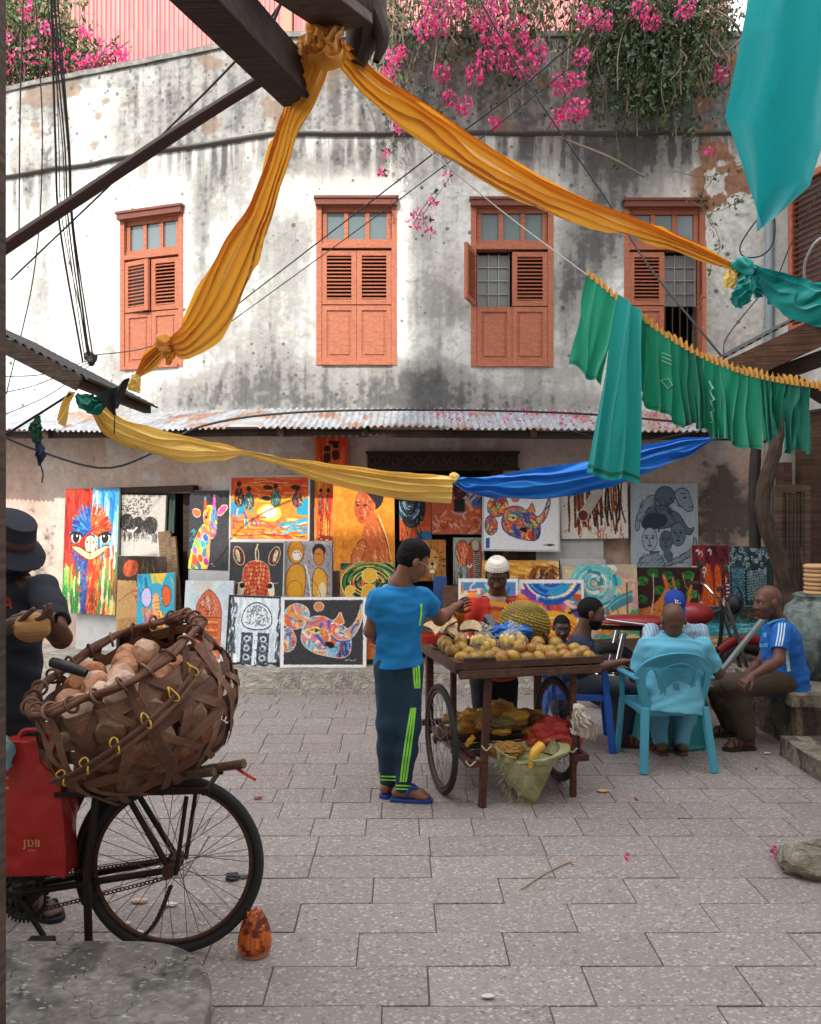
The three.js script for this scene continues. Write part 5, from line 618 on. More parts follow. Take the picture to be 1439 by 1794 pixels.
  tealPattern: art(160, 230, '#243c42', (k) => { for (let i = 0; i < 70; i++) { const x = rr(2, 96), y = rr(0, 44); k.E(null, x, y, rr(2, 5), rr(1.5, 3.4), rnd() * 3, pick(['#8fb0b4', '#c4d4d0', '#4a7078']), 1.8); } for (let r = 0; r < 22; r++) for (let c = 0; c < 6; c++) k.E(pick(['#5a9ab0', '#7ab4c4', '#3f7f98']), 6 + c * 5.4 + (r % 2) * 2.6, 36 + r * 3, 2.2, 1.3); for (let r = 0; r < 11; r++) for (let c = 0; c < 7; c++) { k.S(pick(['#8ab0b4', '#a8c4c4']), 1.6, [42 + c * 7, 44 + r * 4.4 - c * 0.8, 45 + c * 7, 41 + r * 4.4 - c * 0.8, 48 + c * 7, 45 + r * 4.4 - c * 0.8]); } k.S('#122024', 3, [40, 40, 38, 70, 42, 96]); for (let r = 0; r < 10; r++) for (let c = 0; c < 3; c++) k.E('#6fa4b4', 84 + c * 5, 70 + r * 3, 2, 1.2); }),
  lagoon: art(240, 130, '#2a5a58', (k) => { k.R('#1d4444', 0, 0, 100, 34); k.H(60, ['#12302c', '#3a6a50', '#7a3a24', '#5a8a78', '#8ab0a0'], 0, 0, 100, 40, 0.3, 14, 3, 1); k.R('#2a98b0', 0, 40, 100, 34); k.E('#8adce4', 62, 54, 22, 12); k.H(40, ['#3ab4c8', '#8adce4', '#1a7a94'], 0, 42, 100, 30, 0, 22, 3, 0.1); k.R('#d8c494', 0, 72, 100, 28); k.H(50, ['#c89a5a', '#8a5a34', '#e8dcb4', '#d8782a'], 0, 72, 100, 28, 0.2, 16, 4, 0.3); k.H(12, ['#7a3418', '#4a200e'], 60, 4, 40, 20, 0.5, 20, 2.4, 0.2); }),
};
const white = mat(C(0.72, 0.72, 0.7), 0.85, { map: weaveTex }), rawWood = wood(C(0.42, 0.27, 0.16)), stretcherM = mat(C(0.5, 0.45, 0.38), 0.9, { map: weaveTex });
function wallPoint(px, py, out) { const a = (px - 720) / F; let d, r; if (px >= 480) d = 8.6 - out; else { const bx = B.x + NL.x * out, bz = -(B.z + NL.z * out); r = (bx - bz * a) / (0.9484 + 0.317 * a); d = bz + 0.317 * r; } return at(px, py, d); }
function painting(name, label, key, x0, y0, x1, y1, out, roll = 0, lean = 0.1, border = 0) {
  const bl = wallPoint(x0, y1, out), br = wallPoint(x1, y1, out), tl = wallPoint(x0, y0, out), w = bl.distanceTo(br), h = tl.distanceTo(bl) / Math.cos(lean), base = bl.clone().add(br).multiplyScalar(0.5);
  const t = thing(name, label, 'painting', base, 'paintings leaning on the wall'); t.rotation.set(0, Math.atan2(-(br.z - bl.z), br.x - bl.x), roll); t.rotation.order = 'YXZ'; t.rotation.x = -lean;
  mesh('stretcher', box(w, h, 0.028, 0, h / 2, -0.015, 0.003), border ? white : stretcherM, t);
  const m = mat('#ffffff', 0.78, { map: ART[key], bumpMap: noiseBump, bumpScale: 0.0015 }), b = border * w;
  mesh('canvas', new THREE.PlaneGeometry(w - 2 * b - 0.006, h - 2 * b - 0.006).translate(0, h / 2, 0.0015), m, t);
  if (border) mesh('margin', join([box(w, b, 0.008, 0, b / 2, 0.003), box(w, b, 0.008, 0, h - b / 2, 0.003), box(b, h - 2 * b, 0.008, -w / 2 + b / 2, h / 2, 0.003), box(b, h - 2 * b, 0.008, w / 2 - b / 2, h / 2, 0.003)]), white, t);
  return t;
}
const PT = (label, key, r, out, roll, lean, border) => painting('painting', label, key, ...r, out, roll, lean, border);
PT('tall canvas of a blue and red ostrich head with a pale beak', 'ostrich', [108, 858, 203, 1076], 0.2, 0, 0.05);
PT('grey canvas of dark elephants and lions hung in the left doorway', 'elephantsInk', [204, 868, 288, 978], 0.1, -0.02, 0.03);
PT('brown batik with a dark top behind the small colourful elephant', 'brownBatik', [203, 976, 292, 1110], 0.22, 0, 0.06);
PT('small tilted canvas of a rainbow elephant on turquoise behind the basket', 'elephantColour', [240, 1006, 306, 1100], 0.36, 0.07, 0.12);
PT('canvas of a rainbow giraffe head on black', 'giraffe', [330, 860, 402, 998], 0.12, 0, 0.04);
PT('orange savannah canvas of robed figures before a white sun', 'savannah', [402, 834, 543, 948], 0.14, 0, 0.04, 0.02);
PT('canvas of an orange carved door under a pointed arch', 'doorOrange', [318, 1020, 404, 1172], 0.4, 0.02, 0.12);
PT('canvas of a red donkey face with upright ears on black', 'donkey', [400, 949, 498, 1050], 0.24, 0, 0.06, 0.02);
PT('black and white canvas of an arched carved door', 'doorInk', [393, 1046, 496, 1180], 0.42, -0.015, 0.12);
PT('canvas of yellow rounded figures on grey beside the donkey', 'figures', [498, 948, 583, 1052], 0.22, 0, 0.06);
PT('white bordered canvas of a colourful rhinoceros head on black', 'rhinoBlack', [491, 1047, 643, 1170], 0.42, 0, 0.1);
PT('long narrow red batik of standing robed silhouettes', 'maasai', [552, 763, 611, 948], 0.1, 0, 0.02);
PT('orange canvas of a woman with her hair in a bun', 'portrait', [585, 838, 693, 1000], 0.3, 0.01, 0.06);
PT('small canvas of yellow figures in a green spiral behind the customer', 'spiral', [597, 986, 692, 1052], 0.34, 0.01, 0.08);
PT('sliver of an orange tree canvas beside the black rhinoceros canvas', 'acacia', [640, 1080, 690, 1168], 0.3, 0, 0.1);
PT('dark canvas of blue bead necklaces beside the doorway', 'necklace', [700, 862, 757, 948], 0.06, 0, 0.02);
PT('red brown canvas of a woman with a black neck below the blue cloth', 'redWoman', [758, 842, 845, 936], 0.08, 0, 0.02);
PT('brown canvas of a lion face beside the customer', 'lion', [726, 946, 782, 1018], 0.1, 0, 0.04);
PT('canvas of a red elephant with a dark ribbed trunk', 'redElephant', [795, 942, 850, 1024], 0.12, 0, 0.04);
PT('white canvas of a colourful rhinoceros head under the blue cloth', 'rhinoWhite', [845, 862, 982, 966], 0.2, -0.015, 0.05, 0.018);
PT('canvas of brown dangling locks on white', 'locks', [984, 846, 1102, 944], 0.14, 0.01, 0.04);
PT('pale canvas of many blue grey faces on the right wall', 'faces', [1106, 846, 1225, 996], 0.1, 0, 0.03);
PT('wide amber abstract canvas behind the seller', 'amber', [846, 982, 981, 1032], 0.3, 0, 0.08);
PT('white bordered abstract of curved bright bands behind the seller', 'swirlA', [804, 1014, 910, 1120], 0.44, 0, 0.1);
PT('white bordered abstract in red and blue behind the child', 'swirlB', [909, 1016, 1026, 1125], 0.42, 0, 0.1);
PT('large canvas of turquoise swirls and a sailing boat', 'dhow', [990, 990, 1122, 1120], 0.36, 0.02, 0.08);
PT('canvas of orange giraffes among green bushes', 'jungle', [1112, 994, 1226, 1112], 0.26, 0, 0.06);
PT('canvas of red giraffes with striped edges', 'redGiraffes', [1214, 955, 1280, 1064], 0.2, 0, 0.05);
PT('canvas of teal bead patterns at the right end of the row', 'tealPattern', [1280, 957, 1352, 1064], 0.2, 0, 0.05);
PT('wide canvas of a turquoise lagoon behind the motorcycle', 'lagoon', [1220, 1062, 1345, 1135], 0.3, 0, 0.06);
// blank boards between the canvases
const board = (label, r, out, roll, m, th = 0.02, lean = 0.06) => { const bl = wallPoint(r[0], r[3], out), br = wallPoint(r[2], r[3], out), tl = wallPoint(r[0], r[1], out), w = bl.distanceTo(br), h = tl.distanceTo(bl), t = mesh('board', boxUV(box(w, h, th, 0, h / 2, 0, 0.003), 2), m, scene); t.position.copy(bl.add(br).multiplyScalar(0.5)); t.rotation.order = 'YXZ'; t.rotation.set(-lean, r[0] < 480 ? -0.32 : 0, roll); tag(t, label, 'board'); };
board('white chipped board under the giraffe canvas', [330, 1000, 402, 1060], 0.16, 0, white);
board('white plank board below the ostrich canvas', [133, 1076, 204, 1150], 0.12, 0, white);
board('blank white board below the canvas of dangling locks', [940, 944, 1058, 982], 0.1, 0, white);
board('blank white canvas edge above the turquoise swirl canvas', [982, 980, 1062, 1060], 0.24, -0.01, white);
board('tan wooden board leaning in the left doorway', [290, 930, 312, 1100], 0.2, 0.12, rawWood, 0.03);
board('second tan board leaning beside it in the left doorway', [304, 940, 322, 1110], 0.24, 0.13, rawWood, 0.03);
board('dark green canvas back inside the left doorway', [286, 864, 306, 934], 0.02, 0, mat(C(0.05, 0.09, 0.08), 0.9));
board('stack of brown framed boards beside the customer', [776, 1026, 806, 1110], 0.36, 0, wood(C(0.3, 0.15, 0.1)), 0.05);
board('dark blue board behind the handover of money', [760, 1010, 784, 1110], 0.3, 0, mat(C(0.02, 0.08, 0.25), 0.7));
board('carved brown panel low beside the customer', [728, 1060, 762, 1130], 0.4, 0, wood(C(0.28, 0.14, 0.08)), 0.04);
// ---------------------------------------------------------------- people: smooth bodies meshed from joints
function surf(f, lo, hi, c, colorFn) {                                  // surface nets on the field f, cell size c
  const nx = Math.ceil((hi.x - lo.x) / c) + 1, ny = Math.ceil((hi.y - lo.y) / c) + 1, nz = Math.ceil((hi.z - lo.z) / c) + 1, F3 = new Float32Array(nx * ny * nz), id = new Int32Array(nx * ny * nz).fill(-1);
  const I = (i, j, k) => (k * ny + j) * nx + i;
  for (let k = 0; k < nz; k++) for (let j = 0; j < ny; j++) for (let i = 0; i < nx; i++) F3[I(i, j, k)] = f(lo.x + i * c, lo.y + j * c, lo.z + k * c);
  const pos = [], idx = [], E = [[0, 1], [2, 3], [4, 5], [6, 7], [0, 2], [1, 3], [4, 6], [5, 7], [0, 4], [1, 5], [2, 6], [3, 7]], v = new Float32Array(8);
  for (let k = 0; k < nz - 1; k++) for (let j = 0; j < ny - 1; j++) for (let i = 0; i < nx - 1; i++) {
    let m = 0; for (let q = 0; q < 8; q++) { v[q] = F3[I(i + (q & 1), j + ((q >> 1) & 1), k + (q >> 2))]; if (v[q] < 0) m |= 1 << q; }
    if (m === 0 || m === 255) continue;
    let x = 0, y = 0, z = 0, n = 0;
    for (const [a, b] of E) { if (((m >> a) & 1) === ((m >> b) & 1)) continue; const t = v[a] / (v[a] - v[b]); x += mix(a & 1, b & 1, t); y += mix((a >> 1) & 1, (b >> 1) & 1, t); z += mix(a >> 2, b >> 2, t); n++; }
    id[I(i, j, k)] = pos.length / 3; pos.push(lo.x + (i + x / n) * c, lo.y + (j + y / n) * c, lo.z + (k + z / n) * c);
  }
  const quad = (a, b, d, e, flip) => { if (a < 0 || b < 0 || d < 0 || e < 0) return; flip ? idx.push(a, d, b, a, e, d) : idx.push(a, b, d, a, d, e); };
  for (let k = 1; k < nz - 1; k++) for (let j = 1; j < ny - 1; j++) for (let i = 1; i < nx - 1; i++) {
    const s = F3[I(i, j, k)] < 0;
    if (s !== F3[I(i + 1, j, k)] < 0) quad(id[I(i, j - 1, k - 1)], id[I(i, j, k - 1)], id[I(i, j, k)], id[I(i, j - 1, k)], !s);
    if (s !== F3[I(i, j + 1, k)] < 0) quad(id[I(i - 1, j, k - 1)], id[I(i - 1, j, k)], id[I(i, j, k)], id[I(i, j, k - 1)], !s);
    if (s !== F3[I(i, j, k + 1)] < 0) quad(id[I(i - 1, j - 1, k)], id[I(i, j - 1, k)], id[I(i, j, k)], id[I(i - 1, j, k)], !s);
  }
  const g = new THREE.BufferGeometry(), N = [], Cc = [], e = c * 0.4;
  for (let i = 0; i < pos.length; i += 3) { const x = pos[i], y = pos[i + 1], z = pos[i + 2], n = V(f(x + e, y, z) - f(x - e, y, z), f(x, y + e, z) - f(x, y - e, z), f(x, y, z + e) - f(x, y, z - e)).normalize(); N.push(n.x, n.y, n.z); if (colorFn) Cc.push(...colorFn(x, y, z)); }
  g.setAttribute('position', new THREE.Float32BufferAttribute(pos, 3)); g.setAttribute('normal', new THREE.Float32BufferAttribute(N, 3)); if (colorFn) g.setAttribute('color', new THREE.Float32BufferAttribute(Cc, 3));
  const uv = new Float32Array(pos.length / 3 * 2); for (let i = 0; i < pos.length / 3; i++) { uv[i * 2] = (pos[i * 3] + pos[i * 3 + 2]) * 4; uv[i * 2 + 1] = pos[i * 3 + 1] * 4; } g.setAttribute('uv', new THREE.BufferAttribute(uv, 2));
  g.setIndex(idx); return g;
}
const smin = (a, b, k) => { const h = Math.max(k - Math.abs(a - b), 0) / k; return Math.min(a, b) - h * h * k * 0.25; };
const cone = (a, b, ra, rb) => { const ax = a.x, ay = a.y, az = a.z, dx = b.x - ax, dy = b.y - ay, dz = b.z - az, L = dx * dx + dy * dy + dz * dz || 1e-9; return (x, y, z) => { const px = x - ax, py = y - ay, pz = z - az, t = clamp((px * dx + py * dy + pz * dz) / L), qx = px - dx * t, qy = py - dy * t, qz = pz - dz * t; return Math.sqrt(qx * qx + qy * qy + qz * qz) - (ra + (rb - ra) * t); }; };
const ell = (cx, cy, cz, rx, ry, rz) => (x, y, z) => { const a = (x - cx) / rx, b = (y - cy) / ry, c = (z - cz) / rz, k0 = Math.sqrt(a * a + b * b + c * c), k1 = Math.sqrt((a / rx) ** 2 + (b / ry) ** 2 + (c / rz) ** 2) || 1e-6; return k0 * (k0 - 1) / k1; };
const uni = (list, k) => (x, y, z) => { let d = list[0](x, y, z); for (let i = 1; i < list.length; i++) d = smin(d, list[i](x, y, z), k); return d; };
const inFrame = (f, m) => { const e = m.clone().invert().elements; return (x, y, z) => f(e[0] * x + e[4] * y + e[8] * z + e[12], e[1] * x + e[5] * y + e[9] * z + e[13], e[2] * x + e[6] * y + e[10] * z + e[14]); };
const basis = (x, y, z, o) => new THREE.Matrix4().makeBasis(x, y, z).setPosition(o);
function look(fwd, up = V(0, 1, 0), o = V(0, 0, 0)) { const z = fwd.clone().normalize(), x = up.clone().cross(z).normalize(), y = z.clone().cross(x); return basis(x, y, z, o); }
const boundsOf = (pts, pad) => { const b = new THREE.Box3().setFromPoints(pts).expandByScalar(pad); return [b.min, b.max]; };

const cranium = ell(0, 0.028, -0.012, 0.076, 0.092, 0.096), headPrims = [cranium, ell(0, -0.03, 0.02, 0.061, 0.085, 0.068), ell(0, -0.09, 0.046, 0.032, 0.028, 0.03), ell(0.036, -0.028, 0.053, 0.026, 0.028, 0.026), ell(-0.036, -0.028, 0.053, 0.026, 0.028, 0.026), cone(V(-0.036, 0.022, 0.07), V(0.036, 0.022, 0.07), 0.012, 0.012)];
const nose = uni([cone(V(0, 0.008, 0.08), V(0, -0.032, 0.1), 0.008, 0.0135), ell(0.013, -0.038, 0.09, 0.011, 0.009, 0.011), ell(-0.013, -0.038, 0.09, 0.011, 0.009, 0.011)], 0.012), lips = uni([ell(0, -0.064, 0.08, 0.025, 0.0075, 0.012), ell(0, -0.077, 0.078, 0.022, 0.009, 0.012)], 0.004), ears = [ell(0.079, -0.005, -0.008, 0.011, 0.031, 0.02), ell(-0.079, -0.005, -0.008, 0.011, 0.031, 0.02)];
const headBase = uni(headPrims, 0.03), sock = [ell(0.031, 0.002, 0.092, 0.018, 0.011, 0.018), ell(-0.031, 0.002, 0.092, 0.018, 0.011, 0.018)];
const headField = (x, y, z) => { let d = headBase(x, y, z); d = -smin(-d, Math.min(sock[0](x, y, z), sock[1](x, y, z)), 0.012); d = smin(d, nose(x, y, z), 0.012); d = smin(d, lips(x, y, z), 0.008); return smin(d, Math.min(ears[0](x, y, z), ears[1](x, y, z)), 0.01); };
const headGeos = new Map();
function headGeo(tone) {
  const key = tone.join(); if (headGeos.has(key)) return headGeos.get(key).clone();
  const g = surf(headField, V(-0.1, -0.135, -0.125), V(0.1, 0.135, 0.13), 0.005, (x, y, z) => { const lip = lips(x, y, z) < 0.003 ? 1 : 0, brow = z > 0.05 && Math.abs(y - 0.024 - Math.abs(x) * 0.1) < 0.005 && Math.abs(x) > 0.012 && Math.abs(x) < 0.05 ? 1 : 0, n = 1 + 0.12 * n3(x * 30, y * 30, z * 30); return tone.map((c, i) => c * n * (brow ? 0.25 : 1) * (lip ? [0.9, 0.62, 0.65][i] : 1)); });
  headGeos.set(key, g); return g.clone();
}
function handField(wr, f, n, thumb, curl, spread = 0.02) {
  f = f.clone().normalize(); n = n.clone().addScaledVector(f, -n.dot(f)).normalize(); const l = f.clone().cross(n), p = (a, b, c) => wr.clone().addScaledVector(f, a).addScaledVector(l, b).addScaledVector(n, c), list = [cone(p(-0.02, 0, 0), p(0.02, 0, 0), 0.026, 0.027), cone(p(0.03, -0.022, 0), p(0.08, -0.024, 0), 0.015, 0.014), cone(p(0.03, 0, 0), p(0.085, 0, 0), 0.016, 0.014), cone(p(0.03, 0.02, 0), p(0.08, 0.022, 0), 0.015, 0.014)], fing = [], pts = [];
  [[-0.031, 0.062], [-0.011, 0.078], [0.011, 0.082], [0.031, 0.072]].forEach(([o, L], i) => { if (thumb < 0) o = -o; let q = p(0.082, o, 0), a = 0; for (let s = 0; s < 3; s++) { a += curl * (s === 0 ? 0.7 : 1); const len = L * [0.45, 0.32, 0.23][s], nx = q.clone().addScaledVector(f, Math.cos(a) * len).addScaledVector(n, Math.sin(a) * len).addScaledVector(l, o * spread * 8 * len); fing.push(cone(q, nx, 0.0098 - s * 0.0008, 0.009 - s * 0.0008)); pts.push(nx); q = nx; } });
  let q = p(0.025, 0.03 * thumb, 0.004); for (let s = 0; s < 2; s++) { const nx = q.clone().addScaledVector(f, 0.034).addScaledVector(l, (s ? 0.004 : 0.022) * thumb).addScaledVector(n, 0.012 + curl * 0.015); fing.push(cone(q, nx, 0.0125 - s * 0.002, 0.0105 - s * 0.001)); pts.push(nx); q = nx; }
  const palm = uni(list, 0.02), fg = (x, y, z) => { let d = 1; for (const c of fing) d = Math.min(d, c(x, y, z)); return d; };
  return { f: (x, y, z) => smin(palm(x, y, z), fg(x, y, z), 0.006), box: boundsOf([...pts, wr, p(0.09, 0.04, 0), p(0.09, -0.04, 0)], 0.035) };
}
// torso profile in its own frame: y from pelvis (0) to neck base (L)
function torsoField(L, rows, k = 1) { return (x, y, z) => { const t = y / L; let i = 0; while (i < rows.length - 2 && t > rows[i + 1][0]) i++; const u = sstep(rows[i][0], rows[i + 1][0], t), a = mix(rows[i][1], rows[i + 1][1], u) * k, b = mix(rows[i][2], rows[i + 1][2], u) * k, o = mix(rows[i][3] || 0, rows[i + 1][3] || 0, u); const zz = z - o, d = (Math.sqrt((x / a) ** 2 + (zz / b) ** 2) - 1) * Math.min(a, b); return Math.max(d, Math.max(rows[0][0] * L - y, y - rows[rows.length - 1][0] * L)); }; }
const SKIN = mat(C(1, 1, 1), 0.55, { vertexColors: true, bumpMap: noiseBump, bumpScale: 0.0006 });
const FABRIC = phys(C(1, 1, 1), 0.9, { vertexColors: true, sheen: 0.3, bumpMap: weaveTex, bumpScale: 0.0008 });
const flatC = (c, v = 0.06) => (x, y, z) => { const n = 1 + v * n3(x * 14, y * 14, z * 14); return [c[0] * n, c[1] * n, c[2] * n]; };
const HAIRM = phys(C(0.6, 0.6, 0.6), 0.7, { specularIntensity: 0.35, vertexColors: true, bumpMap: noiseBump, bumpScale: 0.004 });
const onSurface = (f, px, py, d0, off = 0.004) => { const o = at(px, py, d0), dir = at(px, py, d0 + 1).sub(o).normalize(); let t = 0; for (let i = 0; i < 90; i++) { const q = f(o.x + dir.x * t, o.y + dir.y * t, o.z + dir.z * t); if (q < off) break; t += Math.max(q * 0.7, 0.0015); if (t > 1.4) break; } return o.addScaledVector(dir, t); };
// a printed patch laid on a garment from the front of its own frame M
const printPatch = (f, M, x0, x1, y0, y1, z = 0.35) => { const dir = V(0, 0, -1).transformDirection(M); return sheet((u, v) => { const o = V(mix(x0, x1, u), mix(y0, y1, v), z).applyMatrix4(M); let last = 9; for (let i = 0; i < 120; i++) { const q = f(o.x, o.y, o.z); if (q < 0.003 || q > last) break; last = q; o.addScaledVector(dir, Math.max(q * 0.6, 0.001)); } return o; }, 24, 10); };
// a band of dye lying on a garment: path in pixels, half width in pixels
const dyeBand = (f, path, hw, d0, n = 24) => sheet((u, v) => { const k = u * (path.length - 1), i = Math.min(path.length - 2, Math.floor(k)), q = k - i, x = mix(path[i][0], path[i + 1][0], q), y = mix(path[i][1], path[i + 1][1], q); const dx = path[i + 1][0] - path[i][0], dy = path[i + 1][1] - path[i][1], l = Math.hypot(dx, dy); return onSurface(f, x - dy / l * hw * (v * 2 - 1), y + dx / l * hw * (v * 2 - 1), d0); }, n, 2);

function person(o) {
  const J = {}; for (const k in o.J) J[k] = at(...o.J[k]);
  const K = o.size || 1, base = V(J.pelvis.x, 0, J.pelvis.z), t = thing('person', o.label, 'person', base), tone = o.skin;
  const up = J.neck.clone().sub(J.pelvis), L = up.length(); up.normalize();
  let xa = J.shL.clone().sub(J.shR); xa.addScaledVector(up, -xa.dot(up)).normalize(); const fw = xa.clone().cross(up), TM = basis(xa, up, fw, J.pelvis), w = o.wide || 1;
  // skin
  const HM = look(o.face, o.headUp || V(0, 1, 0), J.head), hs = (o.headScale || 1) * K; HM.scale(V(hs, hs, hs));
  const parts = [headGeo(tone).applyMatrix4(HM)], neckTop = V(0, -0.025, -0.022).applyMatrix4(HM);
  const arm = [], ap = []; for (const s of ['L', 'R']) if (J['el' + s]) { const a = J['sh' + s], b = J['el' + s], c = J['wr' + s], m = b.clone().lerp(c, 0.35); arm.push(cone(a, b, 0.05 * K, 0.039 * K), cone(b, m, 0.039 * K, 0.04 * K), cone(m, c, 0.04 * K, 0.026 * K)); ap.push(a, b, c); }
  const sk = uni([cone(neckTop, J.neck.clone().addScaledVector(up, -0.02), 0.056 * K, 0.06 * K), cone(J.shL, J.shR, 0.05 * K, 0.05 * K), cone(J.neck, J.pelvis, 0.07 * K, 0.08 * K), ...arm], 0.03);
  parts.push(surf(sk, ...boundsOf([neckTop, J.neck, J.pelvis, ...ap], 0.09), 0.012, flatC(tone, 0.08)));
  for (const s of ['L', 'R']) if (o['hand' + s]) { const h = o['hand' + s], hf = handField(J['wr' + s], V(...h.f), V(...h.n), h.thumb, h.curl, h.spread); parts.push(surf(hf.f, ...hf.box, 0.0045, flatC(tone.map((c) => c * 1.05), 0.08))); }
  const sole = o.sole && mat(C(...o.sole), 0.8);
  for (const s of ['L', 'R']) if (J['an' + s] && o['toe' + s]) {
    const a = J['an' + s], f = V(...o['toe' + s]).setY(0).normalize(), g = (d, y, l = 0) => V(a.x + f.x * d - f.z * l, y, a.z + f.z * d + f.x * l), y0 = o.floor?.[s] || 0.018;
    const fs = uni([cone(a, g(-0.01, 0.06 + y0), 0.04, 0.04), cone(g(-0.035, 0.034 + y0), g(0.11, 0.028 + y0), 0.034, 0.034), cone(g(0.03, 0.055 + y0), g(0.12, 0.03 + y0), 0.034, 0.024), ...[-0.028, -0.01, 0.008, 0.026].map((l, i) => cone(g(0.1, 0.02 + y0, l), g(0.165 - Math.abs(i - 1) * 0.008, 0.015 + y0, l * 1.15), 0.016, 0.011))], 0.02);
    parts.push(surf(fs, ...boundsOf([a, g(-0.06, 0), g(0.18, 0), g(0.1, 0, 0.04), g(0.1, 0, -0.04)], 0.05), 0.007, flatC(tone, 0.08)));
    if (sole) {
      const sh = new THREE.Shape(); sh.moveTo(-0.07, -0.03); sh.bezierCurveTo(-0.09, 0.03, -0.05, 0.035, 0, 0.032); sh.bezierCurveTo(0.06, 0.035, 0.1, 0.055, 0.15, 0.045); sh.bezierCurveTo(0.2, 0.03, 0.2, -0.03, 0.15, -0.042); sh.bezierCurveTo(0.08, -0.045, -0.04, -0.045, -0.07, -0.03);
      const sg = new THREE.ExtrudeGeometry(sh, { depth: 0.016, bevelEnabled: true, bevelSize: 0.003, bevelThickness: 0.003, bevelSegments: 2 }); sg.rotateX(-Math.PI / 2); sg.applyMatrix4(basis(f, V(0, 1, 0), V(-f.z, 0, f.x), V(a.x, y0 - 0.015, a.z)));
      const sd = mesh('sandal', sg, sole, t, true), strap = (pts, r) => tube(pts, r, 14, 6), st = o.straps === 'thong' ? [strap([g(0.11, y0 + 0.05, 0), g(0.06, y0 + 0.075, 0.03), g(0.02, y0 + 0.03, 0.046)], 0.011), strap([g(0.11, y0 + 0.05, 0), g(0.06, y0 + 0.075, -0.03), g(0.02, y0 + 0.03, -0.046)], 0.011)] : [0.03, 0.075, 0.115].map((d) => strap([g(d, y0, 0.05), g(d, y0 + 0.05, 0.036), g(d, y0 + 0.075 - d * 0.2, 0), g(d, y0 + 0.05, -0.036), g(d, y0, -0.05)], 0.009));
      sd.add(mesh('strap', join(st), sole, t, true));
    }
  }
  const body = mesh('body', join(parts), SKIN, t, true);
  for (const s of [-1, 1]) { const e = new THREE.SphereGeometry(0.0112 * hs, 12, 10), p = V(s * 0.031, 0.001, 0.0725).applyMatrix4(HM), q = V(s * 0.031, -0.002, 0.0806).applyMatrix4(HM); mesh('eye', e.translate(p.x, p.y, p.z), mat(C(0.3, 0.25, 0.21), 0.35), t, true); mesh('iris', new THREE.SphereGeometry(0.0052 * hs, 10, 8).translate(q.x, q.y, q.z), mat(C(0.01, 0.006, 0.004), 0.2), t, true); }
  // hair, beard
  const hf = (f, lo, hi, c, name, m = HAIRM, cell = 0.006) => mesh(name, surf(f, lo, hi, cell, flatC(c, 0.25)).applyMatrix4(HM), m, t, true), hb = [V(-0.13, -0.15, -0.16), V(0.13, 0.17, 0.17)];
  if (o.hair) { const h = o.hair; hf((x, y, z) => { const th = h.thick * (1 + h.top * sstep(0.03, 0.12, y) + 0.35 * n3(x * 60, y * 60, z * 60)), line = mix(-0.055, 0.062, sstep(-0.03, 0.06, z)) + h.line; return Math.max(cranium(x, y, z) - th, line - y, -(cranium(x, y, z) + 0.012)); }, ...hb, h.c, 'hair'); }
  if (o.beard) hf((x, y, z) => Math.max(headBase(x, y, z) - 0.006 - 0.003 * n3(x * 70, y * 70, z * 70), y + 0.05 + (Math.abs(x) < 0.03 && z > 0.06 && y > -0.082 ? 0.05 : 0), -0.012 - z), ...hb, o.beard, 'beard');
  // shirt
  const wr = o.wrinkle ?? 0.009, shirtC = o.shirt, rows = o.rows || [[-0.2, 0.168, 0.118], [0.1, 0.16, 0.112], [0.35, 0.152, 0.108], [0.7, 0.172, 0.12], [0.88, 0.165, 0.1], [0.97, 0.1, 0.082], [1.03, 0.064, 0.066]];
  const tf = inFrame(torsoField(L, rows.map((r) => [r[0], r[1] * w * K, r[2] * w * K, (r[3] || 0)]), 1), TM), sl = [], cuts = [], sp = [];
  for (const s of ['L', 'R']) if (J['el' + s]) { const a = J['sh' + s], b = J['el' + s], c = J['wr' + s]; if (o.sleeve === 'long') { const m = c.clone().lerp(b, 0.12); sl.push(cone(a, b, 0.068 * K, 0.055 * K), cone(b, m, 0.056 * K, 0.044 * K)); sp.push(a, b, m); } else { const k = o.sleeve || 0.62, e = a.clone().lerp(b, k); sl.push(cone(a, a.clone().lerp(b, k + 0.12), 0.07 * K, 0.064 * K)); cuts.push([e, b.clone().sub(a).normalize()]); sp.push(a, e); } }
  const il = TM.clone().invert(), sleeveF = (x, y, z) => { let d = 1; for (let i = 0; i < sl.length; i++) { let q = sl[i](x, y, z); if (cuts[i]) { const [e, n] = cuts[i]; q = Math.max(q, (x - e.x) * n.x + (y - e.y) * n.y + (z - e.z) * n.z); } d = smin(d, q, 0.03); } return d; };
  const shirtF = (x, y, z) => { const e = il.elements, lx = e[0] * x + e[4] * y + e[8] * z + e[12], ly = e[1] * x + e[5] * y + e[9] * z + e[13]; const fold = wr * (n3(x * 7, y * 16, z * 7) + 0.4 * n3(x * 24 + y * 14, y * 20 - x * 12, z * 24) + 0.5 * n3(lx * 16 + 3, ly * 30, z * 9) + 0.45 * Math.sin(ly * 30 + 7 * n3(x * 5, y * 5, z * 5) + lx * 22) * sstep(0.25, 0.0, ly - L * 0.35)); return smin(tf(x, y, z), sleeveF(x, y, z), 0.05) + fold; };
  const sb = boundsOf([J.neck.clone().addScaledVector(up, 0.06), J.pelvis.clone().addScaledVector(up, -0.2 * L), J.shL, J.shR, ...sp], 0.2 * w);
  const cf = typeof shirtC === 'function' ? (x, y, z) => shirtC(V(x, y, z).applyMatrix4(il), L) : flatC(shirtC);
  const shirt = mesh('shirt', surf(shirtF, ...sb, 0.0105, cf), FABRIC, t, true);
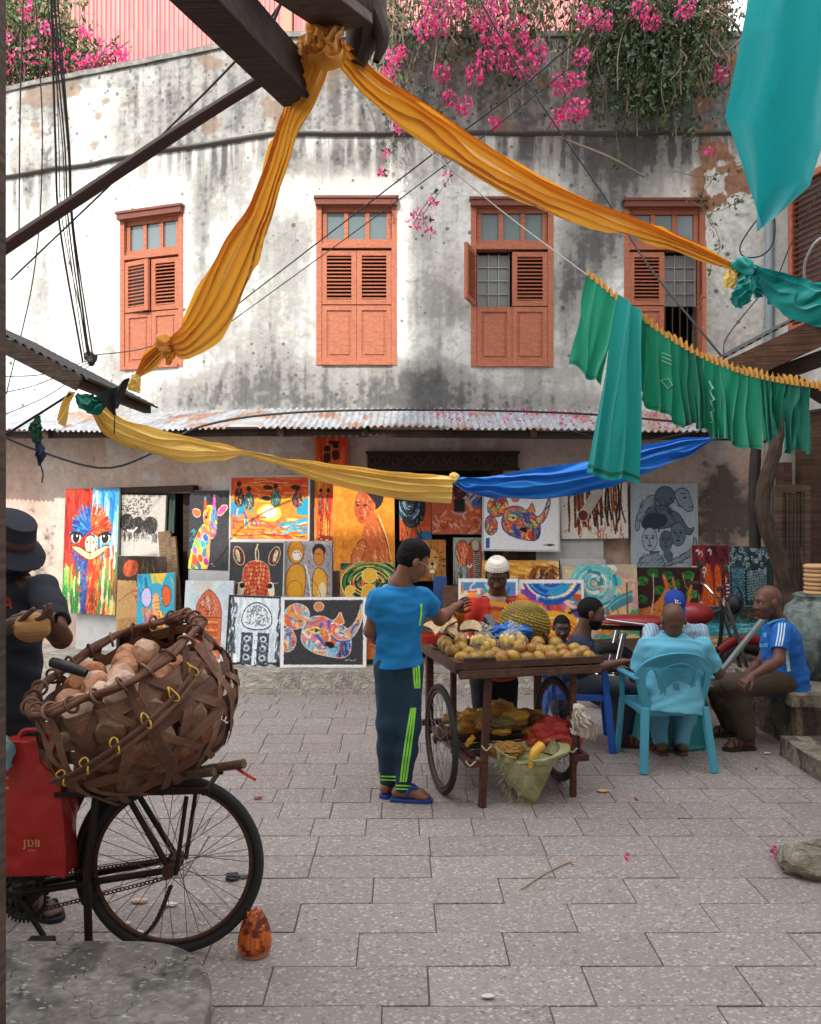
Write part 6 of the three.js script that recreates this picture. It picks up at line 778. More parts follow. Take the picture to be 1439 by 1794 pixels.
  if (o.vest) mesh('vest', surf((x, y, z) => { const p = V(x, y, z).applyMatrix4(il), open = p.z > 0 ? 0.028 + 0.04 * sstep(0, L, p.y) - Math.abs(p.x) : -1; return Math.max(smin(tf(x, y, z), Math.min(sl[0](x, y, z), sl[2](x, y, z)) - 0.006, 0.05) - 0.016 + wr * n3(x * 9, y * 14, z * 9), Math.abs(p.x) - 0.235, open, -tf(x, y, z) - 0.004, p.y - L * 0.99, 0.04 - p.y); }, ...sb, 0.0105, flatC(o.vest)), FABRIC, t, true);
  // trousers
  if (o.trousers) {
    const r = o.legR || [0.092, 0.068, 0.056], lg = [ell(0, 0, 0, 0.14 * w, 0.12, 0.1 * w)].map((f) => inFrame(f, TM)), lp = [];
    for (const s of ['L', 'R']) if (J['kn' + s]) { const a = J['hip' + s], b = J['kn' + s], c = J['an' + s].clone().lerp(b, o.cuff || 0.06), m = b.clone().lerp(c, 0.4); lg.push(cone(a, b, r[0] * K, r[1] * K), cone(b, m, r[1] * K, r[1] * 0.96 * K), cone(m, c, r[1] * 0.96 * K, r[2] * K)); lp.push(a, b, c); }
    const lf = uni(lg, 0.045), legF = (x, y, z) => lf(x, y, z) + 0.008 * n3(x * 11, y * 8, z * 11) + 0.0035 * n3(x * 26, y * 30, z * 26);
    mesh('trousers', surf(legF, ...boundsOf([...lp, J.pelvis], 0.17), 0.0115, flatC(o.trousers)), FABRIC, t, true); t.userData.legF = undefined; o.legF = legF;
  }
  o.shirtF = shirtF; o.t = t; o.HM = HM; o.J3 = J; o.TM = TM; return o;
}
const DARK = [0.085, 0.038, 0.024], BROWN = [0.12, 0.052, 0.03], MID = [0.16, 0.07, 0.04];
const addTo = (o, name, geo, m) => mesh(name, geo, m, o.t, true);
const capsuleHat = (o, f, lo, hi, c, name, cell = 0.006) => mesh(name, surf(f, lo, hi, cell, typeof c === 'function' ? c : flatC(c, 0.1)).applyMatrix4(o.HM), FABRIC, o.t, true);
{ // customer
  const o = person({ label: 'young man in blue shirt and striped track trousers buying at the fruit cart', skin: [0.2, 0.082, 0.045], face: V(0.86, -0.36, -0.32), headScale: 0.98, wide: 0.98,
    J: { head: [724, 984, 4.98], neck: [701, 1024, 5.0], pelvis: [699, 1160, 5.05], shL: [664, 1047, 4.95], shR: [741, 1047, 5.1], elL: [650, 1106, 5.0], wrL: [684, 1138, 5.2], elR: [771, 1085, 5.25], wrR: [797, 1064, 5.5], hipL: [682, 1172, 5.03], hipR: [719, 1172, 5.07], knL: [681, 1268, 5.06], knR: [718, 1272, 5.06], anL: [680, 1374, 5.22], anR: [706, 1384, 5.12] },
    handR: { f: [0.3, 0.15, -0.8], n: [0.4, -0.9, 0.1], thumb: 1, curl: 1.3 }, handL: { f: [0.6, -0.5, -0.4], n: [0, -0.3, -1], thumb: 1, curl: 0.5 }, toeL: [0.45, 0, -0.9], toeR: [1, 0, 0.12], sole: [0.012, 0.05, 0.25], straps: 'thong', sleeve: 0.55, rows: [[-0.02, 0.155, 0.115], [0.1, 0.152, 0.112], [0.35, 0.15, 0.108], [0.7, 0.172, 0.12], [0.88, 0.165, 0.1], [0.97, 0.1, 0.082], [1.03, 0.064, 0.066]],
    shirt: [0.006, 0.2, 0.5], trousers: [0.012, 0.04, 0.075], legR: [0.088, 0.066, 0.05], hair: { thick: 0.006, top: 3.2, line: 0.004, c: [0.012, 0.01, 0.01] } });
  const neon = mat(C(0.3, 0.85, 0.08), 0.8), lf = o.legF;
  const st = (a, n) => { for (let i = 0; i < 3; i++) addTo(o, 'stripe', dyeBand(lf, a.map(([x, y, s]) => [x + (i - 1) * s, y]), 1.7, 4.6), neon); };
  st([[730, 1166, 4.6], [731, 1190, 4.6], [732, 1206, 3.5]]); st([[725, 1240, 3.5], [718, 1290, 5], [711, 1340, 5], [707, 1370, 4.6]]);
  for (const y of [1376, 1382]) addTo(o, 'cuff_stripe', dyeBand(lf, [[694, y], [720, y + 1]], 1.3, 4.6, 10), neon); for (const y of [1360, 1366]) addTo(o, 'cuff_stripe', dyeBand(lf, [[668, y], [694, y + 1]], 1.3, 4.6, 10), neon);
  addTo(o, 'side_panel', dyeBand(o.shirtF, [[739, 1058], [739, 1076], [736, 1096]], 1.7, 4.6), neon);
  const g = [], tp = (x, y, z) => V(x, y, z).applyMatrix4(o.HM); g.push(tube([tp(-0.082, 0.006, 0), tp(-0.07, 0.006, 0.06), tp(-0.055, 0.004, 0.096)], 0.0022, 10, 5), tube([tp(0.082, 0.006, 0), tp(0.07, 0.006, 0.06), tp(0.055, 0.004, 0.096)], 0.0022, 10, 5)); for (const s of [-1, 1]) g.push(tube([0, 1, 2, 3, 4, 5, 6, 7].map((i) => tp(s * 0.031 + Math.cos(i * 0.785) * 0.024, 0.0 + Math.sin(i * 0.785) * 0.019, 0.098)), 0.0018, 24, 5, true));
  addTo(o, 'glasses', join(g), mat(C(0.5, 0.45, 0.4), 0.3, { metalness: 0.6 }));
}
{ // seller
  const stripe = (p, L) => { const k = Math.floor((p.y + p.x * 0.12) / 0.034), c = [[0.7, 0.2, 0.02], [0.55, 0.1, 0.1], [0.75, 0.32, 0.03], [0.45, 0.35, 0.3], [0.68, 0.17, 0.02]][((k % 5) + 5) % 5]; return Math.abs(p.x) > 0.17 ? [0.68, 0.2, 0.015] : c; };
  const o = person({ label: 'fruit seller in white cap, red waistcoat and orange striped shirt', skin: DARK, face: V(-0.12, -0.42, 0.9), headScale: 1.02, wide: 1.12,
    J: { head: [872, 1008, 6.05], neck: [872, 1043, 6.15], pelvis: [866, 1190, 6.2], shL: [912, 1056, 6.12], shR: [830, 1055, 6.12], elL: [920, 1112, 5.98], wrL: [876, 1098, 5.78], elR: [798, 1096, 6.0], wrR: [806, 1068, 5.78], hipL: [888, 1196, 6.2], hipR: [846, 1196, 6.2], knL: [890, 1256, 6.18], knR: [846, 1256, 6.18], anL: [890, 1302, 6.22], anR: [848, 1302, 6.22] },
    handL: { f: [-0.8, 0.1, 0.35], n: [0, 0.8, 0.4], thumb: 1, curl: 0.6 }, handR: { f: [0.1, 0.5, 0.75], n: [0.9, 0.3, 0.1], thumb: -1, curl: 0.7 }, toeL: [0.2, 0, 1], toeR: [-0.2, 0, 1], sole: [0.03, 0.02, 0.02], sleeve: 'long',
    rows: [[0.02, 0.158, 0.112], [0.1, 0.156, 0.112], [0.35, 0.154, 0.108], [0.7, 0.172, 0.12], [0.88, 0.168, 0.1], [0.97, 0.1, 0.082], [1.03, 0.064, 0.066]], shirt: stripe, vest: [0.62, 0.035, 0.02], trousers: [0.012, 0.011, 0.013], hair: { thick: 0.005, top: 0, line: 0.01, c: [0.012, 0.01, 0.01] } });
  const cap = ell(0, 0.045, -0.012, 0.088, 0.1, 0.106);
  capsuleHat(o, (x, y, z) => Math.max(cap(x, y, z), 0.05 + z * 0.18 - y, y - 0.128 + 0.006 * n3(x * 20, y * 20, z * 20)), V(-0.12, 0, -0.14), V(0.12, 0.16, 0.13), (x, y, z) => { const a = Math.atan2(x, z), m = (Math.abs(((y - 0.05) / 0.018) % 1 - 0.5) < 0.22 && Math.sin(a * 22) > 0.1) ? 1 : 0; return m ? [0.42, 0.3, 0.24] : [0.72, 0.68, 0.6]; }, 'embroidered_cap', 0.005);
  const w = o.J3.wrL.clone().add(V(-0.07, 0.035, 0.05)), ph = thing('smartphone', 'dark phone held flat in the fruit seller hand', 'phone', w); ph.rotation.set(-0.9, 0.3, 0.15);
  mesh('case', box(0.075, 0.15, 0.009, 0, 0, 0, 0.003), mat(C(0.015, 0.015, 0.016), 0.35), ph); mesh('screen', box(0.068, 0.14, 0.002, 0, 0, 0.006), mat(C(0.02, 0.022, 0.026), 0.08), ph);
}
{ // child
  const o = person({ label: 'small child in red shirt standing behind the jackfruit', skin: DARK, size: 0.62, headScale: 1.42, face: V(-0.05, -0.15, 1), wide: 1.0,
    J: { head: [985, 1100, 6.9], neck: [985, 1124, 6.92], pelvis: [985, 1195, 6.95], shL: [1003, 1136, 6.92], shR: [967, 1136, 6.92], elL: [1006, 1160, 6.9], wrL: [996, 1176, 6.84], elR: [964, 1160, 6.9], wrR: [974, 1176, 6.84], hipL: [994, 1198, 6.95], hipR: [976, 1198, 6.95], knL: [995, 1232, 6.93], knR: [976, 1232, 6.93], anL: [995, 1260, 6.95], anR: [976, 1260, 6.95] },
    toeL: [0.2, 0, 1], toeR: [-0.2, 0, 1], shirt: [0.6, 0.05, 0.025], trousers: [0.03, 0.03, 0.05], hair: { thick: 0.004, top: 0, line: 0.0, c: [0.012, 0.01, 0.01] } });
}
{ // man on the blue chair
  const o = person({ label: 'bearded man in navy shirt seated on the blue chair in profile', skin: BROWN, face: V(0.97, -0.12, 0.12), wide: 1.0,
    J: { head: [1037, 1074, 6.35], neck: [1019, 1114, 6.38], pelvis: [1012, 1196, 6.42], shL: [1022, 1128, 6.58], shR: [1014, 1130, 6.2], elL: [1046, 1168, 6.6], wrL: [1092, 1172, 6.5], elR: [1032, 1172, 6.14], wrR: [1088, 1160, 6.1], hipL: [1016, 1202, 6.52], hipR: [1016, 1204, 6.32], knL: [1104, 1204, 6.56], knR: [1100, 1204, 6.28], anL: [1098, 1286, 6.6], anR: [1084, 1292, 6.32] },
    handR: { f: [1, 0.1, 0], n: [0, -1, 0.3], thumb: 1, curl: 0.6 }, handL: { f: [1, 0.05, 0.2], n: [0, -0.8, 0.6], thumb: -1, curl: 0.5 }, toeL: [1, 0, 0.1], toeR: [1, 0, 0.25], sole: [0.03, 0.02, 0.015], sleeve: 0.75,
    shirt: [0.014, 0.03, 0.065], trousers: [0.05, 0.06, 0.08], legR: [0.1, 0.082, 0.07], hair: { thick: 0.005, top: 0, line: 0.0, c: [0.012, 0.01, 0.01] }, beard: [0.012, 0.009, 0.008] });
}
{ // man with his back to us
  const o = person({ label: 'bald man in light blue shirt seated with his back turned', skin: BROWN, face: V(0.05, -0.5, -0.85), wide: 1.3, headScale: 1.04,
    J: { head: [1180, 1087, 5.85], neck: [1180, 1114, 5.92], pelvis: [1180, 1218, 5.82], shL: [1132, 1134, 5.92], shR: [1232, 1132, 5.92], elL: [1114, 1186, 5.95], wrL: [1150, 1196, 6.25], elR: [1258, 1180, 5.98], wrR: [1222, 1184, 6.28], hipL: [1156, 1222, 5.85], hipR: [1204, 1222, 5.85], knL: [1150, 1232, 6.25], knR: [1208, 1232, 6.25], anL: [1158, 1300, 6.12], anR: [1194, 1302, 6.12] },
    handR: { f: [-0.8, 0, -0.6], n: [0, -1, 0], thumb: -1, curl: 0.5 }, toeL: [-0.1, 0, -1], toeR: [0.1, 0, -1], sole: [0.14, 0.06, 0.03], sleeve: 0.8, wrinkle: 0.007,
    rows: [[-0.3, 0.16, 0.125], [0.1, 0.158, 0.125], [0.45, 0.158, 0.12], [0.75, 0.17, 0.12], [0.9, 0.155, 0.1], [0.98, 0.09, 0.08], [1.05, 0.062, 0.066]],
    shirt: [0.14, 0.46, 0.62], trousers: [0.12, 0.36, 0.5], legR: [0.09, 0.075, 0.06] });
  addTo(o, 'collar', tube([at(1163, 1108, 5.9), at(1170, 1103, 5.86), at(1180, 1101, 5.85), at(1190, 1103, 5.86), at(1197, 1108, 5.9)], 0.018, 20, 8), mat(C(0.15, 0.48, 0.64), 0.9));
}
{ // man in the cap, behind him
  const stripe = (p) => (Math.sin(p.x * 230) > 0.5 ? [0.2, 0.34, 0.5] : [0.42, 0.56, 0.68]);
  const o = person({ label: 'man in royal blue cap and pale striped shirt facing the card players', skin: BROWN, face: V(-0.05, -0.62, 0.75), wide: 1.2,
    J: { head: [1182, 1062, 6.95], neck: [1184, 1092, 7.05], pelvis: [1188, 1180, 7.15], shL: [1228, 1106, 7.05], shR: [1142, 1106, 7.05], elL: [1240, 1152, 6.9], wrL: [1206, 1168, 6.7], elR: [1130, 1152, 6.9], wrR: [1164, 1168, 6.7], hipL: [1204, 1186, 7.12], hipR: [1172, 1186, 7.12], knL: [1216, 1200, 6.8], knR: [1152, 1200, 6.8], anL: [1216, 1268, 6.82], anR: [1154, 1268, 6.82] },
    handL: { f: [-0.7, -0.2, 0.6], n: [0, -1, 0], thumb: 1, curl: 0.6 }, handR: { f: [0.7, -0.2, 0.6], n: [0, -1, 0], thumb: -1, curl: 0.6 }, toeL: [0, 0, 1], toeR: [0, 0, 1], shirt: stripe, trousers: [0.05, 0.05, 0.06], hair: { thick: 0.005, top: 0, line: 0.0, c: [0.012, 0.01, 0.01] } });
  const crown = ell(0, 0.045, -0.01, 0.09, 0.1, 0.11), brim = ell(0, 0.048, 0.1, 0.072, 0.011, 0.085);
  capsuleHat(o, (x, y, z) => Math.min(Math.max(crown(x, y, z), 0.042 - y), Math.max(brim(x, y + z * 0.22 - 0.022, z), 0.05 - z)), V(-0.12, -0.02, -0.14), V(0.12, 0.17, 0.2), [0.008, 0.05, 0.32], 'baseball_cap', 0.005);
  const tx = canvasTex(128, 96, (g, w, h) => { g.fillStyle = '#000'; g.fillRect(0, 0, w, h); g.fillStyle = '#fff'; g.font = 'bold 74px serif'; g.textAlign = 'center'; g.fillText('K', 48, 62); g.fillText('C', 78, 84); }, false);
  const cf = inFrame(crown, o.HM);
  addTo(o, 'cap_emblem', printPatch(cf, o.HM, -0.042, 0.042, 0.076, 0.134), mat(C(0.85, 0.85, 0.83), 0.8, { alphaMap: tx, alphaTest: 0.5, side: THREE.DoubleSide }));
}
{ // man on the stone bench
  const o = person({ label: 'bald man in blue football shirt and brown trousers seated on the stone bench', skin: [0.13, 0.05, 0.03], face: V(-0.96, -0.06, 0.2), wide: 1.12, headScale: 1.06,
    J: { head: [1345, 1055, 6.3], neck: [1364, 1090, 6.36], pelvis: [1378, 1188, 6.42], shL: [1372, 1104, 6.16], shR: [1356, 1102, 6.6], elL: [1364, 1158, 6.06], wrL: [1318, 1184, 6.0], elR: [1336, 1158, 6.56], wrR: [1306, 1186, 6.4], hipL: [1372, 1196, 6.3], hipR: [1368, 1194, 6.54], knL: [1286, 1202, 6.2], knR: [1256, 1200, 6.56], anL: [1308, 1288, 6.22], anR: [1282, 1272, 6.6] },
    handL: { f: [-0.8, -0.5, 0.2], n: [-0.4, -0.8, 0], thumb: 1, curl: 0.6 }, handR: { f: [-0.8, -0.4, 0], n: [-0.4, -0.8, 0], thumb: -1, curl: 0.6 }, toeL: [-1, 0, 0.15], toeR: [-1, 0, 0.05], sole: [0.04, 0.025, 0.018], sleeve: 0.66,
    rows: [[-0.2, 0.165, 0.15], [0.1, 0.165, 0.15], [0.35, 0.158, 0.14], [0.7, 0.172, 0.13], [0.88, 0.165, 0.105], [0.97, 0.1, 0.082], [1.03, 0.064, 0.066]],
    shirt: [0.01, 0.13, 0.5], trousers: [0.065, 0.042, 0.026], legR: [0.1, 0.088, 0.078] });
  const wh = mat(C(0.6, 0.72, 0.78), 0.85), cy = mat(C(0.1, 0.45, 0.65), 0.85);
  for (let i = 0; i < 3; i++) addTo(o, 'sleeve_stripe', dyeBand(o.shirtF, [[1366 + i * 5, 1092], [1364 + i * 5, 1112], [1360 + i * 5, 1132]], 1.3, 5.7), wh);
  addTo(o, 'side_panel', dyeBand(o.shirtF, [[1379, 1140], [1381, 1160], [1383, 1176]], 3, 5.7), wh);
  addTo(o, 'chest_badge', dyeBand(o.shirtF, [[1338, 1112], [1344, 1112]], 4, 5.7, 6), cy); addTo(o, 'chest_print', dyeBand(o.shirtF, [[1332, 1131], [1346, 1130]], 3.4, 5.7, 8), cy);
  addTo(o, 'collar', tube([at(1346, 1094, 6.26), at(1360, 1088, 6.24), at(1374, 1086, 6.3), at(1378, 1086, 6.42)], 0.014, 16, 6), mat(C(0.05, 0.3, 0.62), 0.9));
}
{ // man at the left with the bicycle
  const o = person({ label: 'man in bucket hat and dark printed shirt cutting a coconut behind the bicycle', skin: DARK, face: V(0.72, -0.6, 0.45), wide: 1.12, headScale: 1.04,
    J: { head: [14, 955, 3.6], neck: [8, 996, 3.66], pelvis: [8, 1250, 3.72], shL: [76, 1030, 3.58], shR: [-62, 1030, 3.72], elL: [108, 1118, 3.4], wrL: [82, 1082, 3.2], elR: [-40, 1120, 3.4], wrR: [34, 1090, 3.16], hipL: [38, 1262, 3.72], hipR: [-18, 1262, 3.74], knL: [46, 1430, 3.66], knR: [-10, 1430, 3.74], anL: [52, 1570, 3.68], anR: [0, 1566, 3.78] },
    handL: { f: [-0.85, 0.15, 0.1], n: [-0.3, -0.9, 0.1], thumb: 1, curl: 0.65 }, handR: { f: [0.9, 0.1, 0.05], n: [0.2, 0.9, 0], thumb: 1, curl: 0.6 }, toeL: [0.9, 0, 0.35], toeR: [0.9, 0, 0.3], sole: [0.02, 0.02, 0.022], sleeve: 0.72,
    shirt: [0.016, 0.018, 0.028], trousers: [0.012, 0.011, 0.011], legR: [0.1, 0.08, 0.07] });
  const cr = (x, y, z) => Math.max(Math.sqrt((x / 0.93) ** 2 + (z + 0.008) ** 2) - mix(0.112, 0.09, sstep(0.03, 0.13, y)), y - 0.135 + 0.1 * (x * x + z * z) / 0.01 * 0.1, 0.02 - y), br = (x, y, z) => { const r = Math.sqrt((x / 0.93) ** 2 + (z + 0.008) ** 2), q = 0.032 - (r - 0.1) * 0.62; return Math.max(Math.abs(y - q) - 0.006, r - 0.175, 0.095 - r); };
  capsuleHat(o, (x, y, z) => smin(cr(x, y, z), br(x, y, z), 0.01) + 0.002 * n3(x * 24, y * 24, z * 24), V(-0.2, -0.06, -0.22), V(0.2, 0.17, 0.2), (x, y, z) => (Math.abs(y - 0.06) < 0.012 && Math.hypot(x, z) < 0.13 ? [0.09, 0.03, 0.03] : [0.016, 0.017, 0.028]), 'bucket_hat');
  const print = (txt, x0, x1, y0, y1, sz) => { const tx = canvasTex(256, 96, (g, w, h) => { g.fillStyle = '#000'; g.fillRect(0, 0, w, h); g.fillStyle = '#fff'; g.font = 'bold ' + sz + 'px sans-serif'; g.textAlign = 'center'; g.fillText(txt, 128, 76); }, false); addTo(o, 'shirt_lettering', printPatch(o.shirtF, o.TM, x0, x1, y0, y1), mat(C(0.3, 0.035, 0.025), 0.85, { alphaMap: tx, alphaTest: 0.5, side: THREE.DoubleSide })); };
  print('ROMA', -0.06, 0.14, 0.5, 0.575, 84); print('BIG', -0.06, 0.12, 0.23, 0.32, 90);
  const cc = thing('coconut', 'half peeled coconut held in the hands of the man in the hat', 'coconut', at(58, 1098, 3.16));
  const cg = new THREE.SphereGeometry(0.062, 24, 18), cp = cg.attributes.position; for (let i = 0; i < cp.count; i++) { const v = V().fromBufferAttribute(cp, i), k = 1 + 0.1 * n3(v.x * 30, v.y * 30, v.z * 30); cp.setXYZ(i, v.x * k * 1.1, v.y * k * 0.9, v.z * k); } cg.computeVertexNormals(); mesh('husk', cg, mat(C(0.4, 0.2, 0.07), 0.9, { bumpMap: woodTex, bumpScale: 0.01 }), cc);
}
// ---------------------------------------------------------------- fruit cart
function wheelParts(t, c, axis, R, tyreR, nsp, M, tyreM, rimM) {           // tyre, rim, spokes and hub round a point
  const q = new THREE.Quaternion().setFromUnitVectors(V(0, 0, 1), axis.clone().normalize()), put = (g) => g.applyQuaternion(q).translate(c.x, c.y, c.z);
  const ty = mesh('tyre', put(new THREE.TorusGeometry(R - tyreR, tyreR, 12, 80)), tyreM, t); mesh('rim', put(new THREE.TorusGeometry(R - tyreR * 2 - 0.008, 0.011, 8, 80)), rimM, t);
  mesh('hub', put(join([new THREE.CylinderGeometry(0.022, 0.022, 0.1, 14).rotateX(Math.PI / 2), ...[-0.035, 0.035].map((z) => new THREE.CylinderGeometry(0.034, 0.034, 0.006, 18).rotateX(Math.PI / 2).translate(0, 0, z))])), rimM, t);
  for (let i = 0; i < nsp; i++) { const a = i / nsp * 6.283, b = a + (i % 4 < 2 ? 1 : -1) * 1.15, z = i % 2 ? 0.035 : -0.035; mesh('spoke', put(rod(V(Math.cos(b) * 0.03, Math.sin(b) * 0.03, z), V(Math.cos(a) * (R - tyreR * 2 - 0.008), Math.sin(a) * (R - tyreR * 2 - 0.008), 0), 0.0017, 0.0017, 5)), M, t); }
  return ty;
}
const rubber = mat(C(0.022, 0.021, 0.021), 0.85, { bumpMap: noiseBump, bumpScale: 0.003 }), rust = mat(C(0.12, 0.055, 0.035), 0.7, { map: mottle, metalness: 0.3 }), steel = mat(C(0.25, 0.22, 0.2), 0.45, { metalness: 0.8 });
const CARTP = V(0.29, 0, -5.0), CT = 0.24, cartAt = (x, y, z) => V(x, y, z).applyAxisAngle(V(0, 1, 0), CT).add(CARTP), plankMats = [wood(C(0.2, 0.085, 0.055)), wood(C(0.25, 0.12, 0.075)), wood(C(0.16, 0.07, 0.05))];
{
  const t = thing('fruit_cart', 'wooden fruit cart on bicycle wheels with a red brown frame', 'cart', CARTP); t.rotation.y = CT;
  const W = 0.95, D = 0.92, Y = 0.83, pm = (k) => plankMats[k % 3];
  for (let k = 0; k < 9; k++) mesh('plank', boxUV(box(W - 0.06, 0.022, D / 9 - 0.006, W / 2, Y - 0.011, -D * (k + 0.5) / 9, 0.003), 3), pm(k), t);
  [[box(W + 0.02, 0.045, 0.032, W / 2, Y + 0.034, -0.0, 0.004), 0], [box(W - 0.01, 0.05, 0.04, W / 2, Y - 0.022, 0.003, 0.004), 1], [box(W, 0.075, 0.03, W / 2, Y + 0.01, -D, 0.004), 2], [box(0.04, 0.075, D - 0.05, 0.01, Y + 0.015, -D / 2, 0.004), 1], [box(0.04, 0.075, D - 0.05, W - 0.01, Y + 0.015, -D / 2, 0.004), 2]].forEach(([g, k]) => mesh('rim_board', boxUV(g, 3), pm(k), t));
  mesh('rim_board', boxUV(box(0.2, 0.02, 0.035, 0.14, Y + 0.068, -0.002, 0.003), 3), darkWood, t);
  const lm = wood(C(0.21, 0.065, 0.045)), leg = (a, b, w = 0.042) => mesh('leg', boxUV(beam(V(...a), V(...b), w, w, 0.004), 3), lm, t);
  leg([0.145, 0, 0.02], [0.205, Y - 0.03, -0.03]); leg([0.765, 0, -0.02], [0.775, Y - 0.03, -0.04], 0.036); leg([0.06, 0.24, -0.3], [0.06, Y - 0.02, -0.3], 0.036); leg([0.04, 0.24, -0.82], [0.04, Y - 0.02, -0.82], 0.05); leg([0.86, 0.24, -0.82], [0.86, Y - 0.02, -0.82], 0.05);
  const rail = (a, b) => mesh('rail', boxUV(beam(V(...a), V(...b), 0.034, 0.04, 0.004), 3), lm, t);
  rail([0.075, 0.26, 0.0], [0.06, 0.28, -0.9]); rail([0.855, 0.24, -0.03], [0.86, 0.28, -0.9]); rail([0.07, 0.262, 0.0], [0.18, 0.262, 0.004]); rail([0.76, 0.242, -0.02], [0.87, 0.242, -0.02]); rail([0.0, 0.3, -0.88], [0.92, 0.3, -0.88]); rail([0.13, 0.26, -0.1], [0.13, 0.28, -0.85]);
  for (let k = 0; k < 5; k++) mesh('shelf_slat', boxUV(box(0.74, 0.015, 0.09, 0.47, 0.265, -0.2 - k * 0.15), 3), darkWood, t);
  const axle = V(1, 0, 0); mesh('axle', rod(V(-0.06, 0.345, -0.3), V(0.84, 0.345, -0.36), 0.013), rust, t);
  for (const [x, z] of [[-0.025, -0.3], [0.8, -0.36]]) { const w = new THREE.Group(); w.name = 'wheel'; w.position.set(x, 0.345, z); t.add(w); wheelParts(w, V(0, 0, 0), axle, 0.345, 0.02, 28, steel, rubber, rust); }
  for (const [x, y, z] of [[0.18, 0.36, 0.01], [0.08, 0.27, 0.0], [0.76, 0.3, -0.02]]) mesh('binding', tube([0, 1, 2, 3, 4, 5].map((i) => V(x + 0.03 * Math.cos(i), y + 0.012 * Math.sin(i * 2.3), z + 0.03 * Math.sin(i))), 0.005, 24, 5, true), mat(C(0.5, 0.42, 0.3), 0.9), t);
}
// fruit
const fruitTex = texFrom(128, 128, (x, y) => { const r = sstep(0.42, 0.7, fbm(x / 26, y / 26, 4, 91)), s = sstep(0.6, 0.72, fbm(x / 4, y / 4, 3, 92)); return [mix(0.80, 0.70, r) * (1 - s * 0.3), mix(0.64, 0.47, r) * (1 - s * 0.35), mix(0.24, 0.2, r) * (1 - s * 0.3)]; });
const fruitM = [0.8, 0.66, 0.55, 0.75].map((k, i) => phys(C(k, k * (i === 2 ? 1.0 : 0.93), k * 0.85), 0.42, { map: fruitTex, clearcoat: 0.2 }));
const fruitG = new THREE.SphereGeometry(0.043, 24, 16); fruitG.scale(1.14, 0.95, 1);
{
  const px = [[810, 1153], [834, 1154], [857, 1151], [880, 1154], [900, 1151], [912, 1137], [926, 1154], [934, 1137], [945, 1152], [957, 1141], [975, 1128], [968, 1152], [989, 1149], [985, 1138], [1011, 1148], [1007, 1138], [1033, 1151], [784, 1132], [793, 1141], [809, 1135], [808, 1122], [943, 1127], [780, 1126], [822, 1147], [998, 1152], [1022, 1142], [966, 1141], [946, 1139], [870, 1146]];
  px.forEach(([x, y], i) => { const d = 5.16 + 0.1 * (x - 920) / 250 + (1154 - y) * 0.0095, p = at(x, y, d); const m = mesh('fruit', fruitG, fruitM[i % 4], scene); m.position.copy(p); m.position.y = Math.max(p.y, 0.875); m.rotation.set(hash(i, 1) * 6, hash(i, 2) * 6, hash(i, 3) * 6); m.scale.setScalar(0.92 + 0.22 * hash(i, 4)); tag(m, 'round yellow brown fruit heaped at the front of the cart', 'fruit', 'fruit heaped on the cart'); });
  for (let i = 0; i < 16; i++) { const p = cartAt(0.1 + (i % 8) * 0.1, 0.872, -0.2 - Math.floor(i / 8) * 0.09); const m = mesh('fruit', fruitG, fruitM[i % 4], scene); m.position.copy(p); m.rotation.set(i, i * 2, i * 3); tag(m, 'round yellow brown fruit heaped at the front of the cart', 'fruit', 'fruit heaped on the cart'); }
}
const lump = (p, r, sx, sy, sz, nz, fr, m, name, parent, seg = 40) => { const g = new THREE.SphereGeometry(r, seg, Math.round(seg * 0.7)), q = g.attributes.position; for (let i = 0; i < q.count; i++) { const v = V().fromBufferAttribute(q, i), k = 1 + nz * n3(v.x * fr / r + p.x * 7, v.y * fr / r, v.z * fr / r) + nz * 0.5 * n3(v.x * fr * 2.7 / r, v.y * fr * 2.7 / r + p.z * 5, v.z * fr * 2.7 / r); q.setXYZ(i, v.x * k * sx, v.y * k * sy, v.z * k * sz); } g.computeVertexNormals(); return mesh(name, g.translate(p.x, p.y, p.z), m, parent, true); };
{ // jackfruit
  const c = at(921, 1090, 5.68), t = thing('jackfruit', 'huge green yellow jackfruit on the cart', 'jackfruit', c), g = new THREE.SphereGeometry(0.165, 150, 100), q = g.attributes.position, col = [];
  for (let i = 0; i < q.count; i++) { const v = V().fromBufferAttribute(q, i).normalize(), la = clamp(Math.asin(clamp(v.y, -1, 1)) + 0.06 * n3(v.x * 5, v.y * 5, v.z * 5), -1.57, 1.57), lo = Math.atan2(v.z, v.x) + 0.1 * n3(v.z * 5 + 2, v.y * 5, v.x * 5), rows = 22, ri = (la / Math.PI + 0.5) * rows, n = Math.max(4, Math.round(42 * Math.cos(la))), ro = Math.floor(ri), cx = (lo / 6.2832 + 0.5) * n + (ro % 2) * 0.5, fx = cx - Math.floor(cx) - 0.5, fy = ri - ro - 0.5, k = Math.max(0, 1 - 2.1 * Math.hypot(fx, fy)); const r = 0.165 * (1 + 0.085 * k + 0.04 * n3(v.x * 2, v.y * 2, v.z * 2)); q.setXYZ(i, v.x * r * 1.05, v.y * r * 0.86, v.z * r); const s = 0.75 + 0.35 * n3(v.x * 3, v.y * 3, v.z * 3); col.push((0.2 + 0.36 * k) * s, (0.13 + 0.27 * k) * s, (0.015 + 0.04 * k) * s); }
  g.setAttribute('color', new THREE.Float32BufferAttribute(col, 3)); g.computeVertexNormals(); g.rotateZ(-0.3); mesh('fruit', g, mat(C(1, 1, 1), 0.75, { vertexColors: true }), t);
  mesh('stem', limb([V(0.1, -0.05, 0.1), V(0.13, -0.08, 0.13)], [0.02, 0.012], 6, 8, 0.2), wood(C(0.3, 0.18, 0.08)), t);
}
const film = (c, t = 0.75) => phys(c, 0.22, { transmission: t, thickness: 0, side: THREE.DoubleSide });
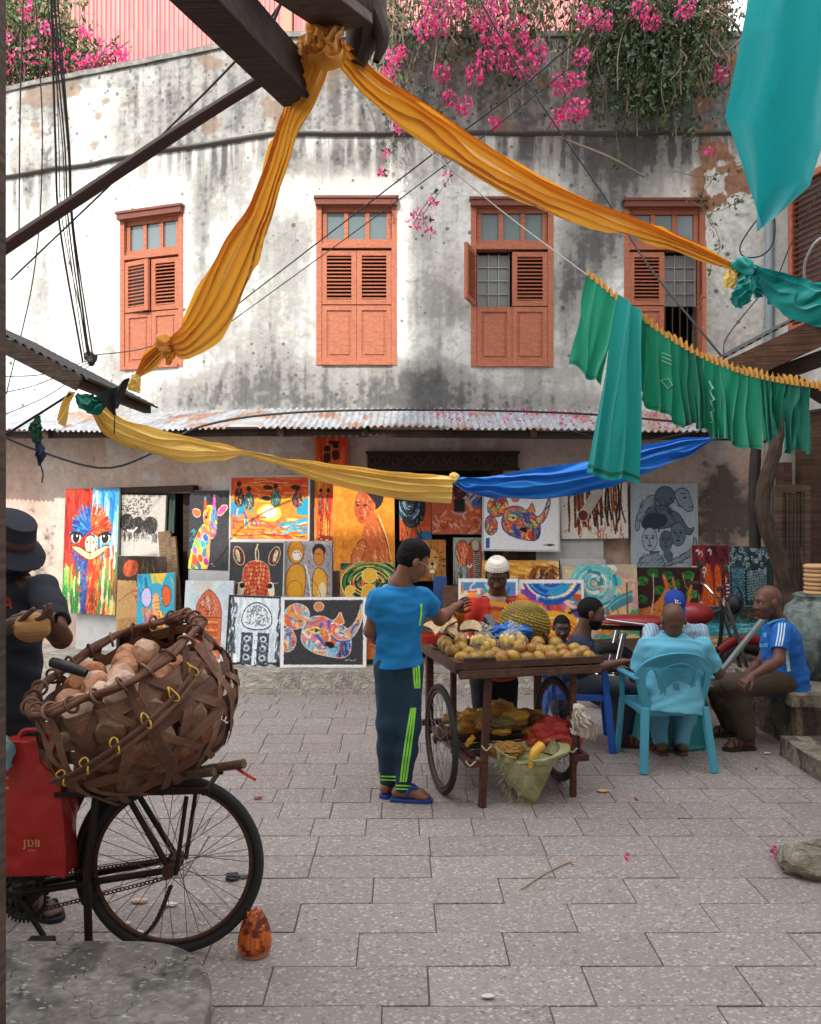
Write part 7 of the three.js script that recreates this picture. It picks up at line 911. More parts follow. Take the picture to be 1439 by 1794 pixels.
{
  const b = thing('plastic_bag', 'crumpled translucent blue plastic bag before the jackfruit', 'bag', at(895, 1106, 5.5)); lump(at(897, 1107, 5.52), 0.11, 1.15, 0.52, 0.7, 0.34, 2.6, film(C(0.02, 0.18, 0.7), 0.3), 'film', b, 60);
  for (const [i, x, y, lab] of [[0, 848, 1127, 'clear plastic bag of yellow fruit pieces, nearer the customer'], [1, 898, 1124, 'clear plastic bag of yellow fruit pieces below the blue bag']]) {
    const t = thing('fruit_bag', lab, 'bag', at(x, y, 5.34), 'bags of cut fruit'); lump(at(x, y - 1, 5.34), 0.085, 1.05, 0.78, 0.5, 0.25, 3, film(C(0.98, 0.98, 0.98), 0.9), 'film', t, 50);
    for (let k = 0; k < 14; k++) lump(at(x + rr(-20, 20), y + rr(-10, 14), 5.33 + rr(-0.02, 0.03)), 0.026, 0.7, 1.2, 0.6, 0.15, 2, phys(C(0.88, 0.62, 0.1), 0.4), 'fruit_piece', t, 14);
    mesh('tied_neck', ribbon([[x - 4, y - 18, 10, 5.34], [x + 2, y - 26, 20, 5.33], [x + 6, y - 34, 26, 5.33]], 4, 0.012, 3 + i, 16, 14), film(C(0.95, 0.95, 0.95), 0.6), t, true);
  }
  const tr = thing('tray', 'red plastic tray with cut fruit at the customer end of the cart', 'tray', at(757, 1118, 5.5)), tc = at(757, 1120, 5.5);
  { const g = new THREE.CylinderGeometry(0.1, 0.082, 0.05, 32, 1, true); g.scale(1, 1, 0.75); mesh('bowl', g.translate(tc.x, tc.y, tc.z), mat(C(0.65, 0.04, 0.025), 0.4, { side: THREE.DoubleSide }), tr, true); mesh('bottom', new THREE.CircleGeometry(0.083, 32).rotateX(-Math.PI / 2).scale(1, 1, 0.75).translate(tc.x, tc.y - 0.022, tc.z), mat(C(0.65, 0.04, 0.025), 0.4, { side: THREE.DoubleSide }), tr, true); }
  const slice = (p, r, lab, turn) => { const t = thing('fruit_slice', lab, 'fruit', p, 'cut fruit'); const m = new THREE.Group(); m.name = 'wedge'; m.rotation.set(0.5, turn, 0.3); t.add(m); const g = new THREE.CylinderGeometry(r, r * 0.7, 0.035, 20, 1, false, 0, 3.6); mesh('flesh', g, mat(C(0.74, 0.52, 0.28), 0.6, { map: mottle }), m); mesh('rind', new THREE.CylinderGeometry(r * 1.03, r * 0.74, 0.037, 20, 1, true, 0, 3.6), mat(C(0.7, 0.6, 0.4), 0.7, { side: THREE.DoubleSide }), m); };
  slice(at(757, 1104, 5.5), 0.07, 'slice of orange fruit in the red tray', 0.4); slice(at(784, 1098, 5.6), 0.085, 'cream wedge of fruit beside the red tray', 2.2); slice(at(800, 1106, 5.62), 0.07, 'second cream wedge of fruit beside the red tray', 3); slice(at(826, 1104, 5.66), 0.075, 'pale fruit wedge below the seller hand', 1.2);
  const n = thing('paper_notes', 'pink printed paper under the fruit seller phone', 'paper', at(846, 1102, 5.72)); mesh('sheet', sheet((u, v) => at(mix(830, 866, u), mix(1092, 1112, v) + u * 8, 5.72).add(V(0, 0, 0.02 * Math.sin(u * 5 + v * 4))), 14, 10), mat(C(0.7, 0.35, 0.3), 0.9, { side: THREE.DoubleSide, map: mottle }), n, true);
}
{ // under the cart
  const sk = thing('woven_sack', 'olive woven plastic sack hanging out under the cart', 'sack', at(920, 1400, 5.05)), c = at(922, 1350, 5.1), cs = basis(V(1, 0, 0), V(0, 1, 0), V(0, 0, 1), c);
  const f = inFrame((x, y, z) => { const t = clamp((y + 0.235) / 0.37), r = mix(0.05, 0.225, Math.pow(t, 0.75)), ox = mix(0.02, 0, t); return Math.max((Math.hypot((x - ox) / 1, z / 0.75) - r) * 0.8 + 0.05 * n3(x * 6, y * 5, z * 6) + 0.045 * Math.abs(n3(x * 11 + 4, y * 9, z * 11)) - 0.012 + 0.022 * n3(x * 15, y * 12, z * 15) + 0.008 * n3(x * 34, y * 30, z * 34), Math.abs(y + 0.05 + 0.05 * n3(x * 5 + 3, 1, z * 5)) - 0.19, -(Math.hypot(x, z / 0.75) - r + 0.02) * (y > 0.08 ? 1 : -9)); }, cs);
  const sackTex = texFrom(128, 128, (x, y) => { const w = ((x >> 1) + (y >> 1)) & 1 ? 0.9 : 0.78, s = fbm(x / 14, y / 14, 4, 71); return [w * (0.74 + 0.3 * s), w * (0.75 + 0.28 * s), w * (0.58 + 0.3 * s)]; });
  mesh('sack', surf(f, c.clone().add(V(-0.28, -0.27, -0.22)), c.clone().add(V(0.28, 0.17, 0.22)), 0.009, flatC([0.68, 0.68, 0.52], 0.3)), phys(C(1, 1, 1), 0.42, { vertexColors: true, map: sackTex }), sk, true);
  const fr = []; for (let i = 0; i < 150; i++) { const a = rr(2.4, 4.6), y = rr(-0.2, 0.12), t = clamp((y + 0.235) / 0.37), r = mix(0.05, 0.225, Math.pow(t, 0.75)), p = V(c.x + Math.cos(a) * r, c.y + y, c.z + Math.abs(Math.sin(a)) * r * 0.6); fr.push(rod(p, p.clone().add(V(rr(-0.03, 0.01), rr(-0.035, 0), rr(0, 0.02))), 0.0012, 0.0008, 3)); } mesh('frayed_edge', join(fr), mat(C(0.5, 0.5, 0.28), 0.8), sk, true);
  const heap = [];
  const cols = [C(0.5, 0.22, 0.03), C(0.66, 0.36, 0.05), C(0.3, 0.17, 0.04), C(0.72, 0.5, 0.16), C(0.2, 0.15, 0.06)].map((c2) => mat(c2, 0.75, { map: mottle }));
  for (let i = 0; i < 34; i++) { const x = rr(0.12, 0.7), z = rr(-0.55, -0.12), y = 0.33 + 0.12 * (1 - Math.abs(x - 0.4) * 2.4) + rr(-0.03, 0.04), p = cartAt(x, y, z), r = rr(0.035, 0.07); const h = thing('fruit_peel', 'piece of jackfruit peel on the shelf under the cart', 'peel', p, 'jackfruit peel under the cart'); lump(p, r, rr(0.8, 1.5), rr(0.5, 0.85), rr(0.8, 1.2), 0.5, 2.4, pick(cols), 'rind', h, 22); }
  const rd = thing('red_sack', 'crumpled red sack on the shelf under the cart', 'sack', at(968, 1290, 5.3)); lump(at(966, 1292, 5.32), 0.16, 0.95, 0.85, 0.75, 0.42, 2.2, mat(C(0.42, 0.035, 0.022), 0.6), 'sack', rd, 70);
  const st = thing('jackfruit', 'spiky orange brown half jackfruit on top of the olive sack', 'jackfruit', at(886, 1310, 5.1)); lump(at(888, 1314, 5.1), 0.085, 1.3, 0.62, 0.8, 0.16, 9, mat(C(0.34, 0.17, 0.03), 0.8), 'rind', st, 80);
  const yc = thing('fruit_core', 'yellow cut fruit core on the rim of the olive sack', 'fruit', at(942, 1318, 4.98)); mesh('core', limb([at(950, 1306, 5.0), at(938, 1318, 4.96), at(930, 1346, 4.95)], [0.03, 0.028, 0.012], 12, 12, 0.2), phys(C(0.72, 0.4, 0.04), 0.5), yc, true);
  const rg = thing('white_rag', 'bunched white rag tied to the cart leg', 'rag', at(1020, 1250, 5.08)); mesh('fabric', ribbon([[1016, 1236, 16, 5.06], [1014, 1248, 22, 5.04], [1018, 1262, 36, 5.03], [1024, 1280, 46, 5.03], [1020, 1290, 40, 5.04]], 6, 0.03, 31, 40, 40), cloth(C(0.66, 0.58, 0.5), 0.1), rg, true); knot('knot', at(1015, 1242, 5.06), 0.028, cloth(C(0.66, 0.58, 0.5), 0.1), rg);
  const yb = thing('yellow_tie', 'yellow plastic strip tied on the cart frame', 'strip', at(822, 1300, 5.1)); mesh('strip', ribbon([[832, 1290, 8, 5.12], [824, 1298, 10, 5.1], [818, 1308, 6, 5.1]], 2, 0.01, 33, 14, 8), cloth(C(0.75, 0.38, 0.03), 0.2), yb, true);
}
// ---------------------------------------------------------------- plastic chairs
function chair(label, color, pos, turn) {
  const t = thing('plastic_chair', label, 'chair', pos, 'plastic chairs'); t.rotation.y = turn; const m = phys(color, 0.38, { clearcoat: 0.15 });
  const seat = sheet((u, v) => { const x = (u - 0.5) * mix(0.42, 0.46, v), z = mix(-0.2, 0.24, v); return V(x, 0.425 - 0.02 * Math.sin(u * Math.PI) * Math.sin(v * Math.PI) - (v > 0.93 ? 0.025 : 0), z); }, 16, 16); const lo = seat.clone().translate(0, -0.022, 0); mesh('seat', join([seat, lo, box(0.44, 0.05, 0.02, 0, 0.40, -0.2, 0.008), box(0.47, 0.05, 0.02, 0, 0.40, 0.23, 0.008), box(0.02, 0.05, 0.42, -0.215, 0.40, 0.01, 0.008), box(0.02, 0.05, 0.42, 0.215, 0.40, 0.01, 0.008)]), Object.assign(m.clone(), { side: THREE.DoubleSide }), t);
  const bend = (g) => { const p = g.attributes.position; for (let i = 0; i < p.count; i++) { const x = p.getX(i), y = p.getY(i); p.setZ(i, p.getZ(i) - 0.235 - (y - 0.4) * 0.2 + x * x * 1.1); } g.computeVertexNormals(); return g; };
  const sh = new THREE.Shape(); sh.moveTo(-0.2, 0.38); sh.lineTo(-0.275, 0.66); sh.bezierCurveTo(-0.25, 0.78, -0.12, 0.83, 0, 0.83); sh.bezierCurveTo(0.12, 0.83, 0.25, 0.78, 0.275, 0.66); sh.lineTo(0.2, 0.38); sh.closePath();
  for (const s of [-1, 1]) { const h = new THREE.Path(); h.moveTo(s * 0.165, 0.43); h.bezierCurveTo(s * 0.1, 0.5, s * 0.105, 0.6, s * 0.17, 0.715); h.bezierCurveTo(s * 0.23, 0.7, s * 0.225, 0.62, s * 0.165, 0.43); sh.holes.push(h); }
  mesh('backrest', bend(new THREE.ExtrudeGeometry(sh, { depth: 0.016, bevelEnabled: true, bevelSize: 0.006, bevelThickness: 0.006, bevelSegments: 2, curveSegments: 14 })), m, t);
  const ribs = []; for (let i = 0; i < 13; i++) { const a = mix(-1.2, 1.2, i / 12); ribs.push(tube([0, 1, 2, 3].map((k) => V(Math.sin(a) * (0.03 + k * 0.022), 0.665 + Math.cos(a) * (0.02 + k * 0.02) - 0.01, -0.009)), 0.0035, 8, 5)); } for (let i = 0; i < 7; i++) ribs.push(tube([V(-0.07 + i * 0.02, 0.44 + (i % 2) * 0.02, -0.009), V(-0.02 + i * 0.008, 0.53, -0.009), V(0.0 + i * 0.006, 0.62, -0.009)], 0.0035, 10, 5)); ribs.push(tube([V(-0.1, 0.44, -0.009), V(-0.088, 0.56, -0.009), V(-0.12, 0.7, -0.009), V(0, 0.76, -0.009), V(0.12, 0.7, -0.009), V(0.088, 0.56, -0.009), V(0.1, 0.44, -0.009)], 0.005, 40, 5));
  mesh('fan_relief', bend(join(ribs)), m, t);
  for (const s of [-1, 1]) {
    mesh('armrest', join([beam(V(s * 0.262, 0.64, -0.22), V(s * 0.262, 0.63, 0.18), 0.055, 0.025, 0.01)]), m, t);
    mesh('leg', join([beam(V(s * 0.245, 0.63, 0.19), V(s * 0.235, 0.4, 0.21), 0.05, 0.03, 0.008), beam(V(s * 0.235, 0.42, 0.21), V(s * 0.26, 0, 0.25), 0.055, 0.035, 0.008)]), m, t); mesh('leg', join([beam(V(s * 0.21, 0.44, -0.22), V(s * 0.25, 0, -0.3), 0.06, 0.035, 0.008)]), m, t);
  }
}
chair('light blue plastic chair with a fan patterned back', C(0.07, 0.36, 0.5), V(1.83, 0, -5.95), Math.PI + 0.06);
chair('royal blue plastic chair under the bearded man', C(0.004, 0.1, 0.5), V(1.3, 0, -6.42), Math.PI / 2 - 0.15);
{
  const p = V(2.06, 0, -6.5), t = thing('tub', 'upturned teal plastic tub serving as the players table', 'tub', p); mesh('tub', new THREE.LatheGeometry([[0, 0.46], [0.24, 0.46], [0.255, 0.45], [0.3, 0.03], [0.325, 0.03], [0.325, 0], [0.3, 0]].map(([a, b]) => new THREE.Vector2(a, b)), 40), mat(C(0.02, 0.22, 0.24), 0.45, { side: THREE.DoubleSide }), t);
  const b = thing('game_board', 'pale game board lying on the teal tub', 'board', p.clone().setY(0.461)); mesh('board', box(0.5, 0.014, 0.5, 0, 0.008, 0, 0.003), rawWood, b);
  const s = thing('wooden_stool', 'low wooden stool under the man in the cap', 'stool', V(2.32, 0, -7.16)); mesh('seat', boxUV(box(0.36, 0.04, 0.32, 0, 0.33, 0, 0.008), 3), midWood, s); for (const [x, z] of [[-0.15, -0.13], [0.15, -0.13], [-0.15, 0.13], [0.15, 0.13]]) mesh('leg', boxUV(beam(V(x * 1.1, 0, z * 1.1), V(x, 0.31, z), 0.04, 0.04)), midWood, s);
}
// ---------------------------------------------------------------- stone bench, step, jar, rock and what leans there
const roughStone = (geo, a = 0.02, fr = 5) => { const p = geo.attributes.position; for (let i = 0; i < p.count; i++) { const x = p.getX(i), y = p.getY(i), z = p.getZ(i); p.setXYZ(i, x + a * n3(x * fr, y * fr, z * fr), Math.max(y + a * 0.6 * n3(z * fr + 4, x * fr, y * fr), -0.005), z + a * n3(y * fr + 2, z * fr, x * fr)); } geo.computeVertexNormals(); return geo; };
const stoneTex = texFrom(512, 512, (x, y) => { const a = fbm(x / 70, y / 70, 5, 81), b = fbm(x / 9, y / 9, 4, 82), st = sstep(0.55, 0.7, fbm(x / 40, y / 90, 4, 83)), v = 0.5 + 0.4 * a + 0.35 * (b - 0.5); return [v * mix(0.95, 0.62, st), v * mix(0.9, 0.58, st), v * mix(0.82, 0.54, st)]; });
const stone = mat(C(0.6, 0.58, 0.54), 0.95, { map: stoneTex, bumpMap: stoneTex, bumpScale: 0.02 });
{
  const dense = (w, h, d) => new THREE.BoxGeometry(w, h, d, 40, 10, 30);
  const b = thing('stone_bench', 'rough masonry bench with a worn cement top at the right', 'bench', V(3.5, 0, -6.7));
  mesh('base', boxUV(roughStone(dense(1.36, 0.34, 1.0).translate(3.58, 0.17, -6.67), 0.025), 0.8), mat(C(0.44, 0.4, 0.34), 0.97, { map: stoneTex, bumpMap: stoneTex, bumpScale: 0.03 }), b, true); mesh('top_slab', boxUV(roughStone(dense(1.42, 0.09, 1.08).translate(3.57, 0.385, -6.68), 0.022), 0.8), stone, b, true);
  const s = thing('stone_step', 'low cement step in front of the stone bench', 'step', V(3.4, 0, -5.7)); mesh('slab', boxUV(roughStone(dense(1.3, 0.14, 0.86).translate(3.38, 0.07, -5.66), 0.015), 0.8), stone, s, true);
  const pr = [[0, 0], [0.2, 0], [0.27, 0.12], [0.3, 0.3], [0.3, 0.48], [0.27, 0.58], [0.21, 0.63], [0.2, 0.66], [0.22, 0.68], [0.2, 0.69], [0.17, 0.66], [0.16, 0.5], [0, 0.3]].map(([a, c]) => new THREE.Vector2(a, c)), jg = roughStone(new THREE.LatheGeometry(pr, 60).translate(3.42, 0.43, -6.85), 0.008, 14);
  const j = thing('stone_jar', 'big weathered blue grey stone jar on the bench', 'jar', V(3.42, 0.43, -6.85)); mesh('jar', jg, mat(C(0.45, 0.62, 0.68), 0.9, { map: stoneTex, bumpMap: stoneTex, bumpScale: 0.02 }), j, true);
  for (let k = 0; k < 7; k++) { const q = thing('straw_ring', ['lowest', 'second lowest', 'third lowest', 'middle', 'third highest', 'second highest', 'topmost'][k] + ' tan straw ring of the stack on the stone jar', 'mat', V(3.4, 1.13 + k * 0.036, -6.85), 'straw rings stacked on the jar'); mesh('ring', new THREE.TorusGeometry(0.1 - 0.003 * (k % 3), 0.018, 8, 40).rotateX(Math.PI / 2), mat(k % 2 ? C(0.5, 0.27, 0.12) : C(0.58, 0.36, 0.18), 0.9), q); }
  const m = thing('metal_bar', 'pale square metal bar leaning beside the bench sitter', 'bar', at(1232, 1218, 6.75)); mesh('bar', beam(at(1228, 1222, 6.75), at(1338, 1084, 6.85), 0.045, 0.03, 0.004), mat(C(0.42, 0.45, 0.45), 0.5, { map: mottle, metalness: 0.3 }), m, true);
  const st = thing('broom_stick', 'thin brown stick leaning by the tree trunk', 'stick', at(1415, 1060, 7.2)); mesh('stick', rod(at(1420, 1110, 7.1), at(1404, 960, 7.4), 0.018, 0.016), wood(C(0.16, 0.09, 0.06)), st, true);
  const sl = thing('shutter_door', 'grey louvred door leaf leaning behind the tree trunk', 'door', at(1395, 1000, 7.6)); for (let k = 0; k < 6; k++) mesh('batten', boxUV(box(0.028, 0.95, 0.02).translate(0, 0, 0.01 * (k % 2)).applyMatrix4(new THREE.Matrix4().makeTranslation(3.44 + k * 0.036, 1.5, -7.6))), oldWood, sl, true); mesh('frame', boxUV(join([box(0.05, 1.1, 0.05, 3.4, 1.5, -7.6), box(0.05, 1.1, 0.05, 3.66, 1.5, -7.6), box(0.21, 0.07, 0.05, 3.53, 2.02, -7.6)])), wood(C(0.34, 0.2, 0.14)), sl, true);
  const r = thing('rock', 'jagged grey rock by the right border of the paving', 'rock', at(1415, 1520, 4.1)); mesh('rock', roughStone(roughStone(new THREE.IcosahedronGeometry(0.16, 12).scale(1.3, 0.5, 0.9).translate(at(1425, 1500, 4.15).x, 0.05, -4.15), 0.07, 7), 0.03, 24), stone, r, true);
  const fl = thing('fallen_flower', 'pink flower lying against the rock', 'flower', at(1362, 1505, 4.25).setY(0.03)); { const l = []; cluster(l, at(1363, 1502, 4.25).setY(0.04), 0.03, 22, 0.016); mesh('petals', leafMass(l), petalMat, fl, true); }
}
// ---------------------------------------------------------------- motorcycle behind the players
{
  const t = thing('motorcycle', 'small motorcycle with red seat and tank parked behind the players', 'motorcycle', V(2.45, 0, -7.55)), red = phys(C(0.3, 0.018, 0.022), 0.45, { clearcoat: 0.2 }), chrome = mat(C(0.6, 0.6, 0.6), 0.18, { metalness: 1 }), blk = mat(C(0.02, 0.02, 0.022), 0.55);
  for (const x of [-0.62, 0.63]) { const w = new THREE.Group(); w.name = 'wheel'; w.position.set(x, 0.3, 0); t.add(w); wheelParts(w, V(0, 0, 0), V(0, 0, 1), 0.3, 0.045, 20, steel, rubber, steel); }
  mesh('seat', surf((x, y, z) => Math.max(ell(-0.42, 0.79, 0, 0.36, 0.07, 0.13)(x, y, z) , 0.76 - y + 0.05 * x * x), V(-0.85, 0.68, -0.18), V(0, 0.9, 0.18), 0.012), red, t);
  mesh('tank', surf(uni([ell(0.14, 0.86, 0, 0.2, 0.11, 0.13), ell(0.02, 0.82, 0, 0.12, 0.07, 0.1)], 0.05), V(-0.2, 0.68, -0.2), V(0.42, 1.02, 0.2), 0.012), red, t);
  mesh('engine', join([box(0.3, 0.26, 0.22, 0.06, 0.42, 0, 0.03), ...[0, 1, 2, 3, 4, 5].map((k) => box(0.2, 0.012, 0.2, 0.16, 0.56 + k * 0.024, 0))]), mat(C(0.16, 0.16, 0.16), 0.5, { metalness: 0.7 }), t);
  mesh('frame', join([tube([V(0.42, 0.88, 0), V(0.36, 0.5, 0), V(0.1, 0.26, 0), V(-0.3, 0.3, 0)], 0.02, 24, 8), tube([V(0.4, 0.9, 0), V(0, 0.74, 0), V(-0.7, 0.74, 0)], 0.022, 24, 8), tube([V(-0.2, 0.72, 0.1), V(-0.3, 0.32, 0.1), V(-0.62, 0.3, 0.08)], 0.016, 20, 8), tube([V(-0.2, 0.72, -0.1), V(-0.3, 0.32, -0.1), V(-0.62, 0.3, -0.08)], 0.016, 20, 8)]), blk, t);
  for (const z of [-0.09, 0.09]) { mesh('fork', rod(V(0.63, 0.3, z), V(0.42, 0.98, z), 0.022, 0.018), chrome, t); mesh('shock_absorber', rod(V(-0.6, 0.34, z * 1.3), V(-0.52, 0.7, z * 1.3), 0.03, 0.026), chrome, t); }
  mesh('handlebar', tube([V(0.24, 1.12, 0.36), V(0.32, 1.12, 0.22), V(0.38, 1.02, 0.08), V(0.38, 1.02, -0.08), V(0.32, 1.12, -0.22), V(0.24, 1.12, -0.36)], 0.013, 40, 8), chrome, t); for (const s of [-1, 1]) { mesh('grip', rod(V(0.24, 1.12, s * 0.37), V(0.3, 1.12, s * 0.25), 0.02), blk, t); mesh('mirror', join([rod(V(0.32, 1.12, s * 0.22), V(0.32, 1.28, s * 0.3), 0.006), new THREE.SphereGeometry(0.06, 16, 12).scale(0.3, 0.7, 1).translate(0.32, 1.3, s * 0.32)]), blk, t); }
  mesh('headlight', new THREE.SphereGeometry(0.095, 24, 16).scale(0.8, 1, 1).translate(0.52, 0.95, 0), blk, t); mesh('front_mudguard', new THREE.TorusGeometry(0.33, 0.05, 8, 24, 2).rotateZ(0.4).scale(1, 1, 0.7).translate(0.63, 0.3, 0), red, t);
  mesh('exhaust', tube([V(0.25, 0.45, 0.12), V(0.2, 0.24, 0.14), V(-0.3, 0.26, 0.16), V(-0.8, 0.34, 0.17)], 0.03, 30, 10), chrome, t); mesh('grab_rail', tube([V(-0.3, 0.78, 0.15), V(-0.72, 0.84, 0.15), V(-0.9, 0.93, 0.08), V(-0.9, 0.93, -0.08), V(-0.72, 0.84, -0.15), V(-0.3, 0.78, -0.15)], 0.011, 40, 8), chrome, t); mesh('side_cover', box(0.26, 0.2, 0.03, -0.2, 0.58, 0.12, 0.01), mat(C(0.35, 0.22, 0.05), 0.4), t); mesh('cable', tube([V(0.36, 1.05, 0.1), V(0.5, 1.12, 0.12), V(0.56, 0.95, 0.1), V(0.45, 0.75, 0.06)], 0.008, 24, 6), blk, t);
}
// ---------------------------------------------------------------- bicycle with the woven basket
const frameM = mat(C(0.03, 0.022, 0.02), 0.55, { metalness: 0.4, map: mottle }), HUB = at(305, 1508, 3.35);
{
  HUB.y = 0.365; const t = thing('bicycle', 'old black bicycle with a rusty rear wheel carrying the basket', 'bicycle', V(HUB.x, 0, HUB.z)), L = (x, y, z = 0) => V((x - 305) / F * 3.35, (1508 - y) / F * 3.35 + 0.365, z);
  const w = new THREE.Group(); w.name = 'wheel'; w.position.set(0, 0.365, 0); t.add(w); wheelParts(w, V(0, 0, 0), V(0, 0, 1), 0.365, 0.021, 36, steel, rubber, rust); w.rotation.y = 0.06;
  mesh('mudguard', new THREE.TorusGeometry(0.385, 0.024, 6, 40, 1.5).scale(1, 1, 1.1).rotateZ(2.05).translate(0, 0.365, 0), frameM, t);
  const bar = (n, a, b, r0, r1 = r0, m = frameM) => mesh(n, rod(a, b, r0, r1, 10), m, t);
  for (const z of [-0.055, 0.055]) { bar('chain_stay', L(305, 1508, z), L(20, 1556, z * 0.6), 0.013, 0.015); bar('seat_stay', L(305, 1508, z), L(232, 1385, z * 0.8), 0.012); bar('carrier_stay', L(318, 1512, z * 1.3), L(337, 1378, z * 1.5), 0.009); }
  bar('seat_tube', L(60, 1560), L(160, 1352), 0.017); bar('stand', L(172, 1650, 0.09), L(168, 1500, 0.09), 0.016); mesh('stand_arm', tube([L(168, 1505, 0.09), L(176, 1440, 0.09), L(184, 1365, 0.08)], 0.016, 16, 8), frameM, t);
  mesh('carrier_rack', join([beam(L(120, 1368, 0.12), L(380, 1362, 0.12), 0.02, 0.02), beam(L(120, 1368, -0.12), L(380, 1362, -0.12), 0.02, 0.02), ...[140, 220, 300, 370].map((x) => beam(L(x, 1367, -0.12), L(x, 1367, 0.12), 0.015, 0.015))]), frameM, t);
  mesh('axle_nut', new THREE.CylinderGeometry(0.026, 0.026, 0.16, 10).rotateX(Math.PI / 2).translate(0, 0.365, 0), rust, t);
  const chain = []; for (let k = 0; k < 34; k++) for (const s of [0, 1]) { const u = k / 34, p = L(mix(300, 60, u), mix(1508, 1556, u) + (s ? 15 : -17) * mix(1, 1.9, u), 0.045); chain.push(new THREE.TorusGeometry(0.0065, 0.0028, 5, 8).scale(1.4, 1, 1).translate(p.x, p.y, p.z)); } mesh('chain', join(chain), rust, t);
  const cr = L(52, 1558, 0.045); mesh('chainring', join([new THREE.TorusGeometry(0.085, 0.006, 6, 40).translate(cr.x, cr.y, cr.z), ...[...Array(36)].map((_, i) => box(0.008, 0.012, 0.004).translate(0, 0.095, 0).rotateZ(i / 36 * 6.283).translate(cr.x, cr.y, cr.z)), ...[...Array(5)].map((_, i) => box(0.012, 0.085, 0.004).translate(0, 0.042, 0).rotateZ(i / 5 * 6.283).translate(cr.x, cr.y, cr.z))]), frameM, t);
  mesh('crank', beam(V(cr.x, cr.y, 0.07), L(92, 1620, 0.07), 0.022, 0.014, 0.004), frameM, t); mesh('pedal', box(0.1, 0.03, 0.07, L(92, 1622, 0.11).x, L(92, 1622).y, 0.11, 0.006), rubber, t);
  const rope = []; const rp = [L(312, 1528, 0.09), L(285, 1590, 0.1), L(240, 1636, 0.11), L(205, 1666, 0.12)]; for (const o of [0, 2.1, 4.2]) { const c = new THREE.CatmullRomCurve3(rp), pts = []; for (let i = 0; i <= 60; i++) { const p = c.getPoint(i / 60); p.x += 0.005 * Math.cos(i * 0.9 + o); p.z += 0.005 * Math.sin(i * 0.9 + o); pts.push(p); } rope.push(tube(pts, 0.005, 120, 5)); } mesh('rope', join(rope), mat(C(0.03, 0.025, 0.022), 0.95), t);
  // basket: body of revolution about a tilted axis, woven of palm strips
  const bc = at(250, 1243, 3.33), up = V(-0.36, 0.9, 0.24).normalize(), bx = V(1, 0, 0).addScaledVector(up, -up.x).normalize(), bz = bx.clone().cross(up);
  const bk = thing('woven_basket', 'large open weave palm strip basket tilted on the bicycle carrier', 'basket', bc), BH = 0.47;
  const rad = (h) => h < 0.5 ? mix(0.27, 0.395, Math.sin(h * Math.PI)) : mix(0.395, 0.345, sstep(0.5, 1, h)), pt = (a, h, o = 0) => { const r = rad(h) + o + 0.014 * n3(Math.cos(a) * 3, h * 4, Math.sin(a) * 3); return bc.clone().addScaledVector(up, (h - 0.5) * BH).addScaledVector(bx, Math.cos(a) * r).addScaledVector(bz, Math.sin(a) * r); };
  const palm = [C(0.36, 0.16, 0.095), C(0.48, 0.23, 0.14), C(0.28, 0.12, 0.075), C(0.58, 0.31, 0.2)].map((c) => mat(c, 0.8, { map: woodTex, side: THREE.DoubleSide }));
  const strip = (f, w, n, m) => mesh('palm_strip', sheet((u, v) => f(u, (v - 0.5) * w), n, 2, [4, 0.3]), m, bk, true);
  for (let k = 0; k < 4; k++) { const h = 0.13 + k * 0.24; strip((u, o) => pt(u * 6.2832, h + o / BH + 0.015 * Math.sin(u * 14 + k), 0.006 * Math.sin(u * 6.2832 * 17 + k)), 0.048, 100, palm[k % 4]); }
  for (let i = 0; i < 12; i++) for (const s of [-1, 1]) { const a0 = i / 12 * 6.2832 + (s > 0 ? 0 : 0.26) + 0.06 * (hash(i, s + 5) - 0.5), wv = 0.045 + 0.012 * hash(i, s); strip((u, o) => pt(a0 + s * u * 0.95 + o * 2.6 * 0.8, u * 0.98 + o * 0.0, 0.007 * Math.sin(u * 16 + i * 1.3 + (s > 0 ? 0 : 3.1)) + 0.004), wv, 30, palm[(i + (s > 0 ? 0 : 2)) % 4]); }
  for (let i = 0; i < 7; i++) { const a0 = i / 7 * 6.2832 + 0.2; strip((u, o) => pt(a0 + o * 2.4, u, 0.012 + 0.004 * Math.sin(u * 18 + i)), 0.044, 26, palm[(i + 1) % 4]); }
  mesh('base', sheet((u, v) => pt(u * 6.2832, 0.01).lerp(bc.clone().addScaledVector(up, -0.52 * BH), v), 30, 6), palm[2], bk, true);
  const rimP = (o, rr2, w) => { const pts = []; for (let i = 0; i < 60; i++) pts.push(pt(i / 60 * 6.2832, 1.0 + 0.02 * Math.sin(i * 0.5 + o), o * 0.012 + w * Math.sin(i * 1.1 + o * 2))); return tube(pts, rr2, 160, 7, true); };
  mesh('rim', join([rimP(0, 0.014, 0.006), rimP(1, 0.012, 0.008), rimP(-1, 0.011, 0.008)]), palm[0], bk, true);
  for (let i = 0; i < 22; i++) { const a = i / 22 * 6.2832, pts = []; for (let k = 0; k < 8; k++) { const b = k / 8 * 6.2832; pts.push(pt(a + 0.02 * Math.sin(b), 1.0 + 0.06 * Math.sin(b), 0.032 * Math.cos(b))); } mesh('rim_binding', tube(pts, 0.006, 18, 5, true), palm[i % 4], bk, true); }
  for (const o of [0, 1]) mesh('tie_rod', limb([0, 1, 2, 3, 4, 5].map((k) => pt(mix(2.2, 0.35, k / 5), mix(0.42, 0.78, k / 5) + o * 0.05, 0.028 + 0.008 * o)), [0.009, 0.01, 0.008], 30, 7, 0.2), palm[1 + o], bk, true);
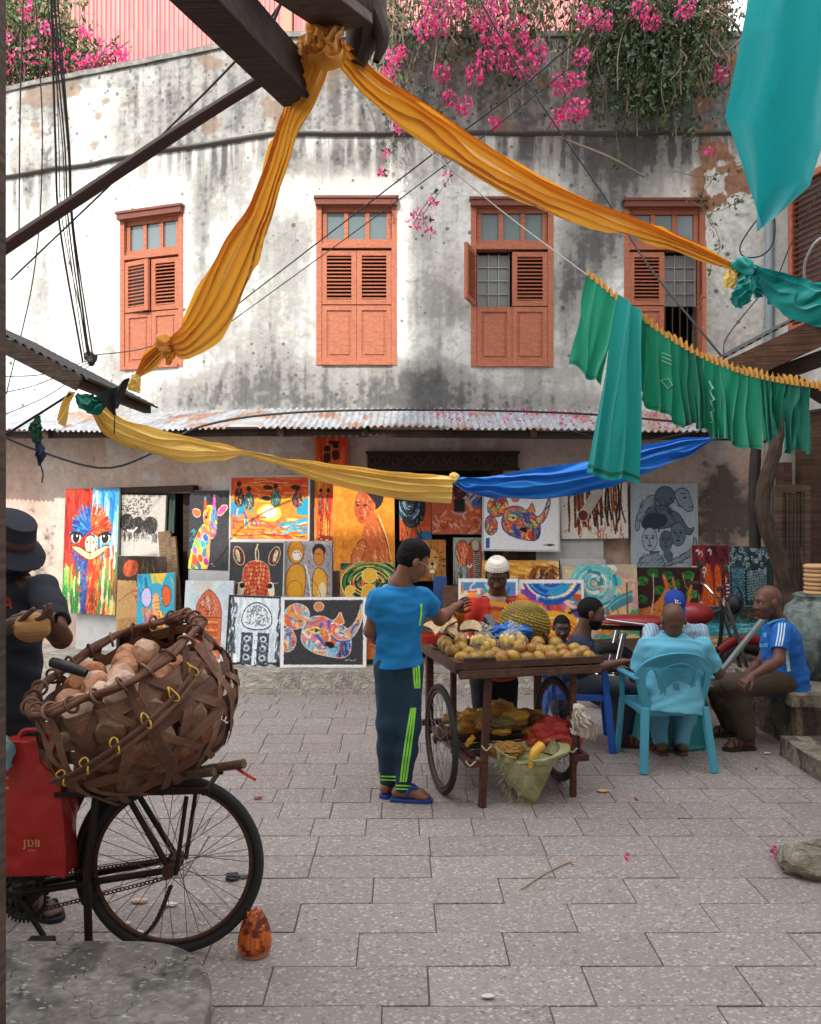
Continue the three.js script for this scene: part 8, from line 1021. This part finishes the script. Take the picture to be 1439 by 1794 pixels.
  for (let i = 0; i < 6; i++) { const a = mix(2.0, 0.5, i / 5), h = mix(0.46, 0.78, i / 5), pts = []; for (let k = 0; k < 7; k++) { const b = k / 7 * 6.283; pts.push(pt(a + 0.03 * Math.cos(b), h + 0.05 + 0.06 * Math.sin(b), 0.04 + 0.014 * Math.sin(b * 2))); } mesh('yellow_string', tube(pts, 0.0035, 20, 5, true), mat(C(0.6, 0.36, 0.05), 0.8), bk, true); }
  // peeled coconuts in it
  const husk = [C(0.62, 0.32, 0.19), C(0.72, 0.45, 0.3), C(0.52, 0.21, 0.09), C(0.78, 0.54, 0.4), C(0.58, 0.26, 0.13)].map((c) => mat(c, 0.7, { map: mottle }));
  const cocoG = [0, 1, 2, 3].map((s) => { const g = new THREE.IcosahedronGeometry(0.062, 2), p = g.attributes.position; for (let i = 0; i < p.count; i++) { const v = V().fromBufferAttribute(p, i), n = v.clone().normalize(); let r = 0.062; for (let k = 0; k < 9; k++) { const d = V(hash(k, s, 1) - 0.5, hash(k, s, 2) - 0.5, hash(k, s, 3) - 0.5).normalize().dot(n); if (d > 0.72) r = Math.min(r, 0.047 / d); } p.setXYZ(i, n.x * r * 1.1, n.y * r * 1.25, n.z * r); } return toCreasedNormals(g, 0.35); });
  let n = 0; for (const h of [0.14, 0.38, 0.62, 0.85]) for (const [ring, cnt] of [[0.8, 12], [0.45, 6], [0.08, 1]]) for (let i = 0; i < cnt; i++) {
    const a = i / cnt * 6.2832 + h * 5 + hash(n, 3) * 0.2, r = (rad(h) - 0.07) * ring * (0.92 + 0.1 * hash(n, 5)), p = bc.clone().addScaledVector(up, (h + 0.05 * (hash(n, 6) - 0.5) - 0.5) * BH).addScaledVector(bx, Math.cos(a) * r).addScaledVector(bz, Math.sin(a) * r);
    if ((ring < 0.3 || ring < 0.6 && h < 0.6) && h < 0.8) { n++; continue; } if (h > 0.8 && Math.cos(a) > 0.55) { n++; continue; }
    const m = mesh('peeled_coconut', cocoG[n % 4], husk[Math.floor(hash(n, 9) * 5)], scene); m.position.copy(p); m.rotation.set(hash(n, 1) * 6, hash(n, 2) * 6, 0); m.scale.setScalar(0.85 + 0.3 * hash(n, 4)); tag(m, 'peeled pinkish coconut piled in the woven basket', 'coconut', 'coconuts in the basket'); n++;
  }
  const kn = thing('knife_handle', 'black handle lying on the coconuts in the basket', 'handle', at(120, 1168, 3.1)); mesh('handle', limb([at(92, 1160, 3.12), at(118, 1168, 3.1), at(152, 1180, 3.1)], [0.02, 0.022, 0.017], 12, 10, 0.08), mat(C(0.012, 0.012, 0.013), 0.5), kn, true);
  for (const [a, b, lab] of [[[220, 1372, 3.28], [376, 1352, 3.14], 'bamboo stick end poking out below the basket'], [[280, 1360, 3.3], [428, 1338, 3.12], 'longer bamboo stick below the basket by the red tip']]) { const s = thing('bamboo_stick', lab, 'stick', at(...b)); mesh('stick', rod(at(...a), at(...b), 0.016, 0.018, 10), wood(C(0.26, 0.14, 0.08)), s, true); mesh('cut_end', new THREE.CylinderGeometry(0.0155, 0.0155, 0.003, 12).applyQuaternion(new THREE.Quaternion().setFromUnitVectors(V(0, 1, 0), at(...b).sub(at(...a)).normalize())).translate(at(...b).x, at(...b).y, at(...b).z), wood(C(0.45, 0.28, 0.16)), s, true); }
  const rs = thing('red_stick', 'red tipped stick poking out below the basket', 'stick', at(436, 1358, 3.1)); mesh('stick', rod(at(412, 1344, 3.14), at(448, 1366, 3.08), 0.007, 0.006), mat(C(0.45, 0.02, 0.02), 0.6), rs, true);
}
{ // bags hanging behind the wheel
  const c = at(62, 1412, 3.28), t = thing('plastic_bag', 'red plastic bag with printed letters hanging on the bicycle', 'bag', c), M = basis(V(1, 0, 0), V(0, 1, 0), V(0, 0, 1), c);
  const bf = (x, y, z) => { const w = mix(0.135, 0.085, sstep(-0.1, 0.26, y)), d = Math.max(Math.abs(x + 0.02 * y) - w, Math.abs(y) - 0.255, Math.abs(z) - mix(0.055, 0.02, sstep(-0.1, 0.26, y))); return d * 0.8 - 0.012 + 0.012 * n3(x * 10, y * 7, z * 10) + 0.004 * n3(x * 30, y * 20, z * 30); }, f = inFrame(bf, M);
  mesh('film', surf(f, c.clone().add(V(-0.2, -0.3, -0.1)), c.clone().add(V(0.2, 0.3, 0.12)), 0.009, flatC([0.42, 0.02, 0.015], 0.15)), phys(C(1, 1, 1), 0.35, { vertexColors: true }), t, true);
  mesh('handle', tube([at(30, 1300, 3.28), at(45, 1280, 3.3), at(80, 1284, 3.3), at(92, 1302, 3.28)], 0.012, 20, 6), mat(C(0.42, 0.02, 0.015), 0.4), t, true);
  const tx = canvasTex(128, 96, (g, w, h) => { g.fillStyle = '#000'; g.fillRect(0, 0, w, h); g.fillStyle = '#fff'; g.textAlign = 'center'; g.font = 'bold 52px serif'; g.fillText('JDB', 64, 50); g.font = 'bold 20px sans-serif'; g.fillText('• • • •', 64, 78); }, false), swash = canvasTex(96, 192, (g, w, h) => { g.fillStyle = '#000'; g.fillRect(0, 0, w, h); g.strokeStyle = '#fff'; g.lineWidth = 9; g.lineCap = 'round'; for (const p of [[20, 30, 60, 22, 76, 30], [48, 10, 44, 60, 30, 96], [14, 64, 50, 58, 82, 62], [30, 100, 60, 92, 66, 120], [66, 120, 50, 160, 20, 180], [24, 130, 40, 128, 44, 150]]) { g.beginPath(); g.moveTo(p[0], p[1]); g.quadraticCurveTo(p[2], p[3], p[4], p[5]); g.stroke(); } }, false);
  mesh('print', printPatch(f, M, -0.03, 0.065, -0.17, -0.1), mat(C(0.62, 0.3, 0.12), 0.6, { alphaMap: tx, alphaTest: 0.5, side: THREE.DoubleSide }), t, true); mesh('print', printPatch(f, M, -0.14, -0.07, -0.06, 0.16), mat(C(0.62, 0.25, 0.1), 0.6, { alphaMap: swash, alphaTest: 0.5, side: THREE.DoubleSide }), t, true);
  const b = thing('plastic_bag', 'small clear bluish bag above the red bag at the left border', 'bag', at(8, 1320, 3.2)); lump(at(6, 1322, 3.2), 0.06, 0.7, 1.2, 0.6, 0.35, 2.4, film(C(0.4, 0.65, 0.7), 0.5), 'film', b, 40);
}
// coconut on the paving, step and litter
{
  const p = at(447, 1668, 3.36).setY(0), t = thing('coconut', 'orange trimmed coconut standing on the paving by the wheel', 'coconut', p), g = new THREE.LatheGeometry([[0, 0], [0.05, 0.002], [0.068, 0.02], [0.07, 0.05], [0.062, 0.095], [0.048, 0.135], [0.034, 0.158], [0.03, 0.168], [0.018, 0.162], [0, 0.155]].map(([a, b]) => new THREE.Vector2(a, b)), 40), q = g.attributes.position;
  for (let i = 0; i < q.count; i++) { const a = Math.atan2(q.getZ(i), q.getX(i)), y = q.getY(i), k = 1 + 0.06 * n3(Math.cos(a) * 2, y * 14, Math.sin(a) * 2); q.setXYZ(i, q.getX(i) * k, y + (y > 0.14 ? 0.006 * Math.sin(a * 7) * (q.getX(i) ** 2 + q.getZ(i) ** 2 > 0.0005 ? 1 : 0) : 0), q.getZ(i) * k); } g.computeVertexNormals();
  const ct = texFrom(256, 256, (x, y) => { const s = fbm(x / 7, y / 46, 4, 7), d = sstep(0.5, 0.68, fbm(x / 30, y / 24, 4, 8)); return [mix(0.82, 0.4, d) * (0.75 + 0.5 * s), mix(0.42, 0.14, d) * (0.7 + 0.55 * s), mix(0.13, 0.06, d) * (0.7 + 0.5 * s)]; }); mesh('husk', g, phys(C(0.9, 0.85, 0.8), 0.5, { map: ct, bumpMap: ct, bumpScale: 0.006, clearcoat: 0.1 }), t); mesh('cut_base', new THREE.CylinderGeometry(0.063, 0.058, 0.014, 32).translate(0, 0.007, 0), mat(C(0.6, 0.32, 0.18), 0.7), t);
  const sh = new THREE.Shape(); sh.moveTo(-3.0, 3.06); sh.lineTo(-1.02, 3.06); sh.bezierCurveTo(-0.84, 3.05, -0.72, 2.95, -0.675, 2.7); sh.lineTo(-0.63, 1.4); sh.lineTo(-3.0, 1.4); sh.closePath();
  const sg = new THREE.ExtrudeGeometry(sh, { depth: 0.16, bevelEnabled: true, bevelSize: 0.02, bevelThickness: 0.02, bevelSegments: 3, curveSegments: 24 }); sg.rotateX(-Math.PI / 2).translate(0, 0.02, 0);
  const stepTex = texFrom(1024, 1024, (x, y) => { const a = fbm(x / 120, y / 120, 5, 101), b = fbm(x / 12, y / 12, 4, 102), dk = sstep(0.5, 0.66, fbm(x / 90 + 4, y / 60, 5, 103)), cr = Math.abs(fbm(x / 80, y / 80, 4, 104) - 0.5) < 0.004 ? 0.5 : 1, pt = fbm(x / 16, y / 7, 3, 106) > 0.755 ? 1 : 0, v = (0.44 + 0.3 * a + 0.26 * (b - 0.5)) * mix(1, 0.7, dk) * cr; return [mix(v, 0.75, pt), mix(v * 0.97, 0.82, pt), mix(v * 0.93, 0.85, pt)]; });
  const sp = thing('stone_step', 'rounded worn cement doorstep in the near left corner', 'step', V(-1.2, 0, -2.6)); mesh('slab', planarUV(sg, 0.55, 'x', 'z'), mat(C(0.62, 0.59, 0.56), 0.9, { map: stepTex, bumpMap: stepTex, bumpScale: 0.01 }), sp, true);
  const chip = (x, y, s, c, lab, name = 'coconut_chip') => { const d = F * EYE / (y - 897), q2 = at(x, y, d).setY(0.008), m = thing(name, lab, 'litter', q2); lump(q2.clone().setY(0.012), s, 1.5, 0.3, 0.8, 0.35, 2.2, mat(c, 0.7), 'chip', m, 16); };
  chip(246, 1582, 0.025, C(0.6, 0.4, 0.28), 'pinkish coconut chip seen through the wheel'); chip(300, 1588, 0.02, C(0.7, 0.68, 0.62), 'white coconut chip below the wheel hub'); chip(218, 1622, 0.022, C(0.62, 0.48, 0.36), 'tan coconut chip near the bicycle stand'); chip(240, 1638, 0.02, C(0.7, 0.68, 0.64), 'white coconut chip beside the rope'); chip(453, 1400, 0.02, C(0.35, 0.1, 0.06), 'small reddish scrap on the paving right of the basket');
  const k = thing('plastic_scrap', 'crumpled black plastic scrap seen through the spokes', 'litter', at(415, 1541, 4.02).setY(0)); lump(at(408, 1541, 4.02).setY(0.02), 0.03, 1.1, 0.6, 0.7, 0.5, 2.4, mat(C(0.03, 0.03, 0.035), 0.3), 'film', k, 30); lump(at(428, 1538, 4.04).setY(0.012), 0.026, 1.3, 0.35, 0.5, 0.5, 2.4, mat(C(0.12, 0.12, 0.13), 0.3), 'film_end', k, 24);
  const s = thing('straw', 'dry bent straw on the paving before the cart', 'straw', at(960, 1530, 4.1).setY(0)); mesh('stalk', tube([[915, 1560], [950, 1536], [985, 1518], [1002, 1512], [1004, 1517]].map(([x, y]) => at(x, y, F * EYE / (y - 897)).setY(0.008)), 0.004, 24, 5), mat(C(0.42, 0.3, 0.18), 0.9), s, true);
  chip(1056, 1388, 0.024, C(0.7, 0.4, 0.2), 'orange fruit scrap in front of the cart right leg'); chip(1345, 1322, 0.018, C(0.75, 0.75, 0.72), 'white paper scrap near the stone step'); chip(855, 1750, 0.016, C(0.6, 0.58, 0.55), 'pale sliver on the near paving');
}
renderer.render(scene, camera);
